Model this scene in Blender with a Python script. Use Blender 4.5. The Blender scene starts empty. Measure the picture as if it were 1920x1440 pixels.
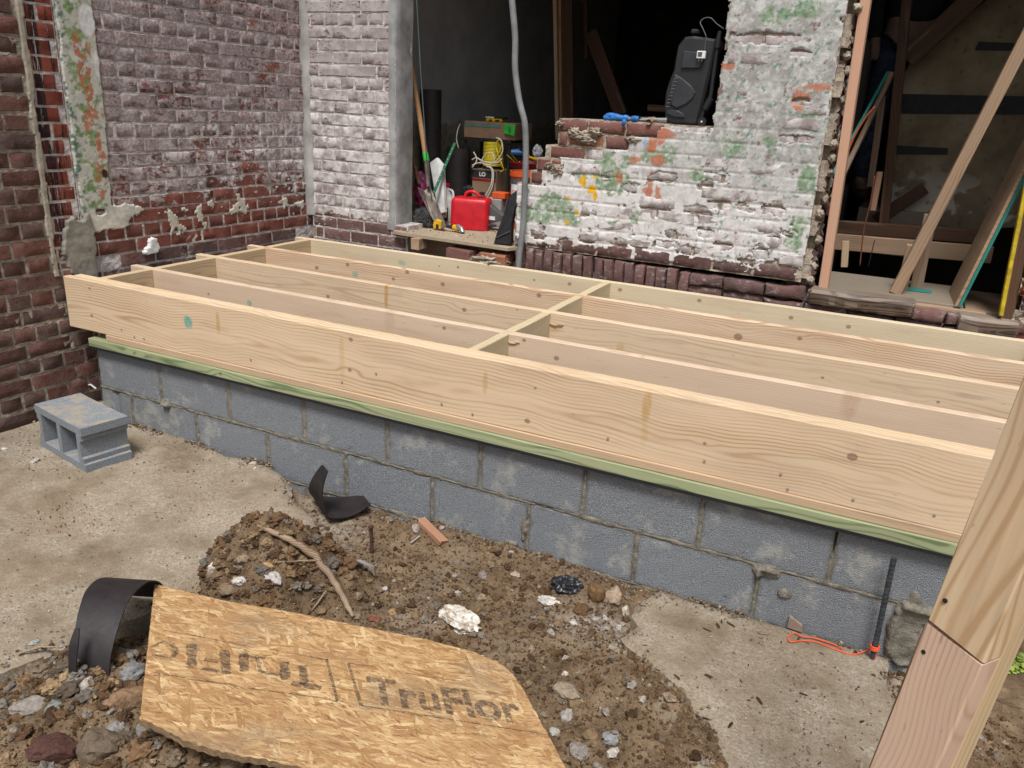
import bpy, bmesh, math, random
import numpy as np
from mathutils import Vector, Matrix, Euler
R = math.radians
sc = bpy.context.scene
col = sc.collection
random.seed(7); rng = np.random.default_rng(7)

# ------------------------------------------------------------------ camera, sky, sun, exposure
CAM_LOC = Vector((3.25141874, -2.36315419, 1.15059403))
CAM_ROT = Euler((1.23209827, -0.04706576, 0.45654805), 'XYZ')
FPX = 1500.0
cd = bpy.data.cameras.new('camera'); cam = bpy.data.objects.new('camera', cd); col.objects.link(cam)
cam.location = CAM_LOC; cam.rotation_euler = CAM_ROT
cd.sensor_fit = 'HORIZONTAL'; cd.sensor_width = 36.0; cd.lens = 36.0*FPX/1920.0
cd.clip_start = 0.05; cd.clip_end = 300
sc.camera = cam
w = bpy.data.worlds.new('World'); sc.world = w; w.use_nodes = True
nt = w.node_tree; nt.nodes.clear()
sky = nt.nodes.new('ShaderNodeTexSky'); sky.sky_type = 'NISHITA'; sky.sun_disc = False
sky.sun_elevation = R(62); sky.sun_rotation = R(162); sky.air_density = 1.0; sky.dust_density = 3.0; sky.ozone_density = 1.0
hs = nt.nodes.new('ShaderNodeHueSaturation'); hs.inputs['Saturation'].default_value = 0.30
bg = nt.nodes.new('ShaderNodeBackground'); bg.inputs['Strength'].default_value = 0.10
wo = nt.nodes.new('ShaderNodeOutputWorld')
nt.links.new(sky.outputs[0], hs.inputs['Color']); nt.links.new(hs.outputs[0], bg.inputs['Color']); nt.links.new(bg.outputs[0], wo.inputs['Surface'])
sd = bpy.data.lights.new('sun', 'SUN'); sun = bpy.data.objects.new('sun', sd); col.objects.link(sun)
sd.energy = 2.9; sd.angle = R(16); sd.color = (1.0, 0.975, 0.95)
sun.rotation_euler = (R(90-50), 0, R(180-200+0))   # points from the south-west, high: see sky rotation
_sd = Vector((math.sin(R(162))*math.cos(R(62)), math.cos(R(162))*math.cos(R(62)), math.sin(R(62))))
sun.rotation_euler = _sd.to_track_quat('Z', 'Y').to_euler()
sc.view_settings.view_transform = 'Standard'; sc.view_settings.look = 'None'
sc.view_settings.gamma = 1.0; sc.view_settings.use_curve_mapping = False
sc.view_settings.exposure = 0.42
sc.cycles.max_bounces = 6; sc.cycles.diffuse_bounces = 4; sc.cycles.caustics_reflective = False; sc.cycles.caustics_refractive = False
try: sc.cycles.use_denoising = True
except Exception: pass

_M = CAM_ROT.to_matrix()
def at(px, py, **k):
    """point of the real plane x=, y= or z= seen at a photograph pixel"""
    ax, v = list(k.items())[0]; i = 'xyz'.index(ax)
    d = _M @ Vector(((px-960)/FPX, -(py-720)/FPX, -1.0))
    return CAM_LOC + d*((v-CAM_LOC[i])/d[i])

# ------------------------------------------------------------------ object helpers
def tag(o, label=None, cat=None, group=None, kind=None):
    if label: o['label'] = label
    if cat: o['category'] = cat
    if group: o['group'] = group
    if kind: o['kind'] = kind
    return o
def empty(name, loc=(0,0,0), rot=(0,0,0)):
    o = bpy.data.objects.new(name, None); col.objects.link(o)
    o.location = loc; o.rotation_euler = rot; o.empty_display_size = .05
    return o
def thing(name, label, cat, loc=(0,0,0), rot=(0,0,0), group=None):
    return tag(empty(name, loc, rot), label, cat, group, 'thing')
def link(name, me, parent=None, loc=None, rot=None, mw=None):
    o = bpy.data.objects.new(name, me); col.objects.link(o)
    if parent: o.parent = parent
    if mw is not None: o.matrix_local = mw
    if loc is not None: o.location = loc
    if rot is not None: o.rotation_euler = rot
    return o

def axis_m(d, up=(0,0,1)):
    """matrix whose x axis is d and whose z axis is near up"""
    x = Vector(d).normalized(); z = Vector(up); y = z.cross(x)
    if y.length < 1e-5: y = Vector((0,1,0)).cross(x)
    y.normalize(); z = x.cross(y)
    return Matrix((x,y,z)).transposed()

class MB:
    def __init__(s): s.v=[]; s.f=[]; s.m=[]
    def add(s, vs, fs, mi=0):
        b=len(s.v); s.v += [tuple(v) for v in vs]; s.f += [tuple(i+b for i in f) for f in fs]; s.m += [mi]*len(fs)
        return s
    def box(s, c, size, rot=None, bev=0.0, mi=0, jit=0.0):
        x,y,z = [q/2 for q in size]; c = Vector(c)
        b = min(bev, x*.9, y*.9, z*.9)
        if b <= 0:
            P = [Vector((sx*x,sy*y,sz*z)) for sz in (-1,1) for sy in (-1,1) for sx in (-1,1)]
            F = [(0,2,3,1),(4,5,7,6),(0,1,5,4),(2,6,7,3),(0,4,6,2),(1,3,7,5)]
        else:
            P=[]; idx={}
            for sz in (-1,1):
                for sy in (-1,1):
                    for sx in (-1,1):
                        for k in range(3):
                            q=[sx*(x-b),sy*(y-b),sz*(z-b)]; q[k]={0:sx*x,1:sy*y,2:sz*z}[k]
                            idx[(sx,sy,sz,k)]=len(P); P.append(Vector(q))
            F=[]
            I=lambda a,b_,c_,k: idx[(a,b_,c_,k)]
            for sgn in (-1,1):
                q=[I(sgn,-1,-1,0),I(sgn,1,-1,0),I(sgn,1,1,0),I(sgn,-1,1,0)]; F.append(q if sgn>0 else q[::-1])
                q=[I(-1,sgn,-1,1),I(1,sgn,-1,1),I(1,sgn,1,1),I(-1,sgn,1,1)]; F.append(q[::-1] if sgn>0 else q)
                q=[I(-1,-1,sgn,2),I(1,-1,sgn,2),I(1,1,sgn,2),I(-1,1,sgn,2)]; F.append(q if sgn>0 else q[::-1])
            for a in (-1,1):
                for b_ in (-1,1):
                    q=[I(a,b_,-1,0),I(a,b_,1,0),I(a,b_,1,1),I(a,b_,-1,1)]; F.append(q if a*b_<0 else q[::-1])
                    q=[I(a,-1,b_,0),I(a,1,b_,0),I(a,1,b_,2),I(a,-1,b_,2)]; F.append(q if a*b_>0 else q[::-1])
                    q=[I(-1,a,b_,1),I(1,a,b_,1),I(1,a,b_,2),I(-1,a,b_,2)]; F.append(q if a*b_<0 else q[::-1])
            for a in (-1,1):
                for b_ in (-1,1):
                    for c_ in (-1,1):
                        q=[I(a,b_,c_,0),I(a,b_,c_,1),I(a,b_,c_,2)]; F.append(q if a*b_*c_>0 else q[::-1])
        if jit: P=[p+Vector([random.uniform(-jit,jit) for _ in range(3)]) for p in P]
        if rot is not None:
            m = rot if isinstance(rot, Matrix) else Euler(rot).to_matrix()
            P=[m@p for p in P]
        return s.add([p+c for p in P], F, mi)
    def tube(s, path, r, seg=10, cap=True, mi=0):
        path=[Vector(p) for p in path]; n=len(path)
        rs = r if isinstance(r,(list,tuple)) else [r]*n
        vs=[]; prev=None
        for i,p in enumerate(path):
            d=(path[min(i+1,n-1)]-path[max(i-1,0)]).normalized()
            if prev is None:
                a=Vector((0,0,1)) if abs(d.z)<.9 else Vector((1,0,0))
                u=d.cross(a).normalized()
            else:
                u=(prev-d*prev.dot(d)).normalized()
            prev=u; v=d.cross(u)
            for k in range(seg):
                t=2*math.pi*k/seg; vs.append(p+(u*math.cos(t)+v*math.sin(t))*rs[i])
        fs=[(i*seg+k,i*seg+(k+1)%seg,(i+1)*seg+(k+1)%seg,(i+1)*seg+k) for i in range(n-1) for k in range(seg)]
        if cap: fs += [tuple(range(seg))[::-1], tuple((n-1)*seg+k for k in range(seg))]
        return s.add(vs,fs,mi)
    def lathe(s, prof, c=(0,0,0), seg=20, rot=None, mi=0, sx=1, sy=1):
        vs=[];n=len(prof)
        for (r,z) in prof:
            for k in range(seg):
                t=2*math.pi*k/seg; vs.append(Vector((r*math.cos(t)*sx,r*math.sin(t)*sy,z)))
        if rot is not None:
            m = rot if isinstance(rot, Matrix) else Euler(rot).to_matrix(); vs=[m@v for v in vs]
        vs=[v+Vector(c) for v in vs]
        fs=[(i*seg+k,i*seg+(k+1)%seg,(i+1)*seg+(k+1)%seg,(i+1)*seg+k) for i in range(n-1) for k in range(seg)]
        if prof[0][0]>1e-6: fs.append(tuple(range(seg))[::-1])
        if prof[-1][0]>1e-6: fs.append(tuple((n-1)*seg+k for k in range(seg)))
        return s.add(vs,fs,mi)
    def prism(s, poly, off, mi=0, inset=0.0):
        """poly: list of 3-D points in a plane, extruded by vector off; inset chamfers both ends"""
        P=[Vector(p) for p in poly]; off=Vector(off); n=len(P)
        c=sum(P,Vector())/n
        if inset:
            def ins(p): 
                d=(c-p); return p+d.normalized()*inset
            rings=[[ins(p) for p in P],[p+off.normalized()*inset for p in P],[p+off-off.normalized()*inset for p in P],[ins(p)+off for p in P]]
        else: rings=[P,[p+off for p in P]]
        vs=[p for r in rings for p in r]; m=len(rings)
        nrm=Vector()
        for i in range(n): nrm+= (P[i]-c).cross(P[(i+1)%n]-c)
        flip = nrm.dot(off)>0
        fs=[]
        for j in range(m-1):
            for i in range(n):
                q=(j*n+i,j*n+(i+1)%n,(j+1)*n+(i+1)%n,(j+1)*n+i); fs.append(q if flip else q[::-1])
        a=tuple(range(n)); b=tuple((m-1)*n+i for i in range(n))
        fs += [a[::-1],b] if flip else [a,b[::-1]]
        return s.add(vs,fs,mi)
    def mesh(s, name, mats, smooth=False, shift=None):
        me=bpy.data.meshes.new(name)
        vs=s.v if shift is None else [tuple(Vector(v)-Vector(shift)) for v in s.v]
        me.from_pydata(vs,[],s.f); me.update()
        mats = mats if isinstance(mats,(list,tuple)) else [mats]
        for m in mats: me.materials.append(m)
        if len(mats)>1: me.polygons.foreach_set('material_index', s.m)
        if smooth: 
            me.polygons.foreach_set('use_smooth',[True]*len(me.polygons))
            if smooth=='auto': me.set_sharp_from_angle(angle=R(38))
        return me
    def build(s, name, mats, parent=None, smooth=False, loc=None):
        """vertices are in world coordinates (parent empties are unrotated unless stated); loc = origin"""
        if parent is None and loc is None:
            a=np.array(s.v); loc=((a[:,0].min()+a[:,0].max())/2,(a[:,1].min()+a[:,1].max())/2,a[:,2].min())
        if parent is not None and loc is None: loc = tuple(parent.location) if all(abs(e)<1e-9 for e in parent.rotation_euler) else (0,0,0)
        me=s.mesh(name,mats,smooth,shift=loc)
        o=bpy.data.objects.new(name,me); col.objects.link(o)
        if parent is not None: o.parent=parent
        else: o.location=loc
        return o

# numpy noise -----------------------------------------------------------------
def vnoise(x,y,seed=0):
    xi=np.floor(x).astype(np.int64); yi=np.floor(y).astype(np.int64); xf=x-xi; yf=y-yi
    def h(a,b):
        n=(a*374761393+b*668265263+seed*1442695041)&0xffffffff
        n=((n^(n>>13))*1274126177)&0xffffffff
        return ((n^(n>>16))&0xffff)/65535.0
    u=xf*xf*(3-2*xf); v=yf*yf*(3-2*yf)
    return (h(xi,yi)*(1-u)+h(xi+1,yi)*u)*(1-v)+(h(xi,yi+1)*(1-u)+h(xi+1,yi+1)*u)*v
def fbm(x,y,freq=1,oct=4,seed=0,gain=.5):
    s=0;a=1;t=0
    for o in range(oct):
        s=s+a*vnoise(x*freq*2**o+o*17.3,y*freq*2**o-o*9.1,seed+o*31); t+=a; a*=gain
    return s/t      # 0..1
def sstep(a,b,x):
    t=np.clip((x-a)/(b-a),0,1); return t*t*(3-2*t)

# ------------------------------------------------------------------ material helpers
class NT:
    def __init__(s,name,rough=.8,spec=.3):
        s.mat=bpy.data.materials.new(name); s.mat.use_nodes=True; s.t=s.mat.node_tree
        s.b=s.t.nodes['Principled BSDF']; s.b.inputs['Roughness'].default_value=rough
        s.b.inputs['Specular IOR Level'].default_value=spec
    def n(s,typ,**k):
        nd=s.t.nodes.new(typ)
        for a,v in k.items(): setattr(nd,a,v)
        return nd
    def put(s,inp,v):
        if isinstance(v,bpy.types.NodeSocket): s.t.links.new(v,inp)
        elif isinstance(v,(tuple,list)) and len(v)==3 and inp.type=='RGBA': inp.default_value=(*v,1)
        else: inp.default_value=v
    def obj(s): return s.n('ShaderNodeTexCoord').outputs['Object']
    def pos(s): return s.n('ShaderNodeNewGeometry').outputs['Position']
    def rnd(s): return s.n('ShaderNodeObjectInfo').outputs['Random']
    def sep(s,v):
        q=s.n('ShaderNodeSeparateXYZ'); s.put(q.inputs[0],v); return q.outputs
    def comb(s,x,y,z):
        q=s.n('ShaderNodeCombineXYZ')
        for i,v in enumerate((x,y,z)): s.put(q.inputs[i],v)
        return q.outputs[0]
    def map(s,v,scale=(1,1,1),loc=(0,0,0),rot=(0,0,0)):
        q=s.n('ShaderNodeMapping'); s.put(q.inputs['Vector'],v)
        q.inputs['Scale'].default_value=scale; q.inputs['Location'].default_value=loc; q.inputs['Rotation'].default_value=rot
        return q.outputs[0]
    def noise(s,v,scale=5,detail=4,rough=.55,dist=0,color=False):
        q=s.n('ShaderNodeTexNoise'); s.put(q.inputs['Vector'],v); s.put(q.inputs['Scale'],scale)
        q.inputs['Detail'].default_value=detail; q.inputs['Roughness'].default_value=rough; q.inputs['Distortion'].default_value=dist
        return q.outputs['Color' if color else 'Fac']
    def voro(s,v,scale=5,feature='F1',out='Distance',rand=1):
        q=s.n('ShaderNodeTexVoronoi',feature=feature); s.put(q.inputs['Vector'],v); q.inputs['Scale'].default_value=scale
        q.inputs['Randomness'].default_value=rand
        return q.outputs[out]
    def m(s,op,a,b=0.0,c=0.0,clamp=False):
        q=s.n('ShaderNodeMath',operation=op,use_clamp=clamp)
        s.put(q.inputs[0],a); s.put(q.inputs[1],b)
        if op in('MULTIPLY_ADD','SMOOTH_MIN','SMOOTH_MAX'): s.put(q.inputs[2],c)
        return q.outputs[0]
    def vm(s,op,a,b=(0,0,0)):
        q=s.n('ShaderNodeVectorMath',operation=op); s.put(q.inputs[0],a)
        if op=='SCALE': s.put(q.inputs['Scale'],b)
        elif op not in('LENGTH','NORMALIZE'): s.put(q.inputs[1],b)
        return q.outputs['Value' if op in('LENGTH','DOT_PRODUCT','DISTANCE') else 'Vector']
    def step(s,v,a,b,lo=0.0,hi=1.0):
        if a>b: a,b,lo,hi=b,a,hi,lo
        q=s.n('ShaderNodeMapRange',interpolation_type='SMOOTHSTEP'); s.put(q.inputs[0],v)
        q.inputs[1].default_value=a; q.inputs[2].default_value=b; q.inputs[3].default_value=lo; q.inputs[4].default_value=hi
        return q.outputs[0]
    def lin(s,v,a,b,lo=0.0,hi=1.0):
        q=s.n('ShaderNodeMapRange'); s.put(q.inputs[0],v)
        q.inputs[1].default_value=a; q.inputs[2].default_value=b; q.inputs[3].default_value=lo; q.inputs[4].default_value=hi
        return q.outputs[0]
    def ramp(s,v,stops,interp='LINEAR'):
        q=s.n('ShaderNodeValToRGB'); s.put(q.inputs[0],v); r=q.color_ramp; r.interpolation=interp
        while len(r.elements)<len(stops): r.elements.new(.5)
        for e,(p,c) in zip(r.elements,stops): e.position=p; e.color=(*c,1)
        return q.outputs[0]
    def mix(s,f,a,b,mode='MIX'):
        q=s.n('ShaderNodeMix',data_type='RGBA',blend_type=mode); s.put(q.inputs[0],f); s.put(q.inputs[6],a); s.put(q.inputs[7],b)
        return q.outputs[2]
    def attr(s,name='Col'):
        q=s.n('ShaderNodeAttribute',attribute_name=name); return q.outputs['Color']
    def out(s,color,bump=None,strength=.5,dist=.01,rough=None):
        s.put(s.b.inputs['Base Color'],color)
        if bump is not None:
            q=s.n('ShaderNodeBump'); q.inputs['Strength'].default_value=strength; q.inputs['Distance'].default_value=dist
            s.put(q.inputs['Height'],bump); s.t.links.new(q.outputs[0],s.b.inputs['Normal'])
        if rough is not None: s.put(s.b.inputs['Roughness'],rough)
        return s.mat

def plain(name,color,rough=.6,spec=.4,var=.12,metal=0.0,scale=18,bump=.15):
    t=NT(name,rough,spec); p=t.obj()
    f=t.noise(p,scale,5,.6); f2=t.noise(p,scale*5,3)
    c2=tuple(q*(1-var*2) for q in color); c3=tuple(min(1,q*(1+var)) for q in color)
    c=t.ramp(f,[(.3,c2),(.7,c3)])
    t.b.inputs['Metallic'].default_value=metal
    return t.out(c,t.m('ADD',f,t.m('MULTIPLY',f2,.5)),bump,.004,rough=t.lin(f2,.3,.7,max(.02,rough-.08),min(1,rough+.1)))
# ------------------------------------------------------------------ materials
def mk_wood(name, light=(.66,.49,.31), dark=(.44,.28,.14), ring=.0085, knots=(), stains=(), seed=0.0, con=1.0, wob=.05, z0=0.0, y0=-.05, grey=0.0, rough=.62, plainsawn=True, blue=(), dirt=0.0):
    t=NT(name,rough,.25); p=t.obj()
    p0=p; r=t.rnd()
    x,y,z=t.sep(p0)
    xs=t.m('ADD',t.m('MULTIPLY',x,1.0),seed*3.7)
    n1=t.noise(t.comb(t.m('MULTIPLY',xs,1.1),seed*1.3,t.m('MULTIPLY',z,1.0)),1.6,2,.5)
    n2=t.noise(t.comb(t.m('MULTIPLY',xs,.8),seed*2.1+5,0.0),1.3,2,.5)
    n3=t.noise(t.comb(t.m('MULTIPLY',xs,14),t.m('MULTIPLY',y,60),t.m('MULTIPLY',z,60)),1.0,3,.6)
    zz=t.m('ADD',t.m('SUBTRACT',z,z0),t.m('MULTIPLY',t.m('SUBTRACT',n1,.5),wob*3))
    yy=t.m('ADD',t.m('SUBTRACT',y,y0),t.m('MULTIPLY',t.m('SUBTRACT',n2,.5),wob*1.6))
    rad=t.m('SQRT',t.m('ADD',t.m('MULTIPLY',zz,zz),t.m('MULTIPLY',yy,yy)))
    rad=t.m('ADD',rad,t.m('MULTIPLY',n3,.0022))
    kmask=None
    for (kx,kz,kr) in knots:
        kr=kr*.85; dx=t.m('MULTIPLY',t.m('SUBTRACT',x,kx),.82); dz=t.m('SUBTRACT',z,kz)
        d=t.m('SQRT',t.m('ADD',t.m('MULTIPLY',dx,dx),t.m('MULTIPLY',dz,dz)))
        inf=t.step(t.m('SQRT',t.m('ADD',t.m('MULTIPLY',t.m('MULTIPLY',dx,.4),t.m('MULTIPLY',dx,.4)),t.m('MULTIPLY',dz,dz))),kr*.6,kr*3.4,1,0)
        rad=t.m('ADD',rad,t.m('MULTIPLY',inf,kr*.9))
        k=t.step(d,kr*.72,kr*1.05,1,0)
        core=t.m('MULTIPLY',k,t.lin(t.m('SINE',t.m('MULTIPLY',d,2200)),-1,1,.55,1.0))
        kmask=core if kmask is None else t.m('MAXIMUM',kmask,core)
    ph=t.m('MULTIPLY',rad,2*math.pi/ring)
    s=t.m('MULTIPLY_ADD',t.m('SINE',ph),.5,.5)
    s=t.m('POWER',s,3.6)
    var=t.lin(t.noise(t.comb(t.m('MULTIPLY',xs,.9),seed*.3,t.m('MULTIPLY',z,7)),1.7,2,.5),.35,.65,.25,1.15); s=t.m('MULTIPLY',s,var)
    big=t.noise(t.comb(t.m('MULTIPLY',xs,.7),y,t.m('MULTIPLY',z,9)),2.4,3,.5)
    fine=t.noise(t.comb(t.m('MULTIPLY',xs,6),t.m('MULTIPLY',y,220),t.m('MULTIPLY',z,220)),1.0,2,.6)
    f=t.m('MULTIPLY_ADD',s,.95*con,t.m('MULTIPLY_ADD',t.m('SUBTRACT',fine,.5),.5,t.m('MULTIPLY',t.m('SUBTRACT',big,.38),1.0*con)),clamp=True)
    c=t.mix(f,light,dark)
    # weathered / mill marks: faint blotches
    bl=t.step(t.noise(t.comb(t.m('MULTIPLY',xs,1.6),0.0,t.m('MULTIPLY',z,16)),1.5,4,.6),.56,.72)
    c=t.mix(t.m('MULTIPLY',bl,.34+.4*dirt),c,(.31,.235,.165))
    bl2=t.step(t.noise(t.comb(t.m('MULTIPLY',xs,.6),3.0,t.m('MULTIPLY',z,5)),1.7,4,.6),.5,.68); c=t.mix(t.m('MULTIPLY',bl2,.28),c,(.40,.29,.20))
    if grey:
        gm=t.step(t.noise(t.comb(t.m('MULTIPLY',xs,1.2),y,t.m('MULTIPLY',z,10)),3,5,.65),.35,.75)
        c=t.mix(t.m('MULTIPLY',gm,grey),c,(.22,.20,.175))
    for (sx,sz,sw,sh,scol,sa) in stains:
        dx=t.m('ABSOLUTE',t.m('SUBTRACT',x,sx)); dz=t.m('ABSOLUTE',t.m('SUBTRACT',z,sz))
        e=t.noise(t.comb(t.m('MULTIPLY',x,40),0.0,t.m('MULTIPLY',z,14)),1,3,.6)
        e=t.m('MULTIPLY',t.m('SUBTRACT',e,.5),.6)
        ax=t.m('DIVIDE',dx,sw); az=t.m('DIVIDE',dz,sh); rr2=t.m('POWER',t.m('ADD',t.m('POWER',ax,2.6),t.m('POWER',az,2.6)),.385)
        mk=t.m('MULTIPLY',t.step(t.m('ADD',rr2,e),.55,1.15,1,0),t.lin(t.noise(t.comb(t.m('MULTIPLY',x,90),0.0,t.m('MULTIPLY',z,30)),1,3,.6),.3,.6,.45,1))
        c=t.mix(t.m('MULTIPLY',mk,sa),c,scol)
    if kmask is not None: c=t.mix(t.m('MULTIPLY',kmask,.80),c,(.13,.065,.038))
    sp=t.step(t.noise(t.comb(t.m('MULTIPLY',xs,25),t.m('MULTIPLY',y,120),t.m('MULTIPLY',z,120)),1,2,.5),.70,.76)
    c=t.mix(t.m('MULTIPLY',sp,.35),c,(.16,.10,.06))
    h=t.m('ADD',t.m('MULTIPLY',fine,.6),t.m('MULTIPLY',s,.25))
    return t.out(c,h,.22,.0012,rough=t.lin(fine,.3,.7,rough-.07,rough+.12))

TEAL=(.02,.30,.27); AMBER=(.42,.22,.035)
def mk_brick(name, cols, wash=None, dark=.35, mottle=1.0, dust=.15):
    """wash(t,P) -> (mask socket, colour) of the paint film, in world space"""
    t=NT(name,.88,.2); P=t.pos(); r=t.rnd()
    c=t.ramp(r,[(i/(len(cols)-1),q) for i,q in enumerate(cols)])
    n=t.noise(P,22,5,.62); n2=t.noise(P,90,4,.6); n3=t.noise(t.vm('ADD',P,(3,1,7)),9,4,.6)
    c=t.mix(t.m('MULTIPLY',t.step(n,.5,.72),.55*mottle),c,(.075,.03,.022))
    c=t.mix(t.m('MULTIPLY',t.step(n3,.52,.7),dark),c,(.035,.022,.02))
    c=t.mix(t.m('MULTIPLY',t.step(n2,.58,.70),.5*mottle),c,(.05,.025,.02))
    c=t.mix(t.m('MULTIPLY',t.step(t.noise(t.vm('ADD',P,(9,9,9)),34,5,.7),.55,.75),dust),c,(.33,.29,.25))
    h=t.m('ADD',t.m('MULTIPLY',n,.8),t.m('MULTIPLY',n2,.6))
    if wash:
        mk,wc=wash(t,P); c=t.mix(mk,c,wc); h=t.m('ADD',h,t.m('MULTIPLY',mk,.5))
    return t.out(c,h,.7,.006,rough=.88)
def mk_mortar(name, col1=(.26,.235,.20), col2=(.15,.13,.11), wash=None):
    t=NT(name,.93,.15); P=t.pos()
    n=t.noise(P,26,6,.68); n2=t.noise(P,150,3,.6)
    c=t.mix(t.step(n,.35,.65),col2,col1)
    c=t.mix(t.m('MULTIPLY',t.step(n2,.6,.7),.5),c,(.42,.38,.33))
    h=t.m('ADD',t.m('MULTIPLY',n,1.0),t.m('MULTIPLY',n2,.5))
    if wash:
        mk,wc=wash(t,P); c=t.mix(mk,c,wc)
    return t.out(c,h,.9,.008)

def wash_left(t,P):
    """thin old limewash on the side wall: purple-grey film above, white rags lower right, none near the floor"""
    x,y,z=t.sep(P)
    n=t.noise(t.vm('MULTIPLY',P,(1,1,1.6)),30,7,.72); n2=t.noise(P,11,5,.65); n3=t.noise(t.vm('ADD',P,(5,5,5)),3.0,3,.55)
    zed=t.step(t.m('ADD',z,t.m('MULTIPLY',t.m('SUBTRACT',n2,.5),.35)),.40,.74)
    v=t.m('ADD',t.m('MULTIPLY',n,.62),t.m('MULTIPLY',n2,.38))
    v=t.m('ADD',v,t.m('MULTIPLY',t.m('SUBTRACT',zed,1),.24))
    v=t.m('ADD',v,t.m('MULTIPLY',t.m('SUBTRACT',n3,.5),.30))
    mk=t.m('MULTIPLY',t.step(v,.41,.47),.84)
    # whiter towards the middle height and the corner
    wz=t.m('MULTIPLY',t.step(z,.48,.62),t.step(z,.84,1.2,1,0))
    wy=t.step(y,.2,1.25)
    wn=t.step(t.noise(t.vm('ADD',P,(2,8,1)),20,6,.72),.44,.60)
    wf=t.m('MULTIPLY',t.m('MULTIPLY',wz,t.lin(wy,0,1,.4,1)),wn)
    wc=t.mix(wf,t.mix(t.step(t.noise(P,70,4,.7),.45,.62),(.25,.205,.205),(.40,.36,.355)),(.62,.59,.585))
    return mk,wc
def wash_pier(t,P):
    x,y,z=t.sep(P)
    n=t.noise(t.vm('MULTIPLY',P,(1,1,2.2)),28,7,.72); n2=t.noise(P,9,5,.6)
    v=t.m('ADD',t.m('MULTIPLY',n,.6),t.m('MULTIPLY',n2,.4))
    v=t.m('ADD',v,t.m('MULTIPLY',t.step(z,.42,.5),.10)); v=t.m('SUBTRACT',v,t.m('MULTIPLY',t.step(z,.40,.47,1,0),.10))
    v=t.m('SUBTRACT',v,t.m('MULTIPLY',t.step(z,.8,1.3),.03)); mk=t.m('MULTIPLY',t.step(v,.465,.52),.90)
    wn=t.step(t.noise(t.vm('ADD',P,(2,8,1)),16,5,.7),.38,.62)
    hi=t.step(z,.95,1.3)
    wc=t.mix(t.m('MULTIPLY',wn,t.lin(hi,0,1,1.0,.35)),(.31,.27,.265),(.64,.615,.595))
    return mk,wc
def wash_light(t,P):
    n=t.noise(t.vm('MULTIPLY',P,(1,1,2.0)),26,7,.72); n2=t.noise(P,8,5,.6)
    v=t.m('ADD',t.m('MULTIPLY',n,.6),t.m('MULTIPLY',n2,.4))
    return t.m('MULTIPLY',t.step(v,.52,.62),.55),(.42,.39,.37)
def wash_tar(t,P):
    """vertical black tar runs and whitish drips on the toothed strip"""
    x,y,z=t.sep(P)
    n=t.noise(t.comb(x,t.m('MULTIPLY',y,30),t.m('MULTIPLY',z,2.2)),1.6,4,.6)
    left=t.step(y,.035,.085,1,0)
    v=t.m('ADD',n,t.m('MULTIPLY',left,.16))
    mk=t.m('MULTIPLY',t.step(v,.54,.68),.9)
    wn=t.step(t.noise(t.comb(x,t.m('MULTIPLY',y,46),t.m('MULTIPLY',z,5)),1.9,5,.65),.57,.63)
    return mk,t.mix(wn,(.012,.012,.016),(.35,.32,.28))

REDS=[(.14,.042,.028),(.20,.060,.038),(.085,.040,.032),(.17,.050,.034),(.10,.050,.040),(.22,.070,.045)]
M={}
M['brick_dark']=mk_brick('brick_dark',[(.125,.062,.050),(.095,.062,.054),(.155,.070,.054),(.085,.058,.052),(.14,.066,.052),(.105,.060,.050)],dark=.55,mottle=1.3,dust=.22)
M['brick_strip']=mk_brick('brick_strip',[(.22,.055,.036),(.17,.046,.033),(.25,.066,.040)],wash=wash_tar,dark=.1,mottle=.4,dust=.03)
M['brick_wash']=mk_brick('brick_washed',[(.155,.060,.046),(.21,.070,.050),(.125,.056,.046),(.175,.062,.048)],wash=wash_left,dark=.35,dust=.35)
M['brick_pier']=mk_brick('brick_pier',[(.20,.10,.09),(.235,.115,.10),(.17,.095,.088)],wash=wash_pier,dark=.2)
M['brick_raw']=mk_brick('brick_raw',[(.19,.085,.070),(.165,.078,.068),(.36,.155,.080),(.20,.090,.072),(.15,.075,.065)],wash=None,dark=.3,mottle=.6,dust=.5)
M['brick_base']=mk_brick('brick_base',[(.135,.072,.065),(.105,.064,.060),(.16,.085,.076)],wash=wash_light,dark=.4,mottle=.8,dust=.55)
M['mortar']=mk_mortar('mortar')
M['mortar_dark']=mk_mortar('mortar_dark',(.40,.355,.29),(.22,.195,.16))
M['mortar_strip']=mk_mortar('mortar_strip',(.52,.46,.38),(.26,.22,.19))
M['mortar_wash']=mk_mortar('mortar_wash',(.60,.56,.53),(.34,.31,.30))
M['mortar_pier']=mk_mortar('mortar_pier',(.60,.565,.54),(.32,.29,.275))
M['mortar_raw']=mk_mortar('mortar_raw',(.44,.38,.30),(.22,.18,.14))
M['mortar_block']=mk_mortar('mortar_block',(.235,.21,.165),(.12,.11,.09))

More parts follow.
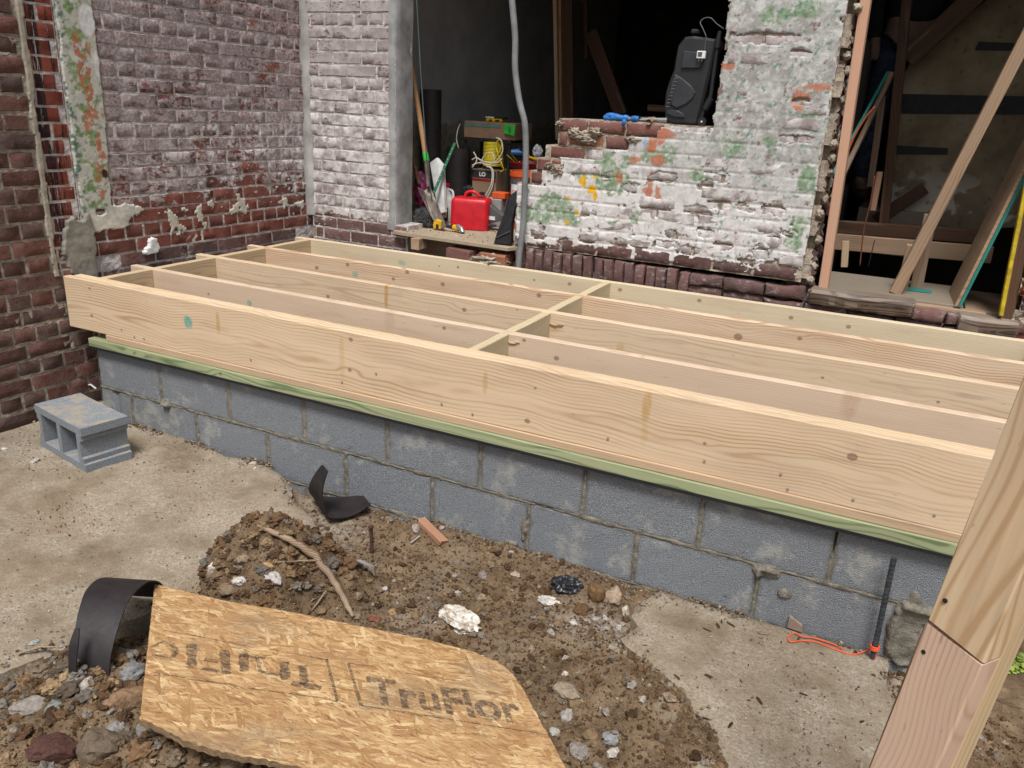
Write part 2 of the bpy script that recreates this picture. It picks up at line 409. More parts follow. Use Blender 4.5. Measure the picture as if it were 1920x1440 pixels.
def mk_block():
    t=NT('concrete_block',.93,.2); P=t.pos(); o=t.obj()
    n=t.noise(P,330,3,.75); n2=t.noise(P,120,4,.6); n3=t.noise(P,7,4,.6); v=t.voro(P,260,'F1','Distance')
    c=t.ramp(n,[(.30,(.055,.062,.070)),(.44,(.160,.173,.188)),(.58,(.235,.248,.265)),(.70,(.52,.53,.54))])
    c=t.mix(t.m('MULTIPLY',t.step(n2,.55,.7),.35),c,(.30,.315,.33))
    r=t.rnd(); c=t.mix(t.m('MULTIPLY',r,.22),c,(.22,.235,.25))
    # pale cement smears left by the trowel
    sm=t.noise(t.vm('ADD',P,(4,1,2)),8.5,5,.6); e=t.noise(P,55,4,.7)
    mk=t.m('MULTIPLY',t.step(t.m('MULTIPLY_ADD',e,.30,sm),.68,.84),.55)
    c=t.mix(mk,c,(.42,.41,.36))
    # damp cement edge around each block face (object space: block is .397 x .194)
    x,y,z=t.sep(o)
    ex=t.m('SUBTRACT',.1985,t.m('ABSOLUTE',x)); ez=t.m('SUBTRACT',.097,t.m('ABSOLUTE',z))
    ed=t.m('MINIMUM',ex,ez); ed=t.m('ADD',ed,t.m('MULTIPLY',t.m('SUBTRACT',t.noise(P,22,4,.6),.5),.030))
    c=t.mix(t.m('MULTIPLY',t.step(ed,.0,.016,1,0),.55),c,(.115,.105,.085))
    po=t.step(t.noise(t.vm('ADD',P,(2,2,2)),95,3,.7),.64,.70); c=t.mix(t.m('MULTIPLY',po,.7),c,(.035,.038,.042))
    h=t.m('SUBTRACT',t.m('ADD',n,t.m('MULTIPLY',v,.8)),t.m('MULTIPLY',po,1.2))
    return t.out(c,h,.8,.0035)
M['block']=mk_block()
def mk_loose():
    t=NT('loose_block',.93,.2); P=t.pos()
    n=t.noise(P,300,3,.75); n3=t.noise(P,16,5,.65); nz=t.sep(t.n('ShaderNodeNewGeometry').outputs['Normal'])[2]
    c=t.ramp(n,[(.30,(.09,.10,.115)),(.5,(.205,.225,.245)),(.66,(.30,.32,.335)),(.76,(.50,.52,.52))])
    mk=t.m('MULTIPLY',t.m('MULTIPLY',t.step(n3,.47,.62),t.step(nz,.6,.9)),.8)
    c=t.mix(mk,c,(.34,.285,.21))
    return t.out(c,n,.8,.003)
M['loose']=mk_loose()

def mk_ground():
    t=NT('dirt',.96,.1); P=t.pos(); k=t.attr('Col')
    n=t.noise(P,9,6,.68); n2=t.noise(P,60,5,.7); n3=t.noise(P,260,3,.7)
    c=t.ramp(n,[(.32,(.070,.044,.025)),(.5,(.155,.103,.060)),(.66,(.26,.185,.115))])
    c=t.mix(t.step(n2,.45,.7),c,(.16,.115,.075)); c=t.mix(t.m('MULTIPLY',t.step(n3,.60,.68),.7),c,(.36,.30,.23))
    c=t.mix(t.m('MULTIPLY',t.step(n3,.40,.32),.7),c,(.03,.02,.014))
    kr,kg,kb=t.sep(k)
    s=t.noise(P,5,5,.65); s2=t.noise(P,120,4,.75); s3=t.noise(t.vm('MULTIPLY',P,(1,2.2,1)),240,2,.7)
    d=t.ramp(s,[(.32,(.20,.155,.105)),(.5,(.30,.245,.175)),(.68,(.385,.325,.24))])
    red=t.step(t.noise(t.vm('ADD',P,(6,2,1)),1.7,3,.5),.56,.72); d=t.mix(t.m('MULTIPLY',red,.28),d,(.30,.185,.125))
    wet=t.step(t.noise(t.vm('ADD',P,(1,7,1)),1.3,5,.65),.54,.66); d=t.mix(t.m('MULTIPLY',wet,.4),d,(.20,.17,.14))
    ag=t.voro(P,170,'F1','Color'); d=t.mix(t.m('MULTIPLY',t.step(s,.40,.60),.35),d,t.ramp(t.sep(ag)[0],[(0,(.16,.13,.10)),(.5,(.34,.29,.23)),(1,(.58,.53,.46))]))
    d=t.mix(t.m('MULTIPLY',t.step(s2,.48,.66),.6),d,(.19,.15,.115))
    d=t.mix(t.m('MULTIPLY',t.step(s3,.64,.70),.65),d,(.56,.46,.32))
    d=t.mix(t.m('MULTIPLY',t.step(s3,.36,.30),.5),d,(.07,.055,.04))
    cr=t.step(t.voro(t.vm('ADD',P,t.vm('SCALE',t.noise(P,6,4,.6,color=True),.25)),2.1,'DISTANCE_TO_EDGE'),.0,.006,1,0)
    d=t.mix(t.m('MULTIPLY',cr,.0),d,(.1,.08,.06))
    c=t.mix(t.step(t.m('ADD',kr,t.m('MULTIPLY',t.m('SUBTRACT',n2,.5),1.2)),.35,.65),c,d)
    c=t.mix(t.m('MULTIPLY',kg,t.step(n2,.35,.6)),c,(.33,.29,.245))
    dmp=t.noise(t.vm('ADD',P,(3,3,3)),2.2,4,.6); c=t.mix(t.m('MULTIPLY',t.step(dmp,.5,.68),.35),c,t.mix(1.0,c,(.62,.55,.48),'MULTIPLY'))
    h=t.m('ADD',t.m('MULTIPLY',n2,1.0),t.m('MULTIPLY',n3,.5))
    return t.out(c,h,.8,.010)
M['dirt']=mk_ground()
def mk_clod():
    t=NT('clod',.96,.1); P=t.pos(); k=t.attr('Col'); n=t.noise(P,90,5,.7); n2=t.noise(P,350,2,.6)
    c=t.mix(1.0,k,t.ramp(n,[(.3,(.55,.5,.45)),(.7,(1.25,1.2,1.15))]),'MULTIPLY')
    c=t.mix(t.m('MULTIPLY',t.step(n2,.62,.7),.4),c,(.34,.28,.21))
    return t.out(c,t.m('ADD',n,t.m('MULTIPLY',n2,.5)),.9,.006)
M['clod']=mk_clod()
def mk_skin(name='old_plaster',bs=.4):
    t=NT(name,.85,.2); P=t.pos(); k=t.attr('Col'); n=t.noise(P,45,6,.68); n2=t.noise(P,230,3,.7)
    c=t.mix(1.0,k,t.ramp(n,[(.32,(.80,.79,.78)),(.6,(1.04,1.04,1.03))]),'MULTIPLY')
    return t.out(c,t.m('ADD',n,t.m('MULTIPLY',n2,.4)),bs,.004)
M['skin']=mk_skin()

# lumber: board materials; knots and stains given where the photograph shows them, turned into board coordinates
def bp(y,cx,cz,pts): 
    o=[]
    for q in pts:
        P=at(q[0],q[1],y=y); o.append((P.x-cx,P.z-cz)+tuple(q[2:]))
    return o
CX=1.878; CZ=.1865
M['w_rim']=mk_wood('pine_rim',knots=bp(-.008,CX,CZ,[(168,541,.008),(172,592,.010),(657,637,.011),(655,694,.010),(988,790,.012),(1321,832,.007),(1598,857,.016),(1003,728,.006)]),
      stains=bp(-.008,CX,CZ,[(352,604,.026,.030,TEAL,.9),(408,605,.012,.05,AMBER,.6),(640,670,.014,.10,AMBER,.3),(909,717,.010,.045,AMBER,.5),(1212,762,.016,.055,AMBER,.6),(1208,815,.013,.04,AMBER,.3)]),z0=-.02,y0=-.05,wob=.045,ring=.0115,light=(.63,.485,.33),dark=(.42,.27,.15),con=.8)
M['w_rim2']=mk_wood('pine_rim_inner',seed=2.2,z0=.2,y0=.05,light=(.64,.50,.33),dark=(.50,.34,.19))
M['w_j1']=mk_wood('pine_joist_pink',seed=3.1,z0=.5,y0=-.02,wob=.03,con=.6,light=(.60,.465,.34),dark=(.46,.32,.215),knots=bp(.335,CX,CZ,[(400,553,.008),(845,617,.010),(996,640,.009),(1057,674,.012)]),stains=bp(.335,CX,CZ,[(477,570,.016,.016,TEAL,.7),(742,592,.03,.08,(.40,.26,.17),.35),(1612,757,.03,.07,(.42,.27,.17),.5)]))
M['w_j2']=mk_wood('pine_joist_b',seed=4.4,z0=.05,y0=-.07,wob=.03,con=.75,light=(.63,.49,.34),dark=(.45,.30,.18),knots=bp(.74,CX,CZ,[(880,582,.013),(623,557,.012),(980,582,.005),(1555,710,.007),(1773,756,.007)]),stains=bp(.74,CX,CZ,[(733,553,.012,.08,AMBER,.8),(1174,655,.02,.03,AMBER,.35)]),dirt=.6)
M['w_j3']=mk_wood('pine_joist_c',seed=5.7,z0=-.12,y0=-.02,wob=.035,con=1.25,ring=.011,light=(.64,.49,.345),dark=(.45,.28,.16),knots=bp(1.115,CX,CZ,[(600,503,.014),(658,497,.013),(770,511,.013),(744,524,.012),(837,534,.014),(1018,555,.014),(1393,633,.020),(1509,636,.011)]),stains=bp(1.115,CX,CZ,[(672,515,.022,.018,TEAL,.55)]))
M['w_led']=mk_wood('pine_ledger',seed=7.3,z0=-.01,y0=-.05,wob=.06,con=.7,light=(.62,.52,.365),dark=(.47,.36,.225),knots=bp(1.505,CX,CZ,[(816,498,.006),(851,500,.009),(993,524,.008),(1059,531,.012),(1153,542,.013),(1301,562,.012),(1472,594,.012),(1579,611,.012)]),stains=bp(1.505,CX,CZ,[(746,492,.03,.016,TEAL,.5)]))
M['w_blk']=mk_wood('pine_blocking',seed=8.8,z0=.02,y0=-.04,con=.8,light=(.56,.47,.31),dark=(.40,.30,.175))
M['w_cross']=mk_wood('pine_cross',seed=9.9,z0=.06,y0=.04,con=1.0,light=(.58,.46,.29),dark=(.40,.28,.155))
M['w_tan']=mk_wood('plate_tan',seed=1.7,z0=.6,y0=.3,con=.5,light=(.50,.36,.235),dark=(.34,.22,.13),dirt=.9)
M['w_green']=mk_wood('treated_plate',seed=6.1,z0=.01,y0=-.03,wob=.035,con=1.3,ring=.010,light=(.33,.36,.205),dark=(.14,.18,.09),knots=[(1.66,-.002,.012),(-1.15,.0,.010),(-1.66,.0,.009)])
M['w_post']=mk_wood('post_yellow',seed=11.3,z0=.0,y0=-.03,wob=.05,con=1.35,ring=.012,light=(.66,.50,.325),dark=(.47,.305,.165),rough=.6)
M['w_post2']=mk_wood('post_side',seed=12.1,z0=.1,y0=-.06,wob=.03,con=.8,light=(.58,.44,.27),dark=(.42,.28,.15),knots=[(-.32,.0,.012)])
M['w_pink']=mk_wood('post_pink',seed=13.4,z0=.2,y0=-.02,wob=.03,con=.9,light=(.60,.425,.315),dark=(.42,.26,.175))
M['w_stud']=mk_wood('stud_pink',seed=14.4,z0=.2,y0=-.02,wob=.02,con=.5,light=(.52,.31,.21),dark=(.38,.20,.125))
M['w_old']=mk_wood('old_lumber',seed=15.5,z0=.02,y0=-.03,con=.9,light=(.30,.20,.13),dark=(.17,.105,.065),grey=.45,dirt=1)
M['w_old2']=mk_wood('old_lumber_b',seed=16.5,z0=.06,y0=-.05,con=.8,light=(.36,.24,.15),dark=(.21,.13,.08),grey=.3,dirt=1)
M['w_rot']=mk_wood('rotten_sill',seed=17.5,z0=.05,y0=-.05,con=1.5,ring=.012,light=(.22,.16,.12),dark=(.05,.03,.022),grey=.6,dirt=1)
M['w_ply']=mk_wood('plywood_floor',seed=18.5,z0=.5,y0=-.3,con=.5,light=(.37,.30,.21),dark=(.26,.20,.135),grey=.5,dirt=.6)
M['w_floor']=mk_wood('worn_floorboard',seed=28.5,z0=.5,y0=-.3,con=.5,light=(.21,.175,.13),dark=(.14,.11,.08),grey=.5,dirt=.8)
M['w_dark']=mk_wood('dark_studs',seed=19.5,z0=.1,y0=-.1,con=.8,light=(.10,.052,.03),dark=(.05,.026,.016))
M['w_wall']=mk_wood('handle_wood',seed=20.5,z0=.0,y0=-.01,con=.8,ring=.006,light=(.36,.20,.09),dark=(.22,.11,.05))
M['teal']=plain('teal_edge_paint',(.02,.20,.17),.6)
M['green_board']=plain('sheathing_face',(.42,.38,.24),.8,var=.2,scale=6)
M['black_membrane']=plain('sill_gasket',(.012,.012,.013),.7)
M['nail']=plain('galvanised_nail',(.55,.53,.48),.35,metal=.7)

# ------------------------------------------------------------------ bricks and walls
_bc={}
def brick_mesh(L,H,D,matkey,var,rough=1.0):
    key=(round(L,3),round(H,3),round(D,3),matkey,var,rough)
    if key in _bc: return _bc[key]
    r=random.Random(hash((round(L*1000),round(H*1000),var)))
    c=.004*rough; j=.0022*rough
    def J(a): return r.uniform(-a,a)
    nx=4 if L>.15 else 2
    xs=[c+(L-2*c)*i/nx for i in range(nx+1)]
    vs=[];fs=[]
    # front face grid 2 rows, chamfer ring, back rim
    rows=[c,H/2,H-c]
    for z in rows:
        for x in xs: vs.append((x+J(j),J(j*.7),z+J(j)))
    W=nx+1
    for a in range(2):
        for b in range(nx): fs.append((a*W+b,a*W+b+1,(a+1)*W+b+1,(a+1)*W+b))
    ring=[a for a in range(W)]+[W+nx]+[2*W+nx-a for a in range(W)]+[W]
    def outv(i):
        x,y,z=vs[i]; 
        if i%W==0: x=0+J(j)
        if i%W==nx: x=L+J(j)
        if i<W: z=0+J(j)
        if i>=2*W: z=H+J(j)
        return (x,c+J(j*.4)+.001,z)
    b0=len(vs); vs+= [outv(i) for i in ring]; n=len(ring)
    for k in range(n): fs.append((ring[k],b0+k,b0+(k+1)%n,ring[(k+1)%n]))
    b1=len(vs); vs+=[(vs[b0+k][0],D,vs[b0+k][2]) for k in range(n)]
    for k in range(n): fs.append((b0+k,b1+k,b1+(k+1)%n,b0+(k+1)%n))
    fs.append(tuple(b1+k for k in range(n)))
    me=bpy.data.meshes.new('brick'); me.from_pydata(vs,[],fs); me.update(); me.materials.append(M[matkey])
    me.polygons.foreach_set('use_smooth',[True]*len(me.polygons)); me.set_sharp_from_angle(angle=R(50))
    _bc[key]=me; return me

def wall_frame(o,u,inward):
    m=Matrix((Vector(u).normalized(),Vector(inward).normalized(),Vector((0,0,1)))).transposed().to_4x4(); m.translation=Vector(o); return m
def lay(root, F, rows, z0, ch, spans, matkey, mort, joint=.011, L=.203, depth=.095, mdepth=.2, jy=.0025, rough=1.0, hdr=None, name='brick', mrec=.007, edge=.0, skip=None, jz=.0012, seed=1, mortar_name='mortar', headers_every=0, matfn=None):
    """lay courses in wall frame F. spans(row)-> list of (u0,u1). Bricks become parts of root."""
    r=random.Random(seed); mb=MB(); cnt=0
    inv=Matrix.Identity(4)
    for row in range(rows):
        z=z0+row*ch
        for (a,b) in spans(row):
            hd = headers_every and row%headers_every==headers_every-1
            l = (L/2 if hd else L)
            off=((row*0.5)%1.0)*L if not hd else (.25*L)
            u=math.floor((a-off)/l)*l+off
            while u<b-.012:
                ua=max(u,a); ub=min(u+l,b)
                if ub-ua>.03:
                    if not(skip and skip((ua+ub)/2,z+ch/2)):
                        LL=round((ub-ua-joint)/.005)*.005
                        mk=matfn((ua+ub)/2,z+ch/2,r) if matfn else matkey
                        me=brick_mesh(LL,ch-joint,depth,mk,r.randint(0,5),rough)
                        m=F@Matrix.Translation((ua+joint/2+r.uniform(-.002,.002),r.uniform(-jy,jy),z+joint/2+r.uniform(-jz,jz)))
                        m=m@Matrix.Rotation(r.uniform(-.008,.008)*rough,4,'Y')@Matrix.Rotation(r.uniform(-.01,.01)*rough,4,'Z')
                        o=bpy.data.objects.new(name,me); col.objects.link(o); o.parent=root; o.matrix_local=m; cnt+=1
                u+=l
            # mortar body of the course
            nx=max(2,int((b-a)/.022)); nz=4
            P=[];
            for k in range(nz+1):
                for i in range(nx+1):
                    P.append(Vector((a+edge+(b-a-2*edge)*i/nx, mrec+r.uniform(-.0028,.0028)*rough, z+ch*k/nz-(0.0005 if k==0 else 0)+(.0005 if k==nz else 0))))
            W=nx+1; Fc=[(k*W+i,k*W+i+1,(k+1)*W+i+1,(k+1)*W+i) for k in range(nz) for i in range(nx)]
            B0=len(P)
            P+=[Vector((a+edge,mdepth,z)),Vector((b-edge,mdepth,z)),Vector((b-edge,mdepth,z+ch)),Vector((a+edge,mdepth,z+ch))]
            bot=list(range(0,W)); top=list(range(nz*W,nz*W+W)); lf=[k*W for k in range(nz+1)]; rt=[k*W+nx for k in range(nz+1)]
            Fc.append(tuple([B0]+[B0+1]+bot[::-1])); Fc.append(tuple(top+[B0+2,B0+3])); Fc.append(tuple([B0+3,B0]+lf)); Fc.append(tuple(rt[::-1]+[B0+1,B0+2])); Fc.append((B0+1,B0,B0+3,B0+2))
            mb.add([F@p for p in P],Fc)
    if mb.v:
        me=mb.mesh(mortar_name,M[mort]); o=bpy.data.objects.new(mortar_name,me); col.objects.link(o); o.parent=root
        if rough>0: me.polygons.foreach_set('use_smooth',[False]*len(me.polygons))
    return cnt

def skin(root,name,F,u0,u1,v0,v1,step,thick,color,mat='skin',relief=None,lift=.0006):
    """paint / plaster layer as real thin relief: thick(u,v)>0 where it survives (metres), colour per point"""
    nu=int((u1-u0)/step)+1; nv=int((v1-v0)/step)+1
    U,V=np.meshgrid(np.linspace(u0,u1,nu),np.linspace(v0,v1,nv))
    T=thick(U,V); C=color(U,V)
    rel=relief(U,V) if relief is not None else 0*U
    Y=-(lift+np.clip(T,0,None))+rel
    keep=T>0
    # a vertex grid: faces whose four corners survive
    q=keep[:-1,:-1]&keep[1:,:-1]&keep[:-1,1:]&keep[1:,1:]
    ids=np.arange(nu*nv).reshape(nv,nu)
    a=ids[:-1,:-1][q];b=ids[:-1,1:][q];c=ids[1:,1:][q];d=ids[1:,:-1][q]
    faces=np.stack([a,b,c,d],1)
    used=np.unique(faces); remap=-np.ones(nu*nv,dtype=np.int64); remap[used]=np.arange(len(used)); faces=remap[faces]
    # boundary vertices sink to the wall
    cnt=np.zeros(len(used),int); np.add.at(cnt,faces.ravel(),1); bnd=cnt<4
    P=np.stack([U.ravel(),Y.ravel(),V.ravel()],1)[used]; P[bnd,1]=np.maximum(P[bnd,1],.0012)
    jit=rng.uniform(-.3,.3,(len(used),2))*step; P[bnd,0]+=jit[bnd,0]; P[bnd,2]+=jit[bnd,1]
    Fm=np.array(F); P=P@Fm[:3,:3].T+Fm[:3,3]
    me=np_mesh(name,P,faces,M[mat],C.reshape(-1,3)[used])
    o=bpy.data.objects.new(name,me); col.objects.link(o); o.parent=root
    return o
def np_mesh(name,P,faces,mat,colors=None,smooth=True):
    me=bpy.data.meshes.new(name); n=len(faces); k=faces.shape[1]
    me.vertices.add(len(P)); me.vertices.foreach_set('co',np.ascontiguousarray(P,dtype=np.float32).ravel())
    me.loops.add(n*k); me.loops.foreach_set('vertex_index',faces.astype(np.int32).ravel())
    me.polygons.add(n); me.polygons.foreach_set('loop_start',np.arange(0,n*k,k,dtype=np.int32))
    me.polygons.foreach_set('use_smooth',np.full(n,smooth))
    me.update(calc_edges=True)
    if colors is not None:
        ca=me.color_attributes.new('Col','FLOAT_COLOR','POINT')
        ca.data.foreach_set('color',np.concatenate([colors,np.ones((len(colors),1))],1).astype(np.float32).ravel())
    me.materials.append(mat); me.validate(); return me
def blob(U,V,cu,cv,ru,rv,seed=0,rag=.55,fr=22):
    """ragged patch, 1 inside"""
    d=np.sqrt(((U-cu)/ru)**2+((V-cv)/rv)**2)
    n=fbm(U,V,fr,5,seed,.62)
    return sstep(1.15,.85,d+(n-.5)*rag*2)
# ================================================================== LARGE STRUCTURE
CH=.0677
# --- side wall on the left: washed brick, toothed tarred strip, plastered strip
ux=Vector((.05,1,0)).normalized(); inw=Vector((0,0,1)).cross(ux)
FL=wall_frame((-.1725,0,0),ux,inw)
side=thing('brick_wall','old limewashed red brick side wall behind the left ends of the joists','wall',(0,0,0))
def mf_side(u,z,r):
    if z<.34: return 'brick_base'
    if u<.125: return 'brick_strip'
    return 'brick_wash'
def skip_side(u,z):
    return (z<.40 and z>.27 and .18<u<.24) or (z<.30 and .60<u<.70) or (.27<z<.33 and 1.5<u<1.62)
lay(side,FL,32,-.45,CH,lambda r:[(-.06,.125),(.13,1.68)] if -.45+r*CH>.34 else [(.0,1.68)],'brick_wash','mortar_wash',seed=3,matfn=mf_side,skip=skip_side,mdepth=.3,jy=.0015,headers_every=7,rough=.6,mrec=.0030,joint=.010)
# proud darker facing brick of the neighbour, nearer than the strip
dark=thing('brick_wall','dark brown-red brick wall with wide joints at the left edge, nearest the camera','wall',(0,0,0))
FD=wall_frame(Vector((-.1725,0,0))-inw*.012,ux,inw)
lay(dark,FD,30,-.50,.0755,lambda r:[(-1.25,-.036)] if -.5+r*.0755>.30 else [(-1.25,.118)],'brick_dark','mortar_dark',joint=.013,L=.212,seed=5,jy=.003,rough=.9,mdepth=.13,headers_every=2,mrec=.005)
# plaster skins of the side wall
def th_strip(U,V):
    e=.132+.010*(fbm(V,V*0+3,9,3,4)-.5)*2; e2=.315+.012*(fbm(V,V*0+9,8,3,5)-.5)*2-.012*sstep(1.2,.6,V)
    ins=sstep(e-.001,e+.003,U)*sstep(e2+.003,e2-.001,U)
    low=sstep(.50,.53,V+.06*(fbm(U,V,14,4,6)-.5)) 
    foot=blob(U,V,.27,.52,.13,.05,8,.6,16)
    foot2=blob(U,V,.36,.56,.10,.035,18,.7,16)
    brickhole=blob(U,V,.232,.572,.022,.012,9,.3)
    m=np.maximum(ins*low,np.maximum(foot,foot2))*(1-brickhole)
    return np.where(m>.5,.004+.003*fbm(U,V,30,4,7),-1)
def col_strip(U,V):
    n=fbm(U,V,26,5,11,.6); n2=fbm(U,V,60,4,12,.6); n3=fbm(U,V,11,4,13)
    base=np.array([.50,.49,.44])*(.8+.4*n[...,None])
    def mixc(b,m,c): return b*(1-m[...,None])+np.array(c)*m[...,None]
    zone=sstep(.50,.62,V)
    teal=sstep(.50,.58,n2)*sstep(.185,.155,U)*zone; base=mixc(base,teal*.9,(.10,.17,.16))
    gr=sstep(.47,.56,n*.6+n2*.4+.08*sstep(.2,.24,U)*0)*sstep(.14,.19,U)*sstep(.335,.26,U+.05*(n3-.5))*zone; base=mixc(base,gr*.85,(.17,.26,.09))
    gr2=sstep(.60,.66,n2)*zone; base=mixc(base,gr2*.6,(.09,.17,.06))
    for cu,cv,ru,rv,sd in [(.235,1.16,.030,.085,1),(.245,1.03,.028,.07,2),(.215,1.30,.018,.05,3),(.265,1.28,.015,.05,4),(.265,.90,.018,.05,5),(.27,.81,.026,.09,6),(.235,.74,.022,.05,7),(.30,1.02,.012,.03,8),(.215,.98,.012,.04,9),(.295,1.38,.012,.035,10),(.25,.66,.016,.025,12)]:
        base=mixc(base,blob(U,V,cu,cv,ru,rv,20+sd,.8,30)*sstep(.40,.50,fbm(U,V,50,4,60+sd,.65))*.9,(.40,.135,.065))
    base=mixc(base,blob(U,V,.275,1.40,.040,.065,40,.35,14),(.62,.62,.62)); base=mixc(base,blob(U,V,.305,1.22,.02,.07,41,.4,14),(.58,.58,.56))
    base=mixc(base,blob(U,V,.275,.745,.016,.02,42,.5,30),(.05,.02,.015))
    base=mixc(base,sstep(.60,.52,V)*sstep(.35,.5,n),(.60,.57,.50))
    return base
skin(side,'painted_plaster',FL,.11,.48,.44,1.85,.0045,th_strip,col_strip)
def th_cem(U,V):
    m=np.maximum(blob(U,V,.095,.40,.075,.16,61,.35,12),blob(U,V,.13,.30,.05,.16,62,.3,12)); m=np.maximum(m,blob(U,V,.155,.45,.035,.12,63,.3,12))
    return np.where((m>.5)&(V<.60),.008+.012*fbm(U,V,14,5,64),-1)
skin(side,'cement_patch',FL,-.01,.24,.10,.62,.005,th_cem,lambda U,V:np.array([.235,.22,.185])*(.75+.5*fbm(U,V,20,5,65)[...,None]),lift=.004)
def th_flk(U,V):
    m=np.maximum(blob(U,V,.47,.365,.055,.030,71,.9,22),blob(U,V,.495,.385,.030,.035,74,.9,26))
    return np.where(m>.5,.006+.006*fbm(U,V,22,4,72),-1)
tag(skin(None,'plaster_flake',FL,.38,.57,.30,.45,.0035,th_flk,lambda U,V:np.array([.66,.66,.65])*(.85+.3*fbm(U,V,20,4,73)[...,None]),lift=.012),'white flake of plaster clinging to the side wall above the nearest joist end','plaster')
def th_rag(U,V):
    n=fbm(U,V,16,6,81,.62); b=sstep(.10,.0,np.abs(V-(.50-.045*(U-1.0))))
    return np.where((n+.16*b-.16>.50)&(V>.38),.0015+.002*n,-1)
sk_=skin(side,'lime_scraps',FL,.45,1.60,.40,.62,.005,th_rag,lambda U,V:np.array([.50,.47,.41])*(.8+.4*fbm(U,V,20,4,82)[...,None]))

tag(sk_,kind='stuff')
skin(side,'mortar_bead',FL,-.065,.01,.30,1.85,.005,lambda U,V:np.where(np.abs(U+.028+.008*(fbm(V,V*0+2,7,4,750)-.5)*2)<.019+.010*(fbm(V,V*0+5,20,3,751)-.5),.010+.006*fbm(U,V,30,4,752),-1),lambda U,V:np.array([.32,.285,.23])*(.75+.5*fbm(U,V,20,5,753)[...,None]),lift=.004)
# --- front wall left of the opening
FP=wall_frame((-.09,1.65,0),(1,0,0),(0,1,0))
pier=thing('brick_wall','whitewashed brick pier between the inside corner and the grey door jamb','wall',(0,0,0))
lay(pier,FP,35,-.45,CH,lambda r:[(0,.635)] if -.45+r*CH>.42 else [(.02+.02*(r%2),.72)],'brick_pier','mortar_pier',seed=9,matfn=lambda u,z,r:'brick_base' if z<.46 else 'brick_pier',mdepth=.165,jy=.0015,rough=.6,mrec=.0028,joint=.010,headers_every=5,
    skip=lambda u,z:(.36<z<.42 and u<.07))

# jamb plaster and inside-corner plaster
def lump(path_fn,name,matk,parent,n=60,seed=1,amp=.004):
    pass
mb=MB(); N=90; K=7; xs0=.548
prof=[(-.045,1.648),(-.022,1.643),(-.006,1.646),(.0,1.662),(.003,1.70),(.0,1.76),(-.006,1.83)]
vs=[]
for i in range(N+1):
    z=.40+(2.35)*i/N
    for k,(dx,y) in enumerate(prof):
        nn=float(fbm(np.array(k*.7+3.0),np.array(z*5.0),1,4,90)); n2=float(fbm(np.array(k*1.7+3.0),np.array(z*16.0),1,3,91))
        g=-.004 if z<.47 else 0
        vs.append((xs0+dx+(nn-.5)*.018+(0.004 if k>2 else 0)+ (g*3 if k<3 else 0), y-(nn-.5)*.010-(n2-.5)*.006, z))
fs=[(i*K+k,i*K+k+1,(i+1)*K+k+1,(i+1)*K+k) for i in range(N) for k in range(K-1)]
mb.add(vs,fs)
M['jamb']=plain('jamb_cement',(.30,.30,.295),.85,.2,var=.22,scale=9,bump=.5)
mb.build('jamb_plaster',M['jamb'],pier,smooth=True)
mb=MB(); vs=[]
for i in range(N+1):
    z=.43+2.3*i/N; nn=float(fbm(np.array(1.5),np.array(z*5.0),1,4,92))
    r=.030+.02*(nn-.5)
    cx,cy=-.090,1.65
    for k in range(6):
        t=k/5*math.pi/2
        vs.append((cx+r*1.25*(1-math.sin(t))-.002+.002*(k==0), cy-r*1.25*(1-math.cos(t))+.0, z))
K=6
mb.add(vs,[(i*K+k,i*K+k+1,(i+1)*K+k+1,(i+1)*K+k) for i in range(N) for k in range(K-1)])
M['fillet']=plain('corner_cement',(.36,.35,.33),.85,.2,var=.2,scale=8,bump=.5)
mb.build('corner_plaster',M['fillet'],pier,smooth=True)

# --- the broken front wall in the middle
FB=wall_frame((0,1.62,0),(1,0,0),(0,1,0))
broke=thing('broken_wall','front wall with flaking white paint, stepped broken bricks and green patches','wall',(0,0,0))
Z0=.408
def lft(z):
    if z>1.084: return 2.362+.012*math.sin(z*37)+.014*math.sin(z*91)
    if z>.96: return 1.567
    if z>.90: return 1.500
    if z>.83: return 1.455
    if z>.755: return 1.420
    return 1.345
def spans_b(r):
    z=Z0+(r+.5)*CH
    return [(lft(z),2.862)]
raw=lambda u,z:(z>.73 and ((z<.83 and u<1.48) or (.83<z<.90 and u<1.58) or (.90<z<.965 and u<1.82) or (.965<z<1.03 and u<1.94) or (z>1.03 and u<2.09))) and z<1.085
lay(broke,FB,28,Z0,CH,spans_b,'brick_pier','mortar_raw',seed=12,matfn=lambda u,z,r:'brick_raw' if raw(u,z) else ('brick_pier' if z>.47 else 'brick_base'),rough=1.25,jy=.003,mdepth=.33,headers_every=0)
# knocked mortar lumps on the broken step
# soldier course under it, and the rough footing bricks
r_=random.Random(4)
x=1.362
for i in range(30):
    wd=.057+r_.uniform(-.003,.004)
    if x>2.33: break
    top=.404-.018*(x-1.4)+r_.uniform(-.004,.003)
    me=brick_mesh(.052,.135,.09,'brick_base',r_.randint(0,5),1.6)
    o=bpy.data.objects.new('brick',me); col.objects.link(o); o.parent=broke
    o.matrix_local=FB@Matrix.Translation((x,-.012+r_.uniform(-.006,.006),top-.135))@Matrix.Rotation(r_.uniform(-.05,.05),4,'Y'); x+=wd
x=2.34
for L_ in (.17,.20,.19,.20,.2,.2,.2,.2):
    me=brick_mesh(L_-.01,.055,.095,'brick_base',r_.randint(0,5),2.2)
    for zz,dy in ((.335,-.03),(.27,-.02)):
        o=bpy.data.objects.new('brick',me); col.objects.link(o); o.parent=broke
        o.matrix_local=FB@Matrix.Translation((x,dy+r_.uniform(-.012,.006),zz+r_.uniform(-.006,.006)-.02*(x-2.34)))@Matrix.Rotation(r_.uniform(-.03,.03),4,'Y')
    x+=L_
